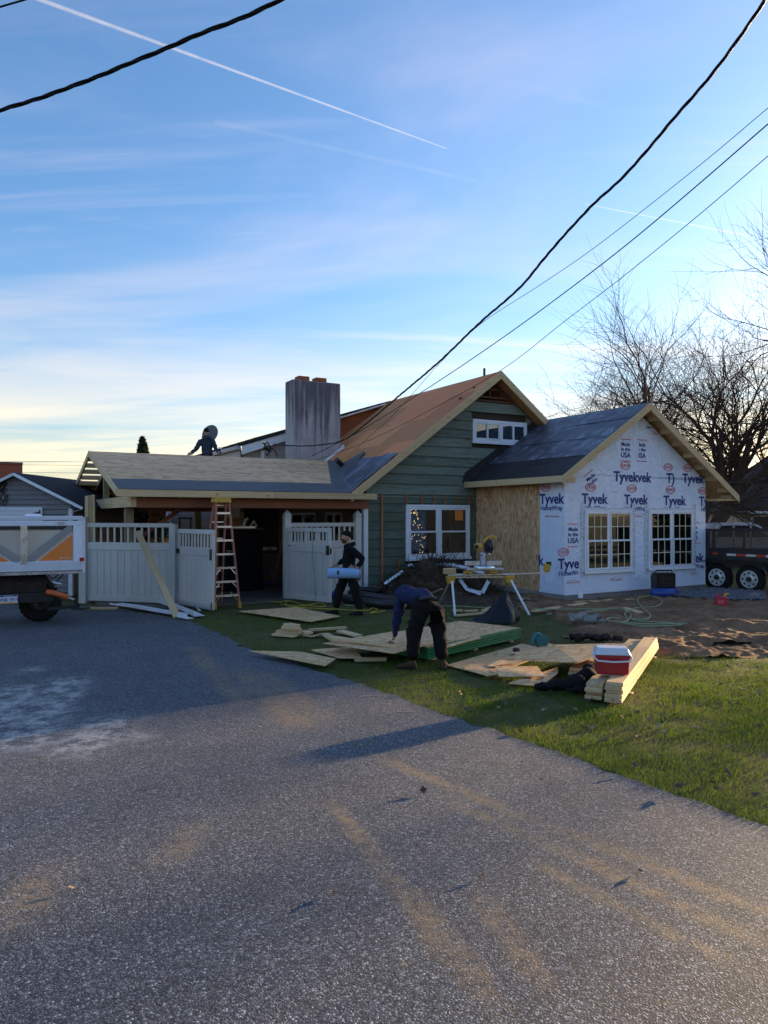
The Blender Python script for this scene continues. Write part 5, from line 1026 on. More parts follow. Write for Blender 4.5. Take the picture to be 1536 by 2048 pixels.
M_leafgreen = simple('yellow_green_leaf', (.14, .15, .03), .8, var=.4, scale=3)
def conifer(name, label, loc, H, rad, seed, n=9000, leaf=.07, mat=None, group=None, col=.0, cat='tree', shape='cone'):
    rng = np.random.default_rng(seed); root = thing(name, label, cat, loc, 0, group); MB().tube([(0, 0, -.1), (0, 0, H * .9)], [.10, .02], 8).build('trunk', M_bark, root)
    t = rng.random(n) ** .8 if shape == 'cone' else rng.random(n); an = rng.random(n) * 6.283
    env = (1 - t) ** .75 * (0.35 + .65 * np.minimum(t * 6, 1)) if shape == 'cone' else np.sqrt(np.clip(1 - (2 * t - 1) ** 2, 0, 1)) * .9 + .1
    lob = .78 + .22 * np.sin(an * 5 + t * 23) * np.sin(t * 31 + an * 2); r = rad * env * lob * (.55 + .45 * rng.random(n) ** .4)
    c = np.stack([np.cos(an) * r, np.sin(an) * r, H * (.03 + .97 * t) - r * .12], 1); d1 = rng.normal(size=(n, 3)); d1 /= np.linalg.norm(d1, axis=1)[:, None]; d2 = np.cross(d1, rng.normal(size=(n, 3))); d2 /= np.linalg.norm(d2, axis=1)[:, None] + 1e-9
    s = leaf * (.6 + .8 * rng.random((n, 1))); V = np.stack([c - d1 * s, c + d1 * s, c + d2 * s * .55], 1).reshape(-1, 3); fastmesh('crown', V, mat or M_leafdark, root); return root
def fastmesh(name, V, mat, parent=None, k=3):
    n = len(V); me = bpy.data.meshes.new(name); me.vertices.add(n); me.vertices.foreach_set('co', np.ascontiguousarray(V, dtype=np.float32).ravel()); me.loops.add(n); me.loops.foreach_set('vertex_index', np.arange(n, dtype=np.int32))
    me.polygons.add(n // k); me.polygons.foreach_set('loop_start', np.arange(0, n, k, dtype=np.int32)); me.update(calc_edges=True); me.validate(); me.materials.append(mat); return link(name, me, parent)
GA_ = 'dark evergreens behind the porch'
for i, (px, d, H, rd) in enumerate(((204, 25.5, 3.1, .75), (228, 26.2, 3.4, .8), (250, 26, 3.2, .7), (281, 25.6, 3.3, .75), (303, 26.4, 3.1, .6))):
    conifer('evergreen_shrub', ('dark evergreen behind the porch, leftmost of five', 'dark evergreen behind the porch, second from the left', 'dark evergreen directly behind the front porch post', 'dark evergreen just right of the front porch post', 'dark evergreen next to the orange shrub')[i], (at(px, 1032, d).x, d, 0), H, rd, 20 + i, 6000, .09, None, GA_, cat='shrub', shape='round')
conifer('orange_shrub', 'orange leaved shrub beside the dark evergreens behind the porch', (at(314, 1032, 25).x, 25, 0), 2.8, .38, 31, 1800, .06, M_leaforange, cat='shrub', shape='round')
conifer('yellow_shrub', 'yellow green shrub below the porch brace', (at(325, 1032, 24.6).x, 24.6, 0), 2.0, .4, 32, 1800, .06, M_leafgreen, cat='shrub', shape='round')
conifer('spruce_tree', 'pointed evergreen top showing above the porch ridge', (at(285, 1032, 36).x, 36, 0), 5.85, 1.4, 33, 9000, .13)
conifer('yard_shrub', 'pale twiggy shrub behind the fence beside the leaning boards', (at(193, 1032, 24).x, 24, 0), 2.6, .28, 35, 1500, .05, M_vinylB, cat='shrub', shape='round')
for i, (s_, t_, H_, r_) in enumerate(((1.6, 40, 9.0, 2.6), (7.0, 41, 9.0, 2.8), (13, 43, 9.0, 3.0))): conifer('shade_evergreen', ('unseen broad evergreen added for shade, nearest to the garage', 'unseen broad evergreen added for shade, middle of the row', 'unseen broad evergreen added for shade, farthest from the garage')[i], (s_ * .587 + t_ * .809, -s_ * .809 + t_ * .587, 0), H_, r_, 50 + i, 9000, .22, None, 'unseen evergreens added for shade', shape='round')  # unseen evergreens added out of frame to shade the near driveway
for i, (s_, t_, H_, sd_) in enumerate(((-7.4, 44, 10.5, 61), (-3.3, 39, 9.5, 62))): bare_tree('bare_tree', ('unseen thin bare tree added for dappled shade before the garage wing', 'unseen thin bare tree added for streaked shade beside the evergreens')[i], (s_ * .587 + t_ * .809, -s_ * .809 + t_ * .587, 0), H_, .6, sd_, .12, 3, (4, 4, 4), .16)  # unseen bare trees added to break the sunlight into dapples
# far woods and the trees across the road (seen in the window glass)
def woods(name, label, fn, n, leaf, mat, seed):
    rng = np.random.default_rng(seed); c = fn(rng, n); d1 = rng.normal(size=(n, 3)); d1[:, 2] = np.abs(d1[:, 2]) * 2; d1 /= np.linalg.norm(d1, axis=1)[:, None]; d2 = np.cross(d1, rng.normal(size=(n, 3))); d2 /= np.linalg.norm(d2, axis=1)[:, None]
    V = np.stack([c - d1 * leaf, c + d1 * leaf, c + d2 * leaf * .3], 1).reshape(-1, 3); o = fastmesh(name, V, mat); return tag(o, label, 'woods', kind='stuff')
def far_line(rng, n):
    x = rng.uniform(-160, 190, n); H = 4.5 + 3.5 * vnoise(x, x * 0, 14, 3) + 2 * vnoise(x, x * 0, 4, 4); return np.stack([x, 150 + rng.uniform(-8, 8, n), H * rng.random(n) ** .7], 1)
woods('distant_woods', 'far line of bare woods along the horizon', far_line, 16000, .9, M_twig, 41)
def road_line(rng, n):
    x = rng.uniform(-60, 70, n); H = 4.0 + 3.5 * vnoise(x, x * 0, 9, 6) + 1.5 * vnoise(x, x * 0, 2.5, 7); return np.stack([x, -38 + rng.uniform(-3, 3, n), H * rng.random(n) ** .7], 1)
woods('roadside_trees', 'dark trees across the road behind the viewer', road_line, 26000, .8, M_leafdark, 43)

# ------------------------------------------------------------ overhead wires and contrails
def lerp_path(pts, d0, d1, n=40):
    P = [Vector(p) for p in pts]; L = [0]
    for a, b in zip(P, P[1:]): L.append(L[-1] + (b - a).length)
    def cr(i, t):
        p0, p1, p2, p3 = P[max(i - 1, 0)], P[i], P[i + 1], P[min(i + 2, len(P) - 1)]; return .5 * ((2 * p1) + (p2 - p0) * t + (2 * p0 - 5 * p1 + 4 * p2 - p3) * t * t + (3 * p1 - p0 - 3 * p2 + p3) * t ** 3)
    out = []
    for k in range(n + 1):
        s = L[-1] * k / n; i = 0
        while i < len(L) - 2 and L[i + 1] < s: i += 1
        q = cr(i, (s - L[i]) / (L[i + 1] - L[i])); w = (1 / d0) * (1 - k / n) + (1 / d1) * k / n; out.append(at(q.x, q.y, 1 / w))
    return out
M_wire = simple('black_wire', (.012, .012, .013), .5, var=.2)
def cable(name, label, pts, d0, d1, r, twist=0, group=None, n=60):
    P = lerp_path(pts, d0, d1, n)
    if twist:
        root = thing(name, label, 'cable', P[0], 0, group); m = MB(); acc = 0; off = []
        Q = []
        for i in range(len(P) - 1):
            seg = (P[i + 1] - P[i]).length; k = max(1, int(seg / .06)); Q += [P[i].lerp(P[i + 1], j / k) for j in range(k)]
        Q.append(P[-1])
        for s in range(3):
            rr = r * (1.05, 1.05, .8)[s]; pts2 = []; acc = 0
            for i, q in enumerate(Q):
                if i: acc += (Q[i] - Q[i - 1]).length
                t = (Q[min(i + 1, len(Q) - 1)] - Q[max(i - 1, 0)]).normalized(); a = t.cross(Vector((0, 0, 1))).normalized(); b = t.cross(a); an = acc / twist * 6.283 + s * 2.094; pts2.append(q - P[0] + (a * math.cos(an) + b * math.sin(an)) * r * 1.0)
            MB().tube(pts2, rr, 6).build('strand', M_wire, root)
        return root
    o = MB().tube([p - P[0] for p in P], r, 6).build(name, M_wire); o.location = P[0]; return tag(o, label, 'cable', group)
cable('power_cable', 'thick twisted service cable from the upper right down to the house', [(1600, -110), (1530, 0), (1440, 128), (1345, 240), (1255, 345), (1180, 415), (1100, 503), (1040, 575), (960, 645), (880, 722), (800, 790), (735, 845), (688, 880), (640, 890), (590, 892), (548, 888)], 6.5, 23.5, .0105, .75)
cable('power_cable', 'thick twisted cable crossing the upper left corner of the sky', [(-80, 250), (0, 221), (100, 189), (200, 151), (300, 110), (400, 68), (490, 33), (567, -3), (640, -40)], 7.0, 6.0, .0105, .7)
WG = 'thin wires running down to the house from the right'
cable('overhead_wire', 'thin wire from the right edge joining the thick service cable, topmost of three', [(1600, 165), (1536, 216), (1400, 330), (1200, 487), (1080, 570), (965, 645), (880, 726), (790, 826), (700, 908)], 9, 23.5, .0055, 0, WG)
cable('overhead_wire', 'wire ending on the bare plywood roof, middle of three', [(1600, 195), (1536, 248), (1400, 366), (1250, 492), (1100, 607), (970, 700), (850, 780), (720, 862), (622, 913)], 9, 23.5, .0095, 0, WG)
cable('overhead_wire', 'wire passing the green house peak, lowest of three', [(1600, 258), (1536, 312), (1400, 428), (1250, 550), (1130, 642), (1010, 735), (870, 815), (740, 880), (630, 921)], 9, 23.5, .0062, 0, WG)
cable('overhead_wire', 'short black wire at the very top left corner', [(-40, 28), (0, 14), (60, -4), (100, -20)], 6, 6, .008)
FW = 'far thin wires above the shed'
for y, lb_ in ((923, 'uppermost of three'), (930, 'middle of three'), (945, 'lowest of three')): cable('distant_wire', 'thin far wire in the yellow sky left of the porch, ' + lb_, [(-30, y + 1), (60, y), (175, y + 1)], 60, 60, .012, 0, FW, 8)
bg_ = thing('wire_bracket', 'black bundle of service wire ends on the dormer corner', 'bracket', at(528, 889, 23.3))
rb = random.Random(6)
for k in range(7):
    p = Vector((0, 0, 0)); pts = [p]
    for j in range(5): p = p + Vector((rb.uniform(-.09, .14), rb.uniform(-.05, .05), rb.uniform(-.20, .07))); pts.append(p)
    MB().tube(pts, .018, 6).build('wire_end', M_wire, bg_)
MB().box(-.05, .05, -.04, .04, -.05, .1).build('clamp', M_steel, bg_)
def trail(label, pts, d, r0, r1, dens):
    m = bpy.data.materials.new('contrail_vapour'); m.use_nodes = True; nt = m.node_tree; nt.nodes.clear(); o = nt.nodes.new('ShaderNodeOutputMaterial'); t = nt.nodes.new('ShaderNodeBsdfTransparent'); df = nt.nodes.new('ShaderNodeBsdfDiffuse'); df.inputs[0].default_value = (.9, .9, .9, 1); tl = nt.nodes.new('ShaderNodeBsdfTranslucent'); tl.inputs[0].default_value = (.9, .9, .9, 1); ad = nt.nodes.new('ShaderNodeMixShader'); nt.links.new(df.outputs[0], ad.inputs[1]); nt.links.new(tl.outputs[0], ad.inputs[2])
    lw = nt.nodes.new('ShaderNodeLayerWeight'); lw.inputs[0].default_value = .5; nz = noise(nt, coords(nt, (.004, .004, .004), False), 1, 4); f = mth(nt, 'MULTIPLY', mth(nt, 'SUBTRACT', 1.0, lw.outputs['Facing']), mrange(nt, nz, .2, .7, dens * .5, dens)); mx = nt.nodes.new('ShaderNodeMixShader'); nt.links.new(f, mx.inputs[0]); nt.links.new(t.outputs[0], mx.inputs[1]); nt.links.new(ad.outputs[0], mx.inputs[2]); nt.links.new(mx.outputs[0], o.inputs[0])
    P = [at(*p, d) for p in pts]; n = 24; Q = [P[0].lerp(P[1], i / n) for i in range(n + 1)]; ob = MB().tube([q - Q[0] for q in Q], [r0 + (r1 - r0) * i / n for i in range(n + 1)], 14).build('contrail', m); ob.location = Q[0]; tag(ob, label, 'contrail', kind=None)
trail('long white contrail slanting across the upper left sky', [(-150, -85), (893, 297)], 7000, 28, 6, .10)
trail('faint blurred contrail below the long one', [(430, 243), (950, 362)], 7000, 30, 22, .012)
trail('short bright contrail at the right above the tree', [(1170, 408), (1495, 471)], 7000, 4, 8, .12)
# ------------------------------------------------------------ sheets, lumber and site clutter on the lawn
def sheet_px(name, label, px, z=.012, th=.011, mat=None, group=None, lift=None, cat='board sheet'):
    """a sheet lying on the ground; corners given where they stand, with a lift for each"""
    P = [g(x, y, z + (lift[i] if lift else 0)) for i, (x, y) in enumerate(px)]; c = P[0].copy()
    o = MB().prism([p - c for p in P], (0, 0, -th)).build(name, mat or M_osbS); o.location = c; return tag(o, label, cat, group)
SG = 'strand board sheets and offcuts on the lawn'
sheet_px('osb_sheet', 'strand board sheet lying alone on the grass in front of the walking man', [(478, 1222), (592, 1214), (680, 1232), (622, 1243)], .05, group=SG, lift=[0, .03, .0, 0])
sheet_px('osb_sheet', 'thin board sheet lying across the driveway edge', [(498, 1301), (600, 1303), (671, 1317), (650, 1331)], .05, mat=M_osbS, group=SG, lift=[.02, .05, .04, .03])
sheet_px('osb_sheet', 'torn strand board offcut left of the bending man under the long sheet', [(622, 1299), (708, 1293), (724, 1315), (680, 1316)], .04, group=SG, lift=[.0, .03, .02, 0])
ck = [(893, 1331), (1014, 1290), (1050, 1288), (1075, 1297), (975, 1349)]
sheet_px('osb_sheet', 'strand board sheet on the grass right of the stacked green edged sheets', [(892, 1330), (1045, 1287), (1115, 1300), (977, 1350)], .02, group=SG, lift=[0, 0, .02, 0])
sheet_px('osb_sheet', 'strand board offcut nearest the black jacket', [(1017, 1366), (1116, 1334), (1116, 1345), (1082, 1372)], .03, group=SG, lift=[0, .04, .04, .0])
sheet_px('osb_sheet', 'pale pointed offcut lying on the sheets near the lumber', [(990, 1332), (1075, 1332), (1090, 1352), (998, 1352)], .06, group=SG, lift=[0, .02, .02, .01])
sheet_px('osb_sheet', 'small square offcut in the middle of the fan of sheets', [(974, 1331), (1006, 1317), (1022, 1327), (985, 1332)], .05, group=SG)
sheet_px('osb_sheet', 'narrow offcut strip at the left of the fan of sheets', [(924, 1336), (945, 1326), (1000, 1348), (975, 1351)], .045, group=SG)
sheet_px('osb_sheet', 'big strand board sheet propped up on the lumber pile', [(1000, 1318), (1110, 1289), (1266, 1286), (1156, 1325)], .10, group=SG, lift=[.02, .14, .22, .12])
sheet_px('osb_sheet', 'long plank of strand board behind the teal saw', [(1020, 1305), (1090, 1284), (1112, 1290), (1040, 1312)], .05, group=SG)
# stacked sheets with green edges
M_greenedge = simple('green_sheet_edge', (.012, .16, .065), .6, var=.2, scale=5, rnd=.16)
e0 = g(855, 1324); e1 = g(1029, 1284); dv = Vector((e1.x - e0.x, e1.y - e0.y, 0)); dv.normalize(); rz = math.atan2(dv.y, dv.x)
def stacked_sheet():
    r = thing('stacked_sheet', 'lowest green edged strand board sheet of the stack behind the bending man', 'board sheet', (e0.x, e0.y, 0), rz, 'stacked green edged sheets')
    MB().box(.002, 2.438, .002, 1.218, 0, .0112).build('sheet_face', M_osbS, r)
    f = MB(); f.box(0, 2.44, -.0005, .0018, .0003, .0109); f.box(0, 2.44, 1.2182, 1.2205, .0003, .0109); f.box(-.0005, .0018, .0018, 1.2182, .0003, .0109); f.box(2.4382, 2.4405, .0018, 1.2182, .0003, .0109); f.build('painted_edge', M_greenedge, r); return r
proto = stacked_sheet(); rs = random.Random(2); proto.location.z = .035
for k in range(1, 15):
    o = dup(proto, (e0.x + rs.uniform(-.006, .006), e0.y + rs.uniform(-.006, .006), .035 + k * .0116), rz + rs.uniform(-.004, .004))
    o['label'] = 'green edged strand board sheet in the low stack, %s from the bottom' % ('second third fourth fifth sixth seventh eighth ninth tenth eleventh twelfth thirteenth fourteenth fifteenth'.split()[k - 1])
    if k == 14: o['label'] = 'topmost green edged strand board sheet of the low stack'; o.location.x -= .02
for i in range(3): plank('bearer', ('timber bearer under the front end of the sheet stack', 'timber bearer under the middle of the sheet stack', 'timber bearer under the far end of the sheet stack')[i], 'timber', e0 + dv * (.2 + i) + Vector((-dv.y, dv.x, 0)) * .02 + Vector((0, 0, .016)), e0 + dv * (.2 + i) + Vector((-dv.y, dv.x, 0)) * 1.2 + Vector((0, 0, .016)), .09, .034, M_lumX)
tz = .035 + 15 * .0116
sheet_px('osb_sheet', 'long strand board sheet overhanging the left side of the stack', [(646, 1286), (790, 1262), (900, 1278), (787, 1306)], tz + .012, group=SG, lift=[-.05, .01, .01, 0])
sheet_px('osb_sheet', 'narrow ripped strip lying on top of the green edged stack', [(868, 1296), (958, 1272), (962, 1275), (872, 1300)], tz + .012, group=SG)
LG = 'loose lumber around the cutting area'
plank('board', 'long two by four lying on the sheet under the bending man\'s hand', 'board', g(660, 1274, tz + .035), g(798, 1294, tz + .03), .09, .038, M_lumX, LG)
plank('board', 'short pale board pointing away left of the long sheet', 'board', g(650, 1268, .03), g(676, 1284, .04), .14, .038, M_lumX, LG)
plank('board', 'pale board lying crosswise behind the small block stack', 'board', g(618, 1260, .03), g(692, 1255, .03), .10, .04, M_lumX, LG)
plank('board', 'short pale board left of the sheet stack\'s far corner', 'board', g(680, 1262, .03), g(718, 1272, .03), .14, .038, M_lumX, LG)
plank('board', 'round grey offcut lying under the overhanging sheet', 'board', g(709, 1319, .03), g(773, 1318, .03), .09, .05, M_lumX, LG)
blk = [((550, 1266, 0), (596, 1275, 0)), ((553, 1262, .04), (606, 1274, .04)), ((565, 1258, .08), (600, 1266, .08)), ((567, 1254, .12), (598, 1261, .12)), ((570, 1250, .16), (595, 1258, .16)), ((600, 1266, 0), (634, 1273, 0)), ((604, 1262, .04), (620, 1268, .04)), ((606, 1260, 0), (636, 1270, 0))]
nm = ['bottom left', 'second from the bottom', 'third from the bottom', 'fourth from the bottom', 'topmost', 'lower right', 'upper right', 'rear right']
for (q0, q1), n_ in zip(blk, nm):
    a_, b_ = g(q0[0], 1272, 0), g(q1[0], 1272, 0); yy = rs.uniform(-.05, .05); plank('lumber_block', 'short lumber offcut in the little stack by the driveway, %s' % n_, 'lumber', Vector((a_.x, a_.y + .1 + yy, q0[2] + .025)), Vector((b_.x, b_.y - .1 + yy, q1[2] + .025)), .14 + .1 * (q0[2] < .03), .038, M_lumX, 'short offcuts stacked by the driveway')
for lab, p, q, w in (('pale board lying flat on the grass under the saw stand', (912, 1231), (980, 1225), .10), ('pale board lying at an angle beside the black bag', (968, 1222), (1012, 1204), .14), ('short pale offcut left of the black bag', (905, 1221), (926, 1221), .12), ('small broken offcut under the saw stand', (930, 1222), (955, 1221), .10), ('square pale offcut near the addition corner', (1043, 1199), (1060, 1199), .22)):
    plank('offcut', lab, 'board', g(*p, .03), g(*q, .03), w, .035, M_lumX, 'offcuts under the saw stand')
for lab, p, q, w in (('long thin board lying on the dirt in front of the addition', (1066, 1222), (1222, 1199), .12), ('board lying against the addition foundation', (1150, 1204), (1268, 1199), .12), ('weathered plank lying beside the rubble', (1180, 1223), (1237, 1216), .2), ('short flat board in the coil of air hose', (1250, 1216), (1280, 1226), .16)):
    plank('board', lab, 'board', g(*p, .06), g(*q, .06), w, .035, M_lumX if w != .2 else M_post, 'boards lying on the dirt')
# lumber pile on the right
l0 = g(1222, 1409); l1 = g(1300, 1301); dl = Vector((l1.x - l0.x, l1.y - l0.y, 0)).normalized(); nlp = Vector((-dl.y, dl.x, 0))
def lum(label, off, s0, s1, z, w=.185, h=.040): 
    p = l0 + nlp * off; plank('lumber', label, 'lumber', p + dl * s0 + Vector((0, 0, z + h / 2)), p + dl * s1 + Vector((0, 0, z + h / 2)), w, h, M_lumX, 'lumber pile beside the red cooler')
LZ = .0
for i in range(5):
    lum('long pale timber in the right row of the pile, %s' % ('lowest', 'second from the bottom', 'middle one', 'second from the top', 'topmost')[i], -.02 + .006 * (i % 2), .03 * (i % 3) + .02 * i, 3.72 - .06 * i + .08 * (i % 2), .02 + i * .0405)
for i in range(4):
    lum('long pale timber in the middle row of the pile, %s' % ('lowest', 'second from the bottom', 'second from the top', 'topmost')[i], .20, .08 * (i % 2) + .05, 3.75 - .1 * i, .02 + i * .0405)
for i in range(4):
    lum('short timber in the left row of the pile near the jacket, %s' % ('lowest', 'second from the bottom', 'second from the top', 'topmost')[i], .42, 1.25 + .06 * i, 2.9 - .05 * i, .02 + i * .0405)
for i in range(2): lum('outermost short timber left of the pile, %s' % ('lower one', 'upper one')[i], .63, 1.2 + .08 * i, 2.6, .02 + i * .0405)
for k in range(2): p = l0 + dl * (.6 + k * 2.4); plank('bearer', ('scrap bearer under the near end of the lumber pile', 'scrap bearer under the far end of the lumber pile')[k], 'timber', p - nlp * .15 + Vector((0, 0, .009)), p + nlp * .6 + Vector((0, 0, .009)), .07, .018, M_lumX)
# red cooler
M_redplastic = simple('red_plastic', (.42, .022, .035), .38, var=.12, scale=4); M_lidw = simple('white_plastic', (.70, .73, .80), .35, var=.05)
lt = .02 + 5 * .0405
cq = at(1232, 1352, 9.12); ctop = .02 + 5 * .0405 + .003
cb = g(1229, 1350, ctop)
co = thing('cooler', 'small red cooler with a white lid and handle on the lumber pile', 'cooler', (cb.x, cb.y + .12, ctop), R(-8))
w, d = .19, .13
MB().hexa([(-w * .92, -d * .92, 0), (w * .92, -d * .92, 0), (w * .92, d * .92, 0), (-w * .92, d * .92, 0), (-w, -d, .225), (w, -d, .225), (w, d, .225), (-w, d, .225)]).build('body', M_redplastic, co, bevel=.016, seg=2)
MB().box(-w - .004, w + .004, -d - .004, d + .004, .19, .222).build('rim', M_redplastic, co, bevel=.006)
MB().hexa([(-w - .008, -d - .008, .225), (w + .008, -d - .008, .225), (w + .008, d + .008, .225), (-w - .008, d + .008, .225), (-w + .02, -d + .03, .305), (w - .02, -d + .03, .305), (w - .02, d - .02, .305), (-w + .02, d - .02, .305)]).build('lid', M_lidw, co, bevel=.014, seg=2)
MB().tube([(-w - .012, 0, .24), (-w - .016, -d - .01, .195), (-w + .02, -d - .03, .165), (0, -d - .034, .155), (w - .02, -d - .03, .165), (w + .016, -d - .01, .195), (w + .012, 0, .24)], .011, 8).build('handle', M_lidw, co)
for s in (-1, 1): MB().lathe((s * (w + .004), 0, .235), [(.028, 0), (.026, .014), (.004, .016)], 12, (s, 0, 0)).build('handle_pivot', M_lidw, co)
# soft things: cloth lumps
def cloth(name, label, cat, blobs, mat, seed, loc, amp=.035, res=3, group=None):
    """one draped lump: a union of ellipsoids, shrunk to one skin and creased"""
    mb = bpy.data.metaballs.new('lump'); mb.resolution = .035; mb.threshold = .25; ob = bpy.data.objects.new('lump', mb); COL.objects.link(ob)
    for (x, y, z, sx, sy, sz, rot) in blobs:
        e = mb.elements.new(type='ELLIPSOID'); e.co = (x, y, z); e.radius = 1.0; e.size_x, e.size_y, e.size_z = sx, sy, sz; e.rotation = Euler((0, 0, rot)).to_quaternion()
    dg = bpy.context.evaluated_depsgraph_get(); me = bpy.data.meshes.new_from_object(ob.evaluated_get(dg)); bpy.data.objects.remove(ob); bpy.data.metaballs.remove(mb)
    n = len(me.vertices); co_ = np.empty(n * 3, np.float32); me.vertices.foreach_get('co', co_); co_ = co_.reshape(-1, 3); no = np.empty(n * 3, np.float32); me.vertices.foreach_get('normal', no); no = no.reshape(-1, 3)
    f = (vnoise(co_[:, 0] + co_[:, 2] * .7, co_[:, 1] * 2.2 - co_[:, 2], .11, seed) - .5) * amp + (vnoise(co_[:, 0] * 1.3 - co_[:, 2], co_[:, 1] + co_[:, 2], .05, seed + 1) - .5) * amp * .6
    co_ += no * f[:, None]; co_[:, 2] = np.maximum(co_[:, 2], .004); me.vertices.foreach_set('co', co_.ravel()); me.update(); me.polygons.foreach_set('use_smooth', [True] * len(me.polygons)); me.materials.clear(); me.materials.append(mat); me.name = name
    o = link(name, me); o.location = loc; return tag(o, label, cat, group)
jl = g(1135, 1385)
cloth('jacket', 'black jacket thrown on the grass against the lumber pile', 'jacket', [(-.28, .02, .07, .16, .11, .09, .2), (-.08, .06, .08, .20, .15, .10, -.2), (.14, .08, .11, .20, .18, .13, .3), (.30, .16, .15, .16, .15, .14, .2), (.12, -.08, .05, .22, .07, .06, .1), (.34, .30, .20, .10, .12, .10, 0)], M_blackcloth, 3, jl, .05)
tb = g(1180, 1283)
rp = random.Random(31); M_leather = simple('dark_leather', (.030, .022, .018), .6, var=.4, scale=6, bmp=.4)
for i, dx in enumerate((-.25, .08, .38)):
    bl = [(rp.uniform(-.15, .15), rp.uniform(-.06, .06), rp.uniform(.03, .10), rp.uniform(.05, .13), rp.uniform(.04, .09), rp.uniform(.03, .08), rp.uniform(-1, 1)) for _ in range(9)]
    cloth('tool_bag', ('dark leather tool pouch behind the propped sheet, left one', 'dark leather tool pouch behind the propped sheet, middle one', 'dark leather tool pouch behind the propped sheet, right one')[i], 'tool bag', bl, M_leather, 20 + i, tb + Vector((dx, .1 * (i % 2), 0)), .03, group='tool pouches')
# circular saw, teal
M_teal = simple('teal_plastic', (.035, .16, .17), .45, var=.15, scale=8)
sp = g(1084, 1294, .03); cs = thing('circular_saw', 'teal circular saw resting on the sheets with its cord trailing', 'saw', sp, R(25))
MB().box(-.14, .14, -.07, .07, 0, .008).build('base_plate', M_steel, cs); MB().lathe((0, -.035, .095), [(.0, 0), (.095, 0), (.10, .02), (.10, .05), (.08, .065), (0, .07)], 22, (0, 1, 0)).build('blade_guard', M_steel, cs)
MB().lathe((.0, .03, .10), [(.062, 0), (.066, .05), (.058, .11), (.04, .13), (.0, .135)], 16, (0, 1, 0)).build('motor', M_teal, cs)
MB().tube([(.03, .05, .15), (-.02, .05, .20), (-.09, .05, .19), (-.13, .05, .13), (-.12, .05, .06)], [.026, .03, .028, .026, .03], 10).build('handle', M_teal, cs); MB().lathe((-.01, -.04, .095), [(.105, 0), (.105, .05), (.09, .06)], 20, (0, 1, 0)).build('upper_guard', M_teal, cs)
def cord(name, label, pts, r, mat, group=None, z=.012, cat='cord', n=10):
    P = [g(x, y, z) if len(q) == 2 else g(x, y, q[2]) for q in pts for x, y in (q[:2],)]; Q = []
    for i in range(len(P) - 1):
        p0, p1, p2, p3 = P[max(i - 1, 0)], P[i], P[i + 1], P[min(i + 2, len(P) - 1)]
        for k in range(n): t = k / n; Q.append(.5 * ((2 * p1) + (p2 - p0) * t + (2 * p0 - 5 * p1 + 4 * p2 - p3) * t * t + (3 * p1 - p0 - 3 * p2 + p3) * t ** 3))
    Q.append(P[-1]); o = MB().tube([q - Q[0] for q in Q], r, 6).build(name, mat); o.location = Q[0]; return tag(o, label, cat, group)
M_cordy = simple('yellow_cord', (.55, .42, .05), .5, var=.1); M_hoseg = simple('pale_green_hose', (.30, .38, .20), .4, var=.1); M_cordg = simple('grey_cord', (.30, .29, .26), .5, var=.1)
cord('loose_cord', 'dark cord trailing from the teal saw', [(1078, 1294, .06), (1060, 1288, .03), (1048, 1296), (1040, 1303)], .006, M_black)
g2 = g(1027, 1303, .05); o = MB().lathe((0, 0, .02), [(0, 0), (.03, .003), (.035, .03), (.03, .09), (0, .095)], 12, (1, .4, 0)).build('drill', M_rust); o.location = g2; tag(o, 'small dark red drill body lying on the sheets', 'drill')
cord('extension_cord', 'yellow extension cord in loops in front of the right gate leaf', [(500, 1205), (530, 1202), (560, 1204), (585, 1198), (570, 1208), (600, 1212), (640, 1206), (650, 1213), (610, 1210), (580, 1202), (560, 1206), (590, 1214), (660, 1218), (730, 1221), (745, 1216), (755, 1220), (740, 1226), (770, 1222)], .010, M_cordy)
cord('hose', 'thin pale hose lying straight across the grass under the saw stand', [(690, 1210), (800, 1214), (900, 1212), (990, 1216), (1060, 1212)], .010, M_hoseg)
cord('air_hose', 'pale green air hose coiled on the dirt before the addition', [(1060, 1216), (1120, 1219), (1190, 1217), (1240, 1219), (1262, 1228), (1250, 1243), (1215, 1241), (1225, 1236), (1290, 1238), (1300, 1228), (1285, 1216), (1275, 1198), (1300, 1192), (1325, 1202), (1310, 1213), (1270, 1216), (1250, 1228), (1270, 1240), (1340, 1246), (1360, 1250), (1290, 1252), (1240, 1244), (1300, 1248), (1375, 1247)], .012, M_hoseg, z=.09)
cord('thin_cord', 'thin pale cord on the grass by the saw stand leg', [(896, 1234), (912, 1242), (930, 1250), (948, 1244), (940, 1240)], .006, M_cordg)

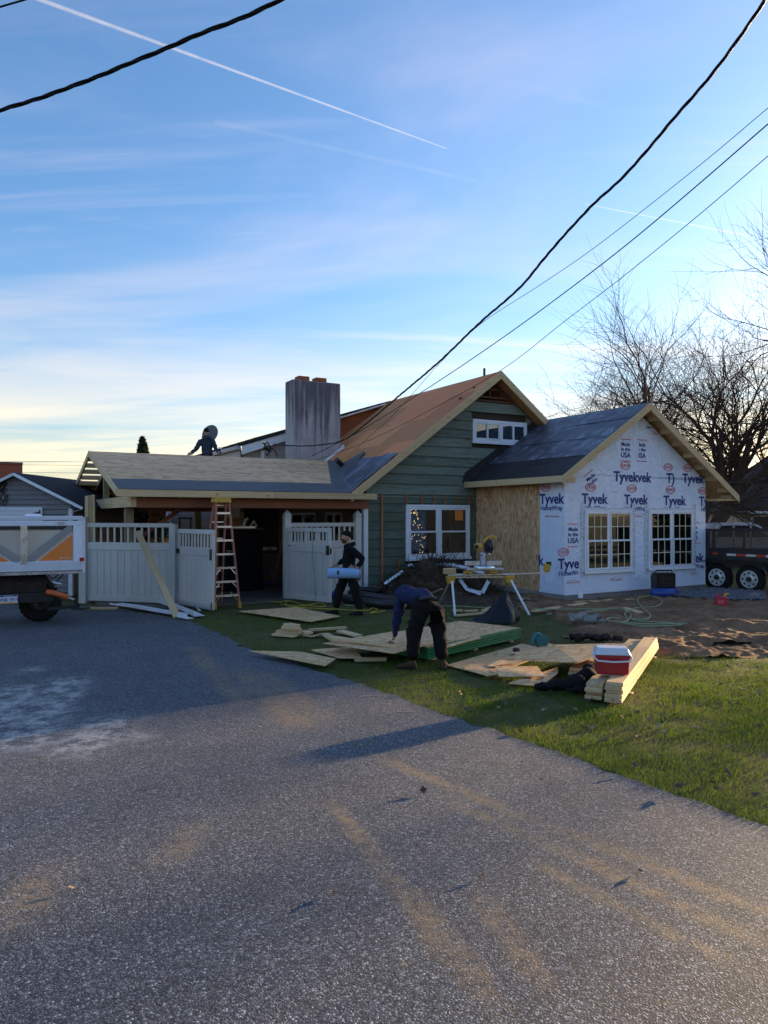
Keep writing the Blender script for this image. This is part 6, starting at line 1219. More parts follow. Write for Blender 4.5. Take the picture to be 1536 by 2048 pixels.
# ------------------------------------------------------------ miter saw on its folding stand
sc_ = (g(893, 1236) + g(1047, 1226)) / 2; ms = thing('saw_stand', 'aluminium folding miter saw stand with yellow brackets and white legs', 'saw stand', (sc_.x + .02, sc_.y + .25, 0), R(7))
ZB = .80
MB().box(-.80, .62, -.04, .04, ZB - .05, ZB + .045).build('beam', M_alum, ms, bevel=.012); MB().box(-.78, .60, -.045, .045, ZB - .01, ZB + .008).build('beam_groove', M_darkmetal, ms)
MB().beam((.60, 0, ZB + .03), (1.36, 0, ZB + .05), .03, .03).build('extension_bar', M_steel, ms); MB().box(1.27, 1.40, -.05, .05, ZB + .07, ZB + .24).build('extension_stop', M_yellow, ms, bevel=.02); MB().box(1.33, 1.42, -.04, .04, ZB + .2, ZB + .28).build('stop_roller', M_black, ms)
for x in (-.74, .52):
    MB().hexa([(x - .07, -.06, ZB - .17), (x + .07, -.06, ZB - .17), (x + .07, .06, ZB - .17), (x - .07, .06, ZB - .17), (x - .10, -.065, ZB + .0), (x + .10, -.065, ZB + .0), (x + .10, .065, ZB + .0), (x - .10, .065, ZB + .0)]).build('leg_bracket', M_yellow, ms, bevel=.02)
MB().tube([(-.72, -.05, ZB - .1), (-.71, -.30, .0)], .024, 8).build('leg', M_alumw, ms); MB().tube([(-.74, .05, ZB - .1), (-.98, .42, .0)], .022, 8).build('leg', M_alum, ms)
MB().tube([(.54, -.05, ZB - .1), (.86, -.28, .0)], .024, 8).build('leg', M_alumw, ms); MB().tube([(.52, .05, ZB - .1), (.47, .48, .0)], .022, 8).build('leg', M_alum, ms)
for x in (-.36, .16): MB().box(x - .10, x + .08, -.09, .09, ZB + .045, ZB + .10).build('saw_mount', M_yellow, ms, bevel=.01)
for i in range(3): plank('wood_block', ('short wood block on the left end of the saw stand, lowest', 'short wood block on the left end of the saw stand, middle one', 'short wood block on the left end of the saw stand, topmost')[i], 'block', Vector(ms.location) + Vector((-.88, -.14, ZB + .065 + .04 * i)), Vector(ms.location) + Vector((-.64, -.06, ZB + .065 + .04 * i)), .11, .036, M_lumX, 'wood blocks on the saw stand')
sw = thing('miter_saw', 'grey and yellow miter saw with its arm raised on the folding stand', 'miter saw', Vector(ms.location) + Vector((-.02, 0, ZB + .105)), R(7))
MB().box(-.40, .40, -.10, .12, .0, .06).build('base', M_steel, sw, bevel=.015); MB().lathe((0, 0, .06), [(.22, 0), (.22, .03), (.20, .04), (0, .04)], 26).build('turntable', M_alum, sw)
for s in (-1, 1): MB().box(s * .24 - .16, s * .24 + .16, .06, .10, .10, .20).build('fence', M_steel, sw, bevel=.012)
MB().beam((.0, .08, .10), (.04, .30, .34), .10, .08).build('pivot_arm', M_steel, sw); MB().tube([(-.06, .14, .32), (-.06, -.20, .34)], .018, 8).build('slide_rail', M_alum, sw); MB().tube([(.06, .14, .34), (.06, -.20, .36)], .018, 8).build('slide_rail', M_alum, sw)
MB().lathe((.10, .12, .50), [(.02, 0), (.155, .0), (.16, .03), (.16, .05), (.02, .055)], 26, (1, .25, 0)).build('blade_guard', M_black, sw); MB().lathe((-.02, .10, .50), [(.0, 0), (.06, .0), (.075, .05), (.07, .14), (.04, .17), (0, .17)], 16, (-1, .1, 0)).build('motor', M_yellow, sw)
MB().lathe((-.10, .09, .50), [(.055, 0), (.06, .06), (.03, .09), (0, .09)], 14, (-1, .1, 0)).build('motor_cap', M_black, sw)
MB().tube([(.02, .10, .60), (.10, .02, .70), (.20, -.02, .72), (.24, .0, .66)], [.03, .028, .026, .024], 10).build('handle', M_yellow, sw)
# black bag leaning under the stand
bb_ = g(1003, 1246); M_bag = simple('glossy_black_plastic', (.010, .011, .015), .38, var=.3, scale=5, bmp=1.0, bscale=6, spec=.3)
vs = []; N = 26; lv = 11
for j in range(lv + 1):
    t = j / lv; rr = (1 - t) ** 1.15 + .04
    for k in range(N):
        an = 6.283 * k / N; fold = 1 + .16 * math.sin(an * 5 + t * 2) * (1 - t * .3) + .07 * math.sin(an * 11 + 1); vs.append((.40 * rr * fold * math.cos(an) + .22 * t ** .7 - .08 + (.03 * math.sin(t * 7)), .28 * rr * fold * math.sin(an) + .12 * t, .60 * t + .04 * math.sin(an * 3 + t * 4) * (1 - t) * (t > 0) + .01))
bag = MB().add(vs, [(j * N + k, j * N + (k + 1) % N, (j + 1) * N + (k + 1) % N, (j + 1) * N + k) for j in range(lv) for k in range(N)], True).build('plastic_bag', M_bag); bag.location = bb_ + Vector((0, .15, 0)); tag(bag, 'black plastic bag bunched up to a peak under the saw stand', 'bag')

# ------------------------------------------------------------ heap of brush, pipe and metal against the green wall
rb = random.Random(14); hm = MB(); hc = at(872, 1032, 19.35)
def heap_h(x, y): return max(0, .88 * (1 - ((x - .05) / 1.6) ** 2) * (1 - (y / .75) ** 2)) if abs(x) < 1.65 and abs(y) < .75 else 0
nx_, ny_ = 46, 26; vs = []
for j in range(ny_ + 1):
    for i in range(nx_ + 1):
        x = -1.7 + 3.4 * i / nx_; y = -.8 + 1.6 * j / ny_; vs.append((x, y, heap_h(x, y) * (.8 + .4 * float(vnoise([x * 3], [y * 3], 1.0, 2)[0])) + (float(vnoise([x * 9], [y * 9], 1.0, 3)[0]) - .5) * .12 - .02))
hm.add(vs, [(j * (nx_ + 1) + i, j * (nx_ + 1) + i + 1, (j + 1) * (nx_ + 1) + i + 1, (j + 1) * (nx_ + 1) + i) for j in range(ny_) for i in range(nx_)])
hp = thing('brush_heap', 'dark heap of soil and torn out shrubs against the green wall', 'brush heap', (hc.x, 19.35, 0), TH)
hm.build('soil', M_mulch, hp); tw = MB()
for i in range(760):
    x, y = rb.uniform(-1.55, 1.55), rb.uniform(-.7, .6); z = heap_h(x, y); p = Vector((x, y, z)); d = Vector((rb.gauss(0, 1), rb.gauss(-.2, .7), rb.gauss(.25, .6))).normalized(); L = rb.uniform(.15, .55); k = d.orthogonal().normalized() * rb.uniform(-.1, .1); tw.tube([p, p + d * L * .5 + k * L, p + d * L], [.013, .009, .005], 3, cap=False)
tag(tw.build('twigs', M_twig, hp), kind='stuff'); lf = np.random.default_rng(4); n = 5000; xx = lf.uniform(-1.55, 1.55, n); yy = lf.uniform(-.7, .65, n); zz_ = np.array([heap_h(a, b) for a, b in zip(xx, yy)]) + lf.uniform(-.02, .10, n); c = np.stack([xx, yy, zz_], 1); d1 = lf.normal(size=(n, 3)); d1 /= np.linalg.norm(d1, axis=1)[:, None]; d2 = np.cross(d1, lf.normal(size=(n, 3))); d2 /= np.linalg.norm(d2, axis=1)[:, None]
tag(fastmesh('dead_leaves', np.stack([c - d1 * .03, c + d1 * .03, c + d2 * .02], 1).reshape(-1, 3), M_mulch, hp), kind='stuff')
MG = 'bent white metal pieces around the brush heap'
wz = lambda x, y, z: g(x, y, z)
def hpt(px, py, d): return at(px, py, d)
bent_strip('metal_offcut', 'long pale metal strip lying along the top of the brush heap', [hpt(853, 1131, 19.17), hpt(900, 1129, 19.21), hpt(935, 1137, 19.12), hpt(968, 1148, 19.04)], .13, M_alumw, MG, .06, up=(0, -.7, .7))
bent_strip('metal_offcut', 'pale metal strip lying on the ground under the saw stand', [g(884, 1180, .12), g(930, 1183, .10), g(967, 1186, .08)], .10, M_alumw, MG, .06)
bent_strip('metal_offcut', 'bent metal leg shaped strip behind the saw stand, left of two', [hpt(919, 1158, 19.0), hpt(934, 1178, 18.9), hpt(962, 1187, 18.85)], .09, M_alumw, MG, .02, up=(0, -1, .3))
bent_strip('metal_offcut', 'bent metal leg shaped strip behind the saw stand, right of two', [hpt(977, 1162, 19.0), hpt(965, 1186, 18.9)], .09, M_alumw, MG, .02, up=(0, -1, .3))
bent_strip('metal_offcut', 'upright bent white strip left of the heap, left of two', [hpt(786, 1169, 18.82), hpt(780, 1178, 18.79), hpt(780, 1184, 18.77), hpt(784, 1192, 18.75)], .08, M_alumw, MG, .02, up=(0, -1, .2))
bent_strip('metal_offcut', 'upright bent white strip left of the heap, right of two', [hpt(806, 1163, 18.79), hpt(809, 1172, 18.77), hpt(813, 1176, 18.75), hpt(806, 1192, 18.73)], .09, M_alumw, MG, .02, up=(0, -1, .2))
bent_strip('metal_offcut', 'thin grey strip leaning on the heap at its left', [hpt(769, 1168, 18.93), hpt(785, 1156, 18.97), hpt(806, 1142, 19.01)], .07, M_steel, MG, .03, up=(0, -1, .5))
bent_strip('metal_offcut', 'crumpled grey strip on top of the heap beside the window', [hpt(816, 1131, 19.12), hpt(824, 1129, 19.12), hpt(830, 1135, 19.10), hpt(838, 1137, 19.10)], .07, M_steel, MG, .04, up=(0, -1, .5))
plank('board', 'thin board leaning from the grass up to the saw stand', 'board', g(850, 1192, .02), hpt(884, 1178, 15.9), .05, .03, M_post)
PG = 'black drain pipes lying by the green wall'
def pipe(label, pts, r):
    P = pts; Q = []
    for i in range(len(P) - 1):
        p0, p1, p2, p3 = P[max(i - 1, 0)], P[i], P[i + 1], P[min(i + 2, len(P) - 1)]
        for k in range(10): t = k / 10; Q.append(.5 * ((2 * p1) + (p2 - p0) * t + (2 * p0 - 5 * p1 + 4 * p2 - p3) * t * t + (3 * p1 - p0 - 3 * p2 + p3) * t ** 3))
    Q.append(P[-1]); rs = [r * (1 + .05 * (i % 2)) for i in range(len(Q))]; o = MB().tube([q - Q[0] for q in Q], rs, 14).build('drain_pipe', M_pipe); o.location = Q[0]; tag(o, label, 'pipe', PG)
pipe('black drain pipe nearest the viewer behind the walking man', [g(690, 1196, .10), g(730, 1204, .09), g(775, 1208, .09), g(820, 1208, .09), g(850, 1203, .09)], .10)
pipe('black drain pipe lying behind the nearest one', [g(700, 1186, .18), g(740, 1192, .15), g(785, 1198, .10), g(830, 1199, .09)], .09)
pipe('black drain pipe curling up at the right end', [g(805, 1190, .10), g(828, 1184, .16), g(845, 1182, .2), g(858, 1188, .12), g(862, 1194, .1)], .085)
cloth('rubber_membrane', 'black rubber membrane draped over the drain pipes', 'membrane', [(0, 0, .18, .40, .26, .08, .3), (.3, -.05, .14, .26, .20, .06, 0)], M_pipe, 31, g(728, 1192), .03)
cloth('blue_bag', 'small blue plastic bag on the ground behind the gate leaf', 'bag', [(0, 0, .12, .10, .08, .13, 0)], simple('blue_plastic', (.03, .10, .45), .4, var=.2, scale=6, bmp=.4, bscale=9), 33, g(667, 1199), .05)
# ------------------------------------------------------------ things in front of the addition
bk = g(1321, 1196); M_case = simple('black_case', (.02, .017, .016), .5, var=.3, scale=6)
cp = thing('air_compressor', 'black boxy air compressor with handles on a blue tank by the wrapped wall', 'compressor', (bk.x, bk.y, 0), R(10))
MB().tube([(-.28, -.05, .13), (-.25, -.05, .13), (.40, -.05, .13), (.43, -.05, .13)], [.06, .125, .125, .06], 16).build('tank', simple('blue_paint', (.02, .06, .32), .35, var=.2), cp)
MB().box(-.10, .40, -.04, .26, .24, .62).build('housing', M_case, cp, bevel=.03, seg=2); MB().box(-.14, -.06, -.02, .24, .22, .58).build('side_cover', M_black, cp, bevel=.02)
for k in range(5): MB().box(-.04, .34, -.048, -.039, .30 + k * .05, .32 + k * .05).build('vent_slot', M_black, cp)
MB().tube([(-.08, .1, .62), (-.06, .1, .68), (.36, .1, .68), (.38, .1, .62)], .02, 8).build('handle', M_black, cp)
for x in (-.18, .32): MB().box(x - .04, x + .04, -.12, .1, 0, .05).build('foot', M_black, cp)
gc = g(1443, 1214); can = thing('gas_can', 'red plastic gas can with a yellow spout standing on the dirt', 'gas can', gc, R(-12))
MB().hexa([(-.13, -.08, 0), (.13, -.08, 0), (.13, .08, 0), (-.13, .08, 0), (-.13, -.08, .26), (.13, -.08, .23), (.13, .08, .23), (-.13, .08, .26)]).build('body', M_redplastic, can, bevel=.028, seg=2)
MB().tube([(-.09, 0, .255), (-.07, 0, .30), (.02, 0, .305), (.07, 0, .25)], .018, 8).build('handle', M_redplastic, can); MB().tube([(.06, 0, .24), (.07, 0, .28), (.14, 0, .30), (.16, 0, .29)], [.03, .026, .02, .015], 10).build('spout', M_yellow, can)
MB().box(-.10, .04, -.0835, -.0805, .07, .17).build('label', M_redp, can)
jg = g(1161, 1204); o = thing('spray_bottle', 'white plastic jug standing at the addition corner', 'jug', jg)
MB().lathe((0, 0, 0), [(.055, 0), (.06, .02), (.06, .17), (.03, .23), (.02, .25), (.02, .28)], 14).build('body', M_lidw, o); MB().lathe((0, 0, .0), [(.0605, .02), (.0612, .025), (.0612, .09), (.0605, .095)], 14).build('label', M_furring, o)
# rubble
RG = 'broken concrete lumps by the air hose'
for i, (px, py, s) in enumerate(((1152, 1236, .13), (1164, 1230, .10), (1180, 1238, .12), (1194, 1232, .09), (1172, 1226, .08), (1140, 1230, .07), (1206, 1242, .07), (1098, 1228, .05), (1508, 1193, .14))):
    rr = random.Random(i + 60); bm = bmesh.new(); bmesh.ops.create_icosphere(bm, subdivisions=2, radius=s)
    for v in bm.verts: v.co = Vector((v.co.x * 1.2, v.co.y, v.co.z * .6)) * (1 + rr.uniform(-.16, .16))
    me = bpy.data.meshes.new('rubble'); bm.to_mesh(me); bm.free(); me.materials.append(M_conc); o = link('rubble', me); o.location = g(px, py, s * .35 + .05); o.rotation_euler = (rr.uniform(-.3, .3), rr.uniform(-.3, .3), rr.uniform(0, 6))
    tag(o, ('largest grey concrete lump at the left of the rubble', 'grey concrete lump behind the largest one', 'grey concrete lump in the middle of the rubble', 'grey concrete lump at the right of the rubble beside the plank', 'small grey lump at the back of the rubble', 'small grey lump at the left end of the rubble', 'small grey lump in front of the weathered plank', 'tiny stone on the grass left of the rubble', 'pale wheel chock stone by the trailer tyre')[i], 'stone', RG)
# gravel strip at the corner of the addition
rgp = np.random.default_rng(9); n = 2600; gp_ = P2(((1330, 1196), (1420, 1182), (1530, 1190), (1530, 1206), (1430, 1206)))
xs = rgp.uniform(min(p[0] for p in gp_), max(p[0] for p in gp_), n * 3); ys = rgp.uniform(min(p[1] for p in gp_), max(p[1] for p in gp_), n * 3); k = inpoly(xs, ys, gp_); xs, ys = xs[k][:n], ys[k][:n]; n = len(xs)
oct_ = np.array([[1, 0, 0], [-1, 0, 0], [0, 1, 0], [0, -1, 0], [0, 0, 1], [0, 0, -1]], float); fc = [(0, 2, 4), (2, 1, 4), (1, 3, 4), (3, 0, 4), (2, 0, 5), (1, 2, 5), (3, 1, 5), (0, 3, 5)]
s = .022 * (.6 + rgp.random((n, 1, 1)) * .9); V = (oct_[None] * (1 + rgp.normal(size=(n, 6, 1)) * .25) * s + np.stack([xs, ys, .08 + rgp.uniform(0, .03, n)], 1)[:, None])[:, np.array(fc).ravel()].reshape(-1, 3)
tag(fastmesh('gravel', V, M_gravel), 'grey gravel strip beside the addition corner', None, None, 'stuff')

# ------------------------------------------------------------ under the porch
gr = g(488, 1186); gt = thing('grill_cover', 'bulky outdoor cabinet under a black cover at the back of the porch', 'cabinet', (gr.x, gr.y + .3, .02), TH)
MB().box(-.55, .5, 0, .7, 0, 1.66).build('cover', M_blackcloth, gt, bevel=.05, seg=2); MB().box(-.62, .55, -.03, .72, 1.66, 1.70).build('top_slab', M_darkmetal, gt)
tl_ = thing('tool_tray', 'grey tool tray with metal parts on the black cabinet', 'tray', hw(0, 0, 0) * 0 + Vector((gr.x - .1, gr.y + .5, 1.72)), TH); MB().box(-.4, .25, -.25, .2, 0, .05).build('tray', M_steel, tl_); MB().tube([(.0, 0, .05), (.05, 0, .22), (.12, 0, .26)], .04, 10).build('elbow', M_alumw, tl_); MB().tube([(.2, 0, .05), (.28, 0, .2), (.36, 0, .05)], .035, 10).build('elbow', M_alumw, tl_)
br_ = g(545, 1172); br2 = thing('bar_counter', 'dark brown bar counter under the porch with tools on top', 'counter', (br_.x, br_.y + .3, .02), TH)
MB().box(-.75, .8, 0, .6, 0, .95).build('front', M_brownw, br2); MB().box(-.8, .85, -.05, .65, .95, 1.0).build('top', M_darkmetal, br2)
for i in range(5): MB().box(-.75 + i * .31, -.75 + i * .31 + .3, -.012, .0, .03, .93).build('plank', M_brownw, br2)
tk = thing('tool_case', 'flat grey power tool case lying on the bar counter', 'tool case', Vector((br_.x - .1, br_.y + .35, 1.025)), TH); MB().box(-.3, .2, 0, .25, 0, .10).build('body', M_steel, tk, bevel=.02); MB().tube([(-.1, -.01, .05), (-.1, -.05, .05), (.02, -.05, .05), (.02, -.01, .05)], .012, 6).build('handle', M_black, tk)
b0 = g(546, 1177, .03); plank('leaning_pole', 'reddish pole leaning on the left gate post', 'pole', b0, at(572, 1047, 18.45), .06, .045, M_beam, up=(0, -1, 0))
M_navytarp = simple('navy_tarp', (.03, .045, .10), .6, var=.3, scale=5, bmp=.4)
cloth('blue_tarp', 'crumpled blue tarp on the porch floor', 'tarp', [(0, 0, .07, .30, .16, .08, .2), (.35, .05, .05, .2, .12, .06, 0)], M_navytarp, 41, g(540, 1174) + Vector((0, 0, .02)), .05)
pf = thing('dolly_wheel', 'small black wheel lying on the porch floor beside the blue tarp', 'wheel', g(519, 1173, .02)); MB().lathe((0, 0, .09), [(.03, -.03), (.085, -.03), (.09, 0), (.085, .03), (.03, .03)], 16, (.3, 1, 0)).build('tyre', M_rubber, pf)
plank('board', 'pale board lying on the porch floor behind the ladder', 'board', g(508, 1160, .04), g(532, 1164, .04), .2, .04, M_lumX); plank('board', 'grey board lying on the porch floor under the ladder', 'board', g(462, 1166, .04), g(502, 1168, .04), .12, .04, M_post)
dish = thing('satellite_dish', 'grey satellite dish behind the man on the roof', 'satellite dish', at(421, 868, 23.0)); dn = Vector((-.35, -.9, .25)).normalized(); MB().lathe((0, 0, 0), [(.01, .06), (.12, .05), (.22, .02), (.29, -.03), (.285, -.035), (.2, .005), (.01, .04)], 28, -dn).build('reflector', simple('grey_dish_paint', (.13, .14, .15), .5, var=.08), dish)
MB().tube([Vector((0, 0, -.26)), Vector((.05, .05, -.3)) - dn * -.35], .012, 6).build('feed_arm', M_darkmetal, dish); MB().tube([(0, .06, -.1), (0, .12, -1.0)], .03, 8).build('mast', M_steel, dish)
# ------------------------------------------------------------ people
M_skin = simple('skin', (.42, .24, .17), .55, var=.08, scale=8); M_hood = simple('black_hoodie', (.010, .010, .012), .9, var=.35, scale=7, bmp=.35, bscale=18)
M_pants = simple('black_trousers', (.012, .011, .012), .85, var=.35, scale=6, bmp=.35, bscale=14); M_navyh = simple('navy_hoodie', (.022, .030, .085), .9, var=.25, scale=6, bmp=.4, bscale=14)
M_boot = simple('brown_work_boot', (.07, .04, .024), .7, var=.3, scale=9); M_shoe = simple('black_shoe', (.012, .012, .013), .6, var=.3); M_jkt = simple('slate_jacket', (.035, .05, .075), .8, var=.25, scale=7, bmp=.3, bscale=16)
M_beard = simple('reddish_beard', (.12, .045, .022), .9, var=.3, scale=30); M_hat = simple('black_knit_cap', (.010, .009, .010), .95, var=.3, scale=30, bmp=.4, bscale=60)
def skin_body(par, V, E, mats, bone_mat, extra=None, sub=3):
    """grow one continuous skin over a skeleton; each face takes the cloth of its nearest bone"""
    names = list(V); idx = {n: i for i, n in enumerate(names)}; me = bpy.data.meshes.new('body'); me.from_pydata([V[n][0] for n in names], [(idx[a], idx[b]) for a, b in E], []); me.update()
    ob = bpy.data.objects.new('body', me); COL.objects.link(ob); md = ob.modifiers.new('skin', 'SKIN'); md.use_smooth_shade = True; md.branch_smoothing = .4
    sv = me.skin_vertices[0].data
    for n in names:
        r = V[n][1]; sv[idx[n]].radius = r if isinstance(r, tuple) else (r, r); sv[idx[n]].use_root = n == 'pelvis'
    ms_ = ob.modifiers.new('sub', 'SUBSURF'); ms_.levels = sub; ms_.render_levels = sub
    dg = bpy.context.evaluated_depsgraph_get(); out = bpy.data.meshes.new_from_object(ob.evaluated_get(dg)); bpy.data.objects.remove(ob)
    # hands: five bent fingers each, joined into the same mesh
    if extra:
        m = MB(); n0 = len(out.vertices); vs = [tuple(v.co) for v in out.vertices]; fs = [tuple(p.vertices) for p in out.polygons]; m.v, m.f, m.sm = vs, fs, [True] * len(fs); extra(m); out2 = bpy.data.meshes.new('body'); out2.from_pydata(m.v, [], m.f); out2.update(); out2.polygons.foreach_set('use_smooth', [True] * len(m.f)); out = out2
    n = len(out.vertices); co_ = np.empty(n * 3, np.float32); out.vertices.foreach_get('co', co_); co_ = co_.reshape(-1, 3); no = np.empty(n * 3, np.float32); out.vertices.foreach_get('normal', no); no = no.reshape(-1, 3)
    f = (vnoise(co_[:, 0] * .8 + co_[:, 1] * .8, co_[:, 2] * 1.5 + co_[:, 0] * .9, .085, 3) - .5) * .030 + (vnoise(co_[:, 0] - co_[:, 1], co_[:, 2] * 1.3 - co_[:, 0], .045, 5) - .5) * .016
    f *= np.clip((np.abs(co_[:, 2] - .2) + np.abs(co_[:, 0])) * 2, .4, 1); out.vertices.foreach_set('co', (co_ + no * f[:, None]).ravel()); out.update()
    out.materials.clear()
    for q in mats: out.materials.append(q)
    segs = [(Vector(V[a][0]), Vector(V[b][0]), bone_mat(a, b)) for a, b in E]
    for p in out.polygons:
        c = p.center; best = (1e9, 0)
        for a, b, k in segs:
            d = b - a; t = max(0, min(1, (c - a).dot(d) / max(d.length_squared, 1e-9))); q = (c - a - d * t).length
            if q < best[0]: best = (q, k)
        p.material_index = best[1]
    out.name = 'body'; return link('body', out, par)
def fingers(m, palm, wrist, side, down, curl=1.0, L=.085):
    """four fingers and a thumb leaving the palm, bent towards 'down'"""
    f = (Vector(palm) - Vector(wrist)).normalized(); s = Vector(side).normalized(); dn = Vector(down).normalized()
    for i in range(4):
        b = Vector(palm) + f * .03 + s * (.026 - .0175 * i); l = L * (.92, 1.0, .95, .78)[i]; p1 = b + f * l * .42 + dn * l * .12 * curl; p2 = p1 + f * l * .25 + dn * l * .28 * curl; p3 = p2 + f * l * .08 + dn * l * .30 * curl; m.tube([b - f * .02, b, p1, p2, p3], [.009, .0095, .009, .008, .006], 6)
    b = Vector(palm) - f * .02 + s * .032; m.tube([b, b + s * .025 + f * .025 + dn * .01 * curl, b + s * .03 + f * .055 + dn * .03 * curl], [.011, .010, .007], 6)
def head(par, c, fw, up, skin=M_skin, hat=None, beard=None, s=1.0, hair=None):
    """head with face: skull, jaw, nose, ears, eyes, mouth; fw = facing direction"""
    c = Vector(c); fw = Vector(fw).normalized(); up = Vector(up); up = (up - fw * up.dot(fw)).normalized(); sd_ = fw.cross(up)
    L = lambda a, b, d: c + (sd_ * a + fw * b + up * d) * s
    def ell(cx, rx, n=14, m=10, shape=None):
        vs = []
        for i in range(m + 1):
            ph = math.pi * i / m
            for k in range(n):
                an = 2 * math.pi * k / n; x, y, z = math.sin(ph) * math.cos(an), math.sin(ph) * math.sin(an), math.cos(ph)
                if shape: x, y, z = shape(x, y, z)
                vs.append(L(cx[0] + x * rx[0], cx[1] + y * rx[1], cx[2] + z * rx[2]))
        return vs, [(i * n + k, (i + 1) * n + k, (i + 1) * n + (k + 1) % n, i * n + (k + 1) % n) for i in range(m) for k in range(n)]
    jaw = lambda x, y, z: (x * (1 - .28 * max(0, -z)), y * (1 - .10 * max(0, -z)) + .18 * max(0, -z), z)
    h = MB(); h.add(*ell((0, 0, 0), (.075, .095, .12), 18, 14, jaw), True); h.add(*ell((0, .098, -.012), (.013, .022, .022), 8, 6), True)
    for q in (-1, 1): h.add(*ell((q * .076, -.005, -.008), (.012, .02, .032), 8, 6), True)
    hd = h.build('head', skin, par)
    e = MB()
    for q in (-1, 1): e.add(*ell((q * .030, .083, .012), (.012, .008, .007), 8, 6), True)
    e.build('eyes', M_black, hd); mo = MB(); mo.add(*ell((0, .090, -.058), (.024, .007, .006), 8, 6), True); mo.build('mouth', M_redplastic, hd)
    if beard:
        b = MB(); b.add(*ell((0, .048, -.078), (.066, .062, .062), 14, 10, lambda x, y, z: (x, y, z)), True); b.build('beard', beard, hd)
    if hat:
        t = MB(); t.add(*ell((0, -.010, .030), (.086, .106, .108), 18, 12, lambda x, y, z: (x, y, max(z, -.10 + .38 * y))), True); t.build('knit_cap', hat, hd)
    return hd
def shoe(par, heel, toe, mat, w=.045, h=.09):
    heel, toe = Vector(heel), Vector(toe); f = (toe - heel); L = f.length; f.normalize(); s = Vector((-f.y, f.x, 0)).normalized(); u = f.cross(s) * -1
    u = Vector((0, 0, 1)); m = MB(); vs = []; N = 10
    prof = ((-.04, .6, .6), (.0, .85, 1.0), (.30, .9, 1.0), (.55, 1.0, .72), (.80, 1.0, .55), (.95, .75, .42), (1.0, .35, .30))
    for t, ww, hh in prof:
        for k in range(N):
            an = 2 * math.pi * k / N; z = math.sin(an); vs.append(heel + f * L * t + s * math.cos(an) * w * ww + u * ((z * .5 + .5) * h * hh))
    m.add(vs, [(i * N + k, i * N + (k + 1) % N, (i + 1) * N + (k + 1) % N, (i + 1) * N + k) for i in range(len(prof) - 1) for k in range(N)], True); m.add(vs[:N], [tuple(range(N))[::-1]]); m.add(vs[-N:], [tuple(range(N))])
    o = m.build('shoe', mat, par); sl_ = MB().hexa([heel - s * w - f * .02, toe - s * w * .8, toe + s * w * .8, heel + s * w - f * .02, heel - s * w - f * .02 + u * .018, toe - s * w * .8 + u * .018, toe + s * w * .8 + u * .018, heel + s * w - f * .02 + u * .018]); sl_.build('sole', M_rubber, o)
# --- man walking left with a blue roll
pr_ = g(697, 1229); p1 = thing('person', 'man in black hoodie, black trousers and knit cap walking left carrying a blue roll', 'person', pr_)
V = {'pelvis': ((0.0, 0, .90), (.185, .15)), 'waist': ((.005, 0, 1.06), (.18, .15)), 'chest': ((.015, 0, 1.26), (.205, .165)), 'shoul': ((.02, 0, 1.40), (.15, .14)), 'neck': ((.005, 0, 1.475), .062), 'neck2': ((-.015, .0, 1.53), .055),
     'lsh': ((.03, -.17, 1.385), .092), 'lel': ((.31, -.20, 1.165), .07), 'lwr': ((.20, -.26, 1.01), .040), 'lpalm': ((.165, -.275, .93), (.038, .022)),
     'rsh': ((.0, .17, 1.385), .092), 'rel': ((-.06, .18, 1.13), .07), 'rwr': ((-.24, -.02, 1.04), .040), 'rpalm': ((-.31, -.10, 1.005), (.036, .022)),
     'lhip': ((.05, -.09, .84), .128), 'lkn': ((.16, -.09, .47), .10), 'lan': ((.24, -.09, .11), .082),
     'rhip': ((-.05, .09, .84), .128), 'rkn': ((-.20, .09, .49), .10), 'ran': ((-.27, .09, .11), .082)}
Eg = [('pelvis', 'waist'), ('waist', 'chest'), ('chest', 'shoul'), ('shoul', 'neck'), ('neck', 'neck2'), ('shoul', 'lsh'), ('lsh', 'lel'), ('lel', 'lwr'), ('lwr', 'lpalm'), ('shoul', 'rsh'), ('rsh', 'rel'), ('rel', 'rwr'), ('rwr', 'rpalm'), ('pelvis', 'lhip'), ('lhip', 'lkn'), ('lkn', 'lan'), ('pelvis', 'rhip'), ('rhip', 'rkn'), ('rkn', 'ran')]
def bm1(a, b):
    if b in ('lpalm', 'rpalm', 'neck2'): return 2
    return 1 if b in ('lhip', 'lkn', 'lan', 'rhip', 'rkn', 'ran') else 0
def ex1(m): fingers(m, V['lpalm'][0], V['lwr'][0], (-1, .1, .2), (-.3, .9, -.2), 1.0); fingers(m, V['rpalm'][0], V['rwr'][0], (.2, .2, 1), (.2, -.5, -.8), 1.0)
skin_body(p1, V, Eg, [M_hood, M_pants, M_skin], bm1, ex1)
head(p1, (-.045, 0, 1.615), (-1, -.12, -.05), (0, 0, 1), hat=M_hat, beard=M_beard)
hd = MB(); hd.tube([(.05, -.12, 1.44), (.095, -.05, 1.47), (.10, .05, 1.47), (.05, .12, 1.44)], [.03, .05, .05, .03], 10); hd.tube([(.1, -.1, 1.46), (-.02, -.11, 1.45), (-.07, 0, 1.42), (-.02, .11, 1.45), (.1, .1, 1.46)], .035, 8); hd.build('hood', M_hood, p1)
for n, (ax_, ay) in (('r', (-.27, .09)), ('l', (.24, -.09))): shoe(p1, (ax_ + .05, ay, .0 if n == 'r' else .0), (ax_ - .23, ay - .02, .02 if n == 'r' else .0), M_shoe)
MB().box(.14, .26, -.20, -.12, .72, .86).build('tool_pouch', simple('pouch_leather', (.18, .10, .08), .7, var=.4, scale=12), p1, bevel=.02); MB().tube([(.2, -.2, .86), (.25, -.22, .98), (.2, -.21, 1.04)], .012, 6).build('tool_handle', MATS['blue_plastic'], p1)
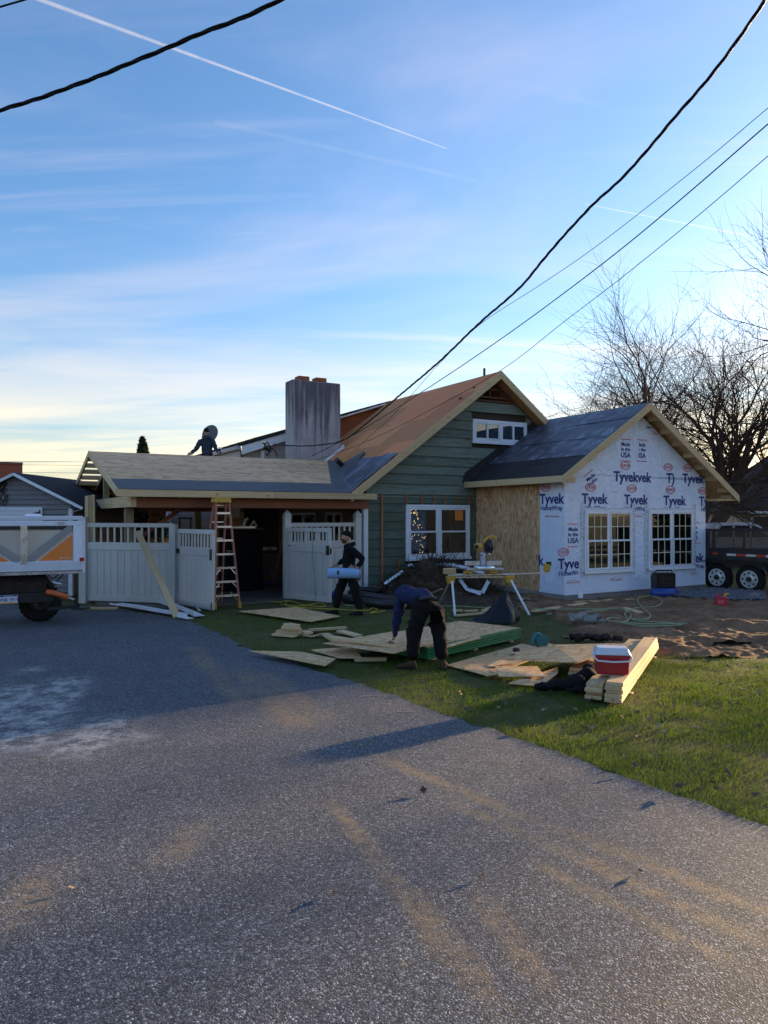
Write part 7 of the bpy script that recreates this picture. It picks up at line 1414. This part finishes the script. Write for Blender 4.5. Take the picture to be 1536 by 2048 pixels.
ro = thing('blue_roll', 'pale blue rolled foam sheet carried by the walking man', 'roll', (pr_.x, pr_.y, .88))
M_blue = simple('blue_foam', (.26, .42, .68), .5, var=.08, scale=4, bmp=.15, bscale=12); vs = []; N = 60
for k in range(N): an = k / N * 4.6 * math.pi; r = .055 + .062 * k / N; vs.append((r * math.cos(an), r * math.sin(an)))
m = MB(); x0, x1 = -.42, .24; q = []
for x in (x0, x1):
    for (a, b) in vs: q.append((x, -.235 + a * .95, b + .03 * (x - x0) * 0 - .05 * (x > 0) * .3))
m.add(q, [(k, k + 1, N + k + 1, N + k) for k in range(N - 1)], True); m.build('foam', M_blue, ro)
MB().lathe((x0 + .01, -.235, 0), [(.108, 0), (.108, .64)], 30, (1, 0, -.01)).build('outer_wrap', M_blue, ro); MB().box(-.215, -.175, -.352, -.342, -.02, .06).build('strap_label', M_black, ro)
# --- man bending over the sheets
pb_ = g(856, 1336); p2 = thing('person', 'man in navy hoodie and black trousers bending over the stacked sheets', 'person', pb_)
V2 = {'pelvis': ((.0, .06, .86), (.20, .165)), 'waist': ((-.07, .22, .93), (.19, .155)), 'chest': ((-.17, .42, .94), (.215, .165)), 'shoul': ((-.23, .56, .90), (.13, .12)), 'neck': ((-.28, .64, .86), .06), 'neck2': ((-.31, .69, .83), .054),
      'lsh': ((-.36, .46, .86), .09), 'lel': ((-.41, .52, .55), .068), 'lwr': ((-.45, .58, .34), .040), 'lpalm': ((-.475, .585, .265), (.036, .022)),
      'rsh': ((-.06, .60, .84), .09), 'rel': ((-.06, .66, .56), .068), 'rwr': ((-.10, .60, .34), .040), 'rpalm': ((-.12, .58, .27), (.036, .022)),
      'lhip': ((-.12, .02, .80), .135), 'lkn': ((-.19, .06, .45), .108), 'lan': ((-.20, -.02, .11), .09),
      'rhip': ((.12, .02, .80), .135), 'rkn': ((.15, .05, .45), .108), 'ran': ((.19, -.03, .11), .09)}
def ex2(m): fingers(m, V2['lpalm'][0], V2['lwr'][0], (-.6, -.6, 0), (-.8, .2, -.1), .8); fingers(m, V2['rpalm'][0], V2['rwr'][0], (-.6, -.6, 0), (-.5, .5, 0), .8)
skin_body(p2, V2, Eg, [M_navyh, M_pants, M_skin], lambda a, b: 2 if b in ('lpalm', 'rpalm') else 1 if b in ('lhip', 'lkn', 'lan', 'rhip', 'rkn', 'ran') else 0, ex2)
head(p2, (-.345, .75, .78), (-.3, .35, -.9), (-.25, .8, .35))
hd = MB(); hd.tube([(-.20, .60, .99), (-.30, .70, .96), (-.38, .76, .90)], [.07, .105, .09], 12); hd.build('hood', M_navyh, p2)
MB().tube([(-.11, -.02, .93), (0, -.06, .955), (.11, -.02, .93)], .03, 8).build('belt', M_black, p2)
shoe(p2, (-.17, -.06, 0), (-.43, -.0, 0), M_boot, .05, .11); shoe(p2, (.20, -.08, 0), (.24, .20, 0), M_boot, .05, .11)
# --- man on the porch roof
hp3 = hw(*[(lambda q: (q[0], 8.9))(onB(414, 900, 8.9))][0], 0); rz3 = pz(8.9) + .01
p3_ = thing('person', 'man in dark jacket and cap kneeling behind the porch ridge', 'person', (hp3.x, hp3.y, rz3), R(8))
V3 = {'pelvis': ((0, .0, .50), (.15, .13)), 'waist': ((0, .0, .66), (.19, .15)), 'chest': ((-.01, .02, .88), (.22, .16)), 'shoul': ((-.01, .03, 1.0), (.16, .14)), 'neck': ((-.02, .04, 1.08), .075), 'neck2': ((-.02, .05, 1.13), .054),
      'lsh': ((-.19, .02, .98), .095), 'lel': ((-.29, -.10, .74), .075), 'lwr': ((-.44, -.22, .58), .045), 'lpalm': ((-.51, -.27, .53), (.038, .024)),
      'rsh': ((.17, .02, .98), .095), 'rel': ((.26, -.06, .74), .075), 'rwr': ((.36, -.22, .62), .045), 'rpalm': ((.42, -.27, .60), (.038, .024)),
      'lhip': ((-.10, 0, .46), .11), 'lkn': ((-.14, .34, .10), .085), 'lan': ((-.14, -.06, .10), .075), 'rhip': ((.10, 0, .46), .11), 'rkn': ((.14, .34, .10), .085), 'ran': ((.14, -.06, .10), .06)}
def ex3(m): fingers(m, V3['lpalm'][0], V3['lwr'][0], (0, .3, 1), (0, -.3, -1), .6); fingers(m, V3['rpalm'][0], V3['rwr'][0], (0, .3, 1), (0, -.3, -1), 1.2)
skin_body(p3_, V3, Eg, [M_jkt, M_pants, M_skin], lambda a, b: 2 if b in ('lpalm', 'rpalm', 'neck2') else 1 if b in ('lhip', 'lkn', 'lan', 'rhip', 'rkn', 'ran') else 0, ex3)
head(p3_, (-.03, .06, 1.25), (-.3, .95, -.1), (0, 0, 1), hat=M_hat)
hd = MB(); hd.tube([(-.13, -.05, 1.06), (0, -.10, 1.08), (.12, -.05, 1.06)], [.05, .065, .05], 10); hd.build('collar', M_jkt, p3_)
for s_ in (-1, 1): shoe(p3_, (.14 * s_, -.08, .0), (.14 * s_, -.30, .0), M_shoe)
hm = thing('hammer', 'small hammer held by the man on the roof', 'hammer', Vector(p3_.location) + Vector((.45, -.24, .62)), 0); MB().tube([(0, 0, -.16), (0, 0, .12)], .014, 8).build('handle', M_black, hm); MB().box(-.05, .06, -.016, .016, .10, .14).build('hammer_head', M_steel, hm)

# ------------------------------------------------------------ lawn
rng = np.random.default_rng(77)
LAWN = [(DRIVE[i][0], DRIVE[i][1]) for i in range(3, 16)]; LAWN = LAWN[:12] + [(3.2, 2.0), (16, 2.0), (26, 14), (26, 30), (12, 30)] + [(hw(5.3, 3).x, hw(5.3, 3).y), (hw(5.2, -.05).x, hw(5.2, -.05).y), (hw(0, -.1).x, hw(0, -.1).y), (hw(-.1, 3.4).x, hw(-.1, 3.4).y), (hw(-3.5, 3.4).x, hw(-3.5, 3.4).y), (hw(-9.0, 3.2).x, hw(-9.0, 3.2).y)]
def blades():
    out = []
    for (y0, y1, dens, h, w) in ((2.0, 5.5, 3600, .046, .0050), (5.5, 8, 3600, .046, .0060), (8, 11, 2500, .046, .0080), (11, 16, 1200, .046, .011), (16, 26, 260, .07, .02)):
        xm = y1 * .56 + 2.0; n = int((y1 - y0) * (xm + min(xm, 5)) * dens); x = rng.uniform(-min(xm, 5), xm, n); y = rng.uniform(y0, y1, n); k = (x < y * .56 + 2.0) & (x > -y * .545 - .3); x, y = x[k], y[k]
        sgn = pdist(x, y, LAWN); k = sgn > -.05 - .05 * vnoise(x, y, .1, 2) + .05; x, y, sgn = x[k], y[k], sgn[k]
        dd = np.maximum(pdist(x, y, DIRT), pdist(x, y, BED)); keep = rng.random(len(x)) < np.clip((-dd + .15 + (vnoise(x, y, .5, 8) - .5) * 1.0) * 1.6, 0.0, 1)
        worn = np.clip((vnoise(x, y, 1.4, 12) * .6 + vnoise(x, y, .35, 13) * .4 - .22) * 3, .40, 1); trod = np.where(y > 9.5, np.clip(1.25 - (y - 9.5) * .13, .30, 1), 1.0); keep &= rng.random(len(x)) < worn * trod
        x, y, sgn = x[keep], y[keep], sgn[keep]; n = len(x)
        hh = h * (.45 + .75 * rng.random(n)) * (.65 + .6 * vnoise(x, y, .6, 15)) * np.where(y > 9, .75, 1); an = rng.random(n) * 6.283; lean = hh * rng.uniform(.2, 1.0, n); la = rng.random(n) * 6.283
        b = np.stack([x, y, np.full(n, -.012)], 1); s = np.stack([np.cos(an), np.sin(an), np.zeros(n)], 1) * (w * (.7 + .6 * rng.random(n)))[:, None] * .5
        tip = b + np.stack([np.cos(la) * lean, np.sin(la) * lean, hh], 1); out.append(np.stack([b - s, b + s, tip], 1).reshape(-1, 3))
    return np.concatenate(out)
def grass_mat():
    m = bpy.data.materials.new('lawn_grass'); m.use_nodes = True; nt = m.node_tree; nt.nodes.clear(); MATS['lawn_grass'] = m
    o = nt.nodes.new('ShaderNodeOutputMaterial'); d = nt.nodes.new('ShaderNodeBsdfDiffuse'); t = nt.nodes.new('ShaderNodeBsdfTranslucent'); mx = nt.nodes.new('ShaderNodeMixShader'); mx.inputs[0].default_value = .40
    v = coords(nt, (1, 1, 0), False); c = ramp(nt, noise(nt, v, .8, 4, .6), [(.30, (.060, .135, .014)), (.55, (.110, .180, .022)), (.75, (.19, .205, .04))]); c = mixc(nt, mrange(nt, noise(nt, v, 60, 2), .45, .75, 0, .65), c, (.17, .15, .055)); c = mixc(nt, mrange(nt, noise(nt, v, 35, 2), .55, .75, 0, .6), c, (.05, .10, .015))
    nt.links.new(c, d.inputs[0]); nt.links.new(c, t.inputs[0]); nt.links.new(d.outputs[0], mx.inputs[1]); nt.links.new(t.outputs[0], mx.inputs[2]); nt.links.new(mx.outputs[0], o.inputs[0]); return m
tag(fastmesh('lawn_grass', blades(), grass_mat()), 'short lawn grass between the driveway and the house', None, None, 'stuff')
# fallen leaves
M_leaf = simple('dry_leaf', (.30, .21, .13), .8, var=.4, scale=20, rnd=.5)
lm = MB(); vs = [(0, 0, 0), (.022, .020, .010), (.030, .052, .004), (.016, .050, .012), (0, .085, .016), (-.018, .050, .014), (-.032, .050, .002), (-.020, .018, .012)]
lm.add(vs + [(0, .045, -.004)], [(8, 0, 1), (8, 1, 2), (8, 2, 3), (8, 3, 4), (8, 4, 5), (8, 5, 6), (8, 6, 7), (8, 7, 0)]); lme = lm.mesh('fallen_leaf', M_leaf); cnt = 0; rl = random.Random(12)
tries = 0
while cnt < 150 and tries < 4000:
    tries += 1; px = rl.uniform(640, 1536); py = rl.choice((rl.uniform(1300, 1640), rl.uniform(1320, 1480), rl.uniform(1225, 1330))); p = g(px, py)
    if not inpoly(np.array([p.x]), np.array([p.y]), LAWN)[0] or px < 1000 and rl.random() < .5: continue
    o = link('fallen_leaf', lme); o.location = (p.x, p.y, rl.uniform(.015, .04)); o.rotation_euler = (rl.uniform(-.6, .6), rl.uniform(-.6, .6), rl.uniform(0, 6.3)); k = rl.uniform(.6, 1.15); o.scale = (k, k, k); tag(o, 'dry brown leaf lying on the lawn', 'leaf', 'fallen leaves on the lawn'); cnt += 1
for i, (px, py) in enumerate(((848, 1588), (972, 1752), (665, 1782), (420, 1372), (1086, 1562), (150, 1776), (285, 1246), (560, 1702), (725, 1492), (1280, 1740))):
    o = link('fallen_leaf', lme); o.location = g(px, py, .012); o.rotation_euler = (.3, -.2, i * 1.7); k = (1.0, .6, .7, .5, .5, .5, .9, .4, .5, .6)[i]; o.scale = (k, k, k); tag(o, ('curled brown leaf lying alone in the middle of the driveway', 'small leaf on the driveway right of the middle tan track', 'pale leaf on the near driveway left of the tan tracks', 'small leaf on the shaded driveway below the trailer wheel', 'leaf on the driveway near the sunlit lawn edge', 'leaf on the driveway near the left border of the photo', 'brown leaf on the driveway in front of the metal offcuts', 'tiny leaf on the driveway just left of the picture middle', 'tiny leaf on the driveway close to the bending man', 'small leaf on the right part of the driveway')[i], 'leaf', 'leaves on the driveway')
for i, (p, q) in enumerate((((718, 1393), (762, 1390)), ((795, 1424), (832, 1423)))):
    o = ngon_sheet('painted_mark', [(g(p[0], p[1]).x, g(p[0], p[1]).y), (g(q[0], q[1]).x, g(q[0], q[1]).y), (g(q[0], q[1] + 1.2).x, g(q[0], q[1] + 1.2).y), (g(p[0], p[1] + 1.2).x, g(p[0], p[1] + 1.2).y)], M_conc, .004)
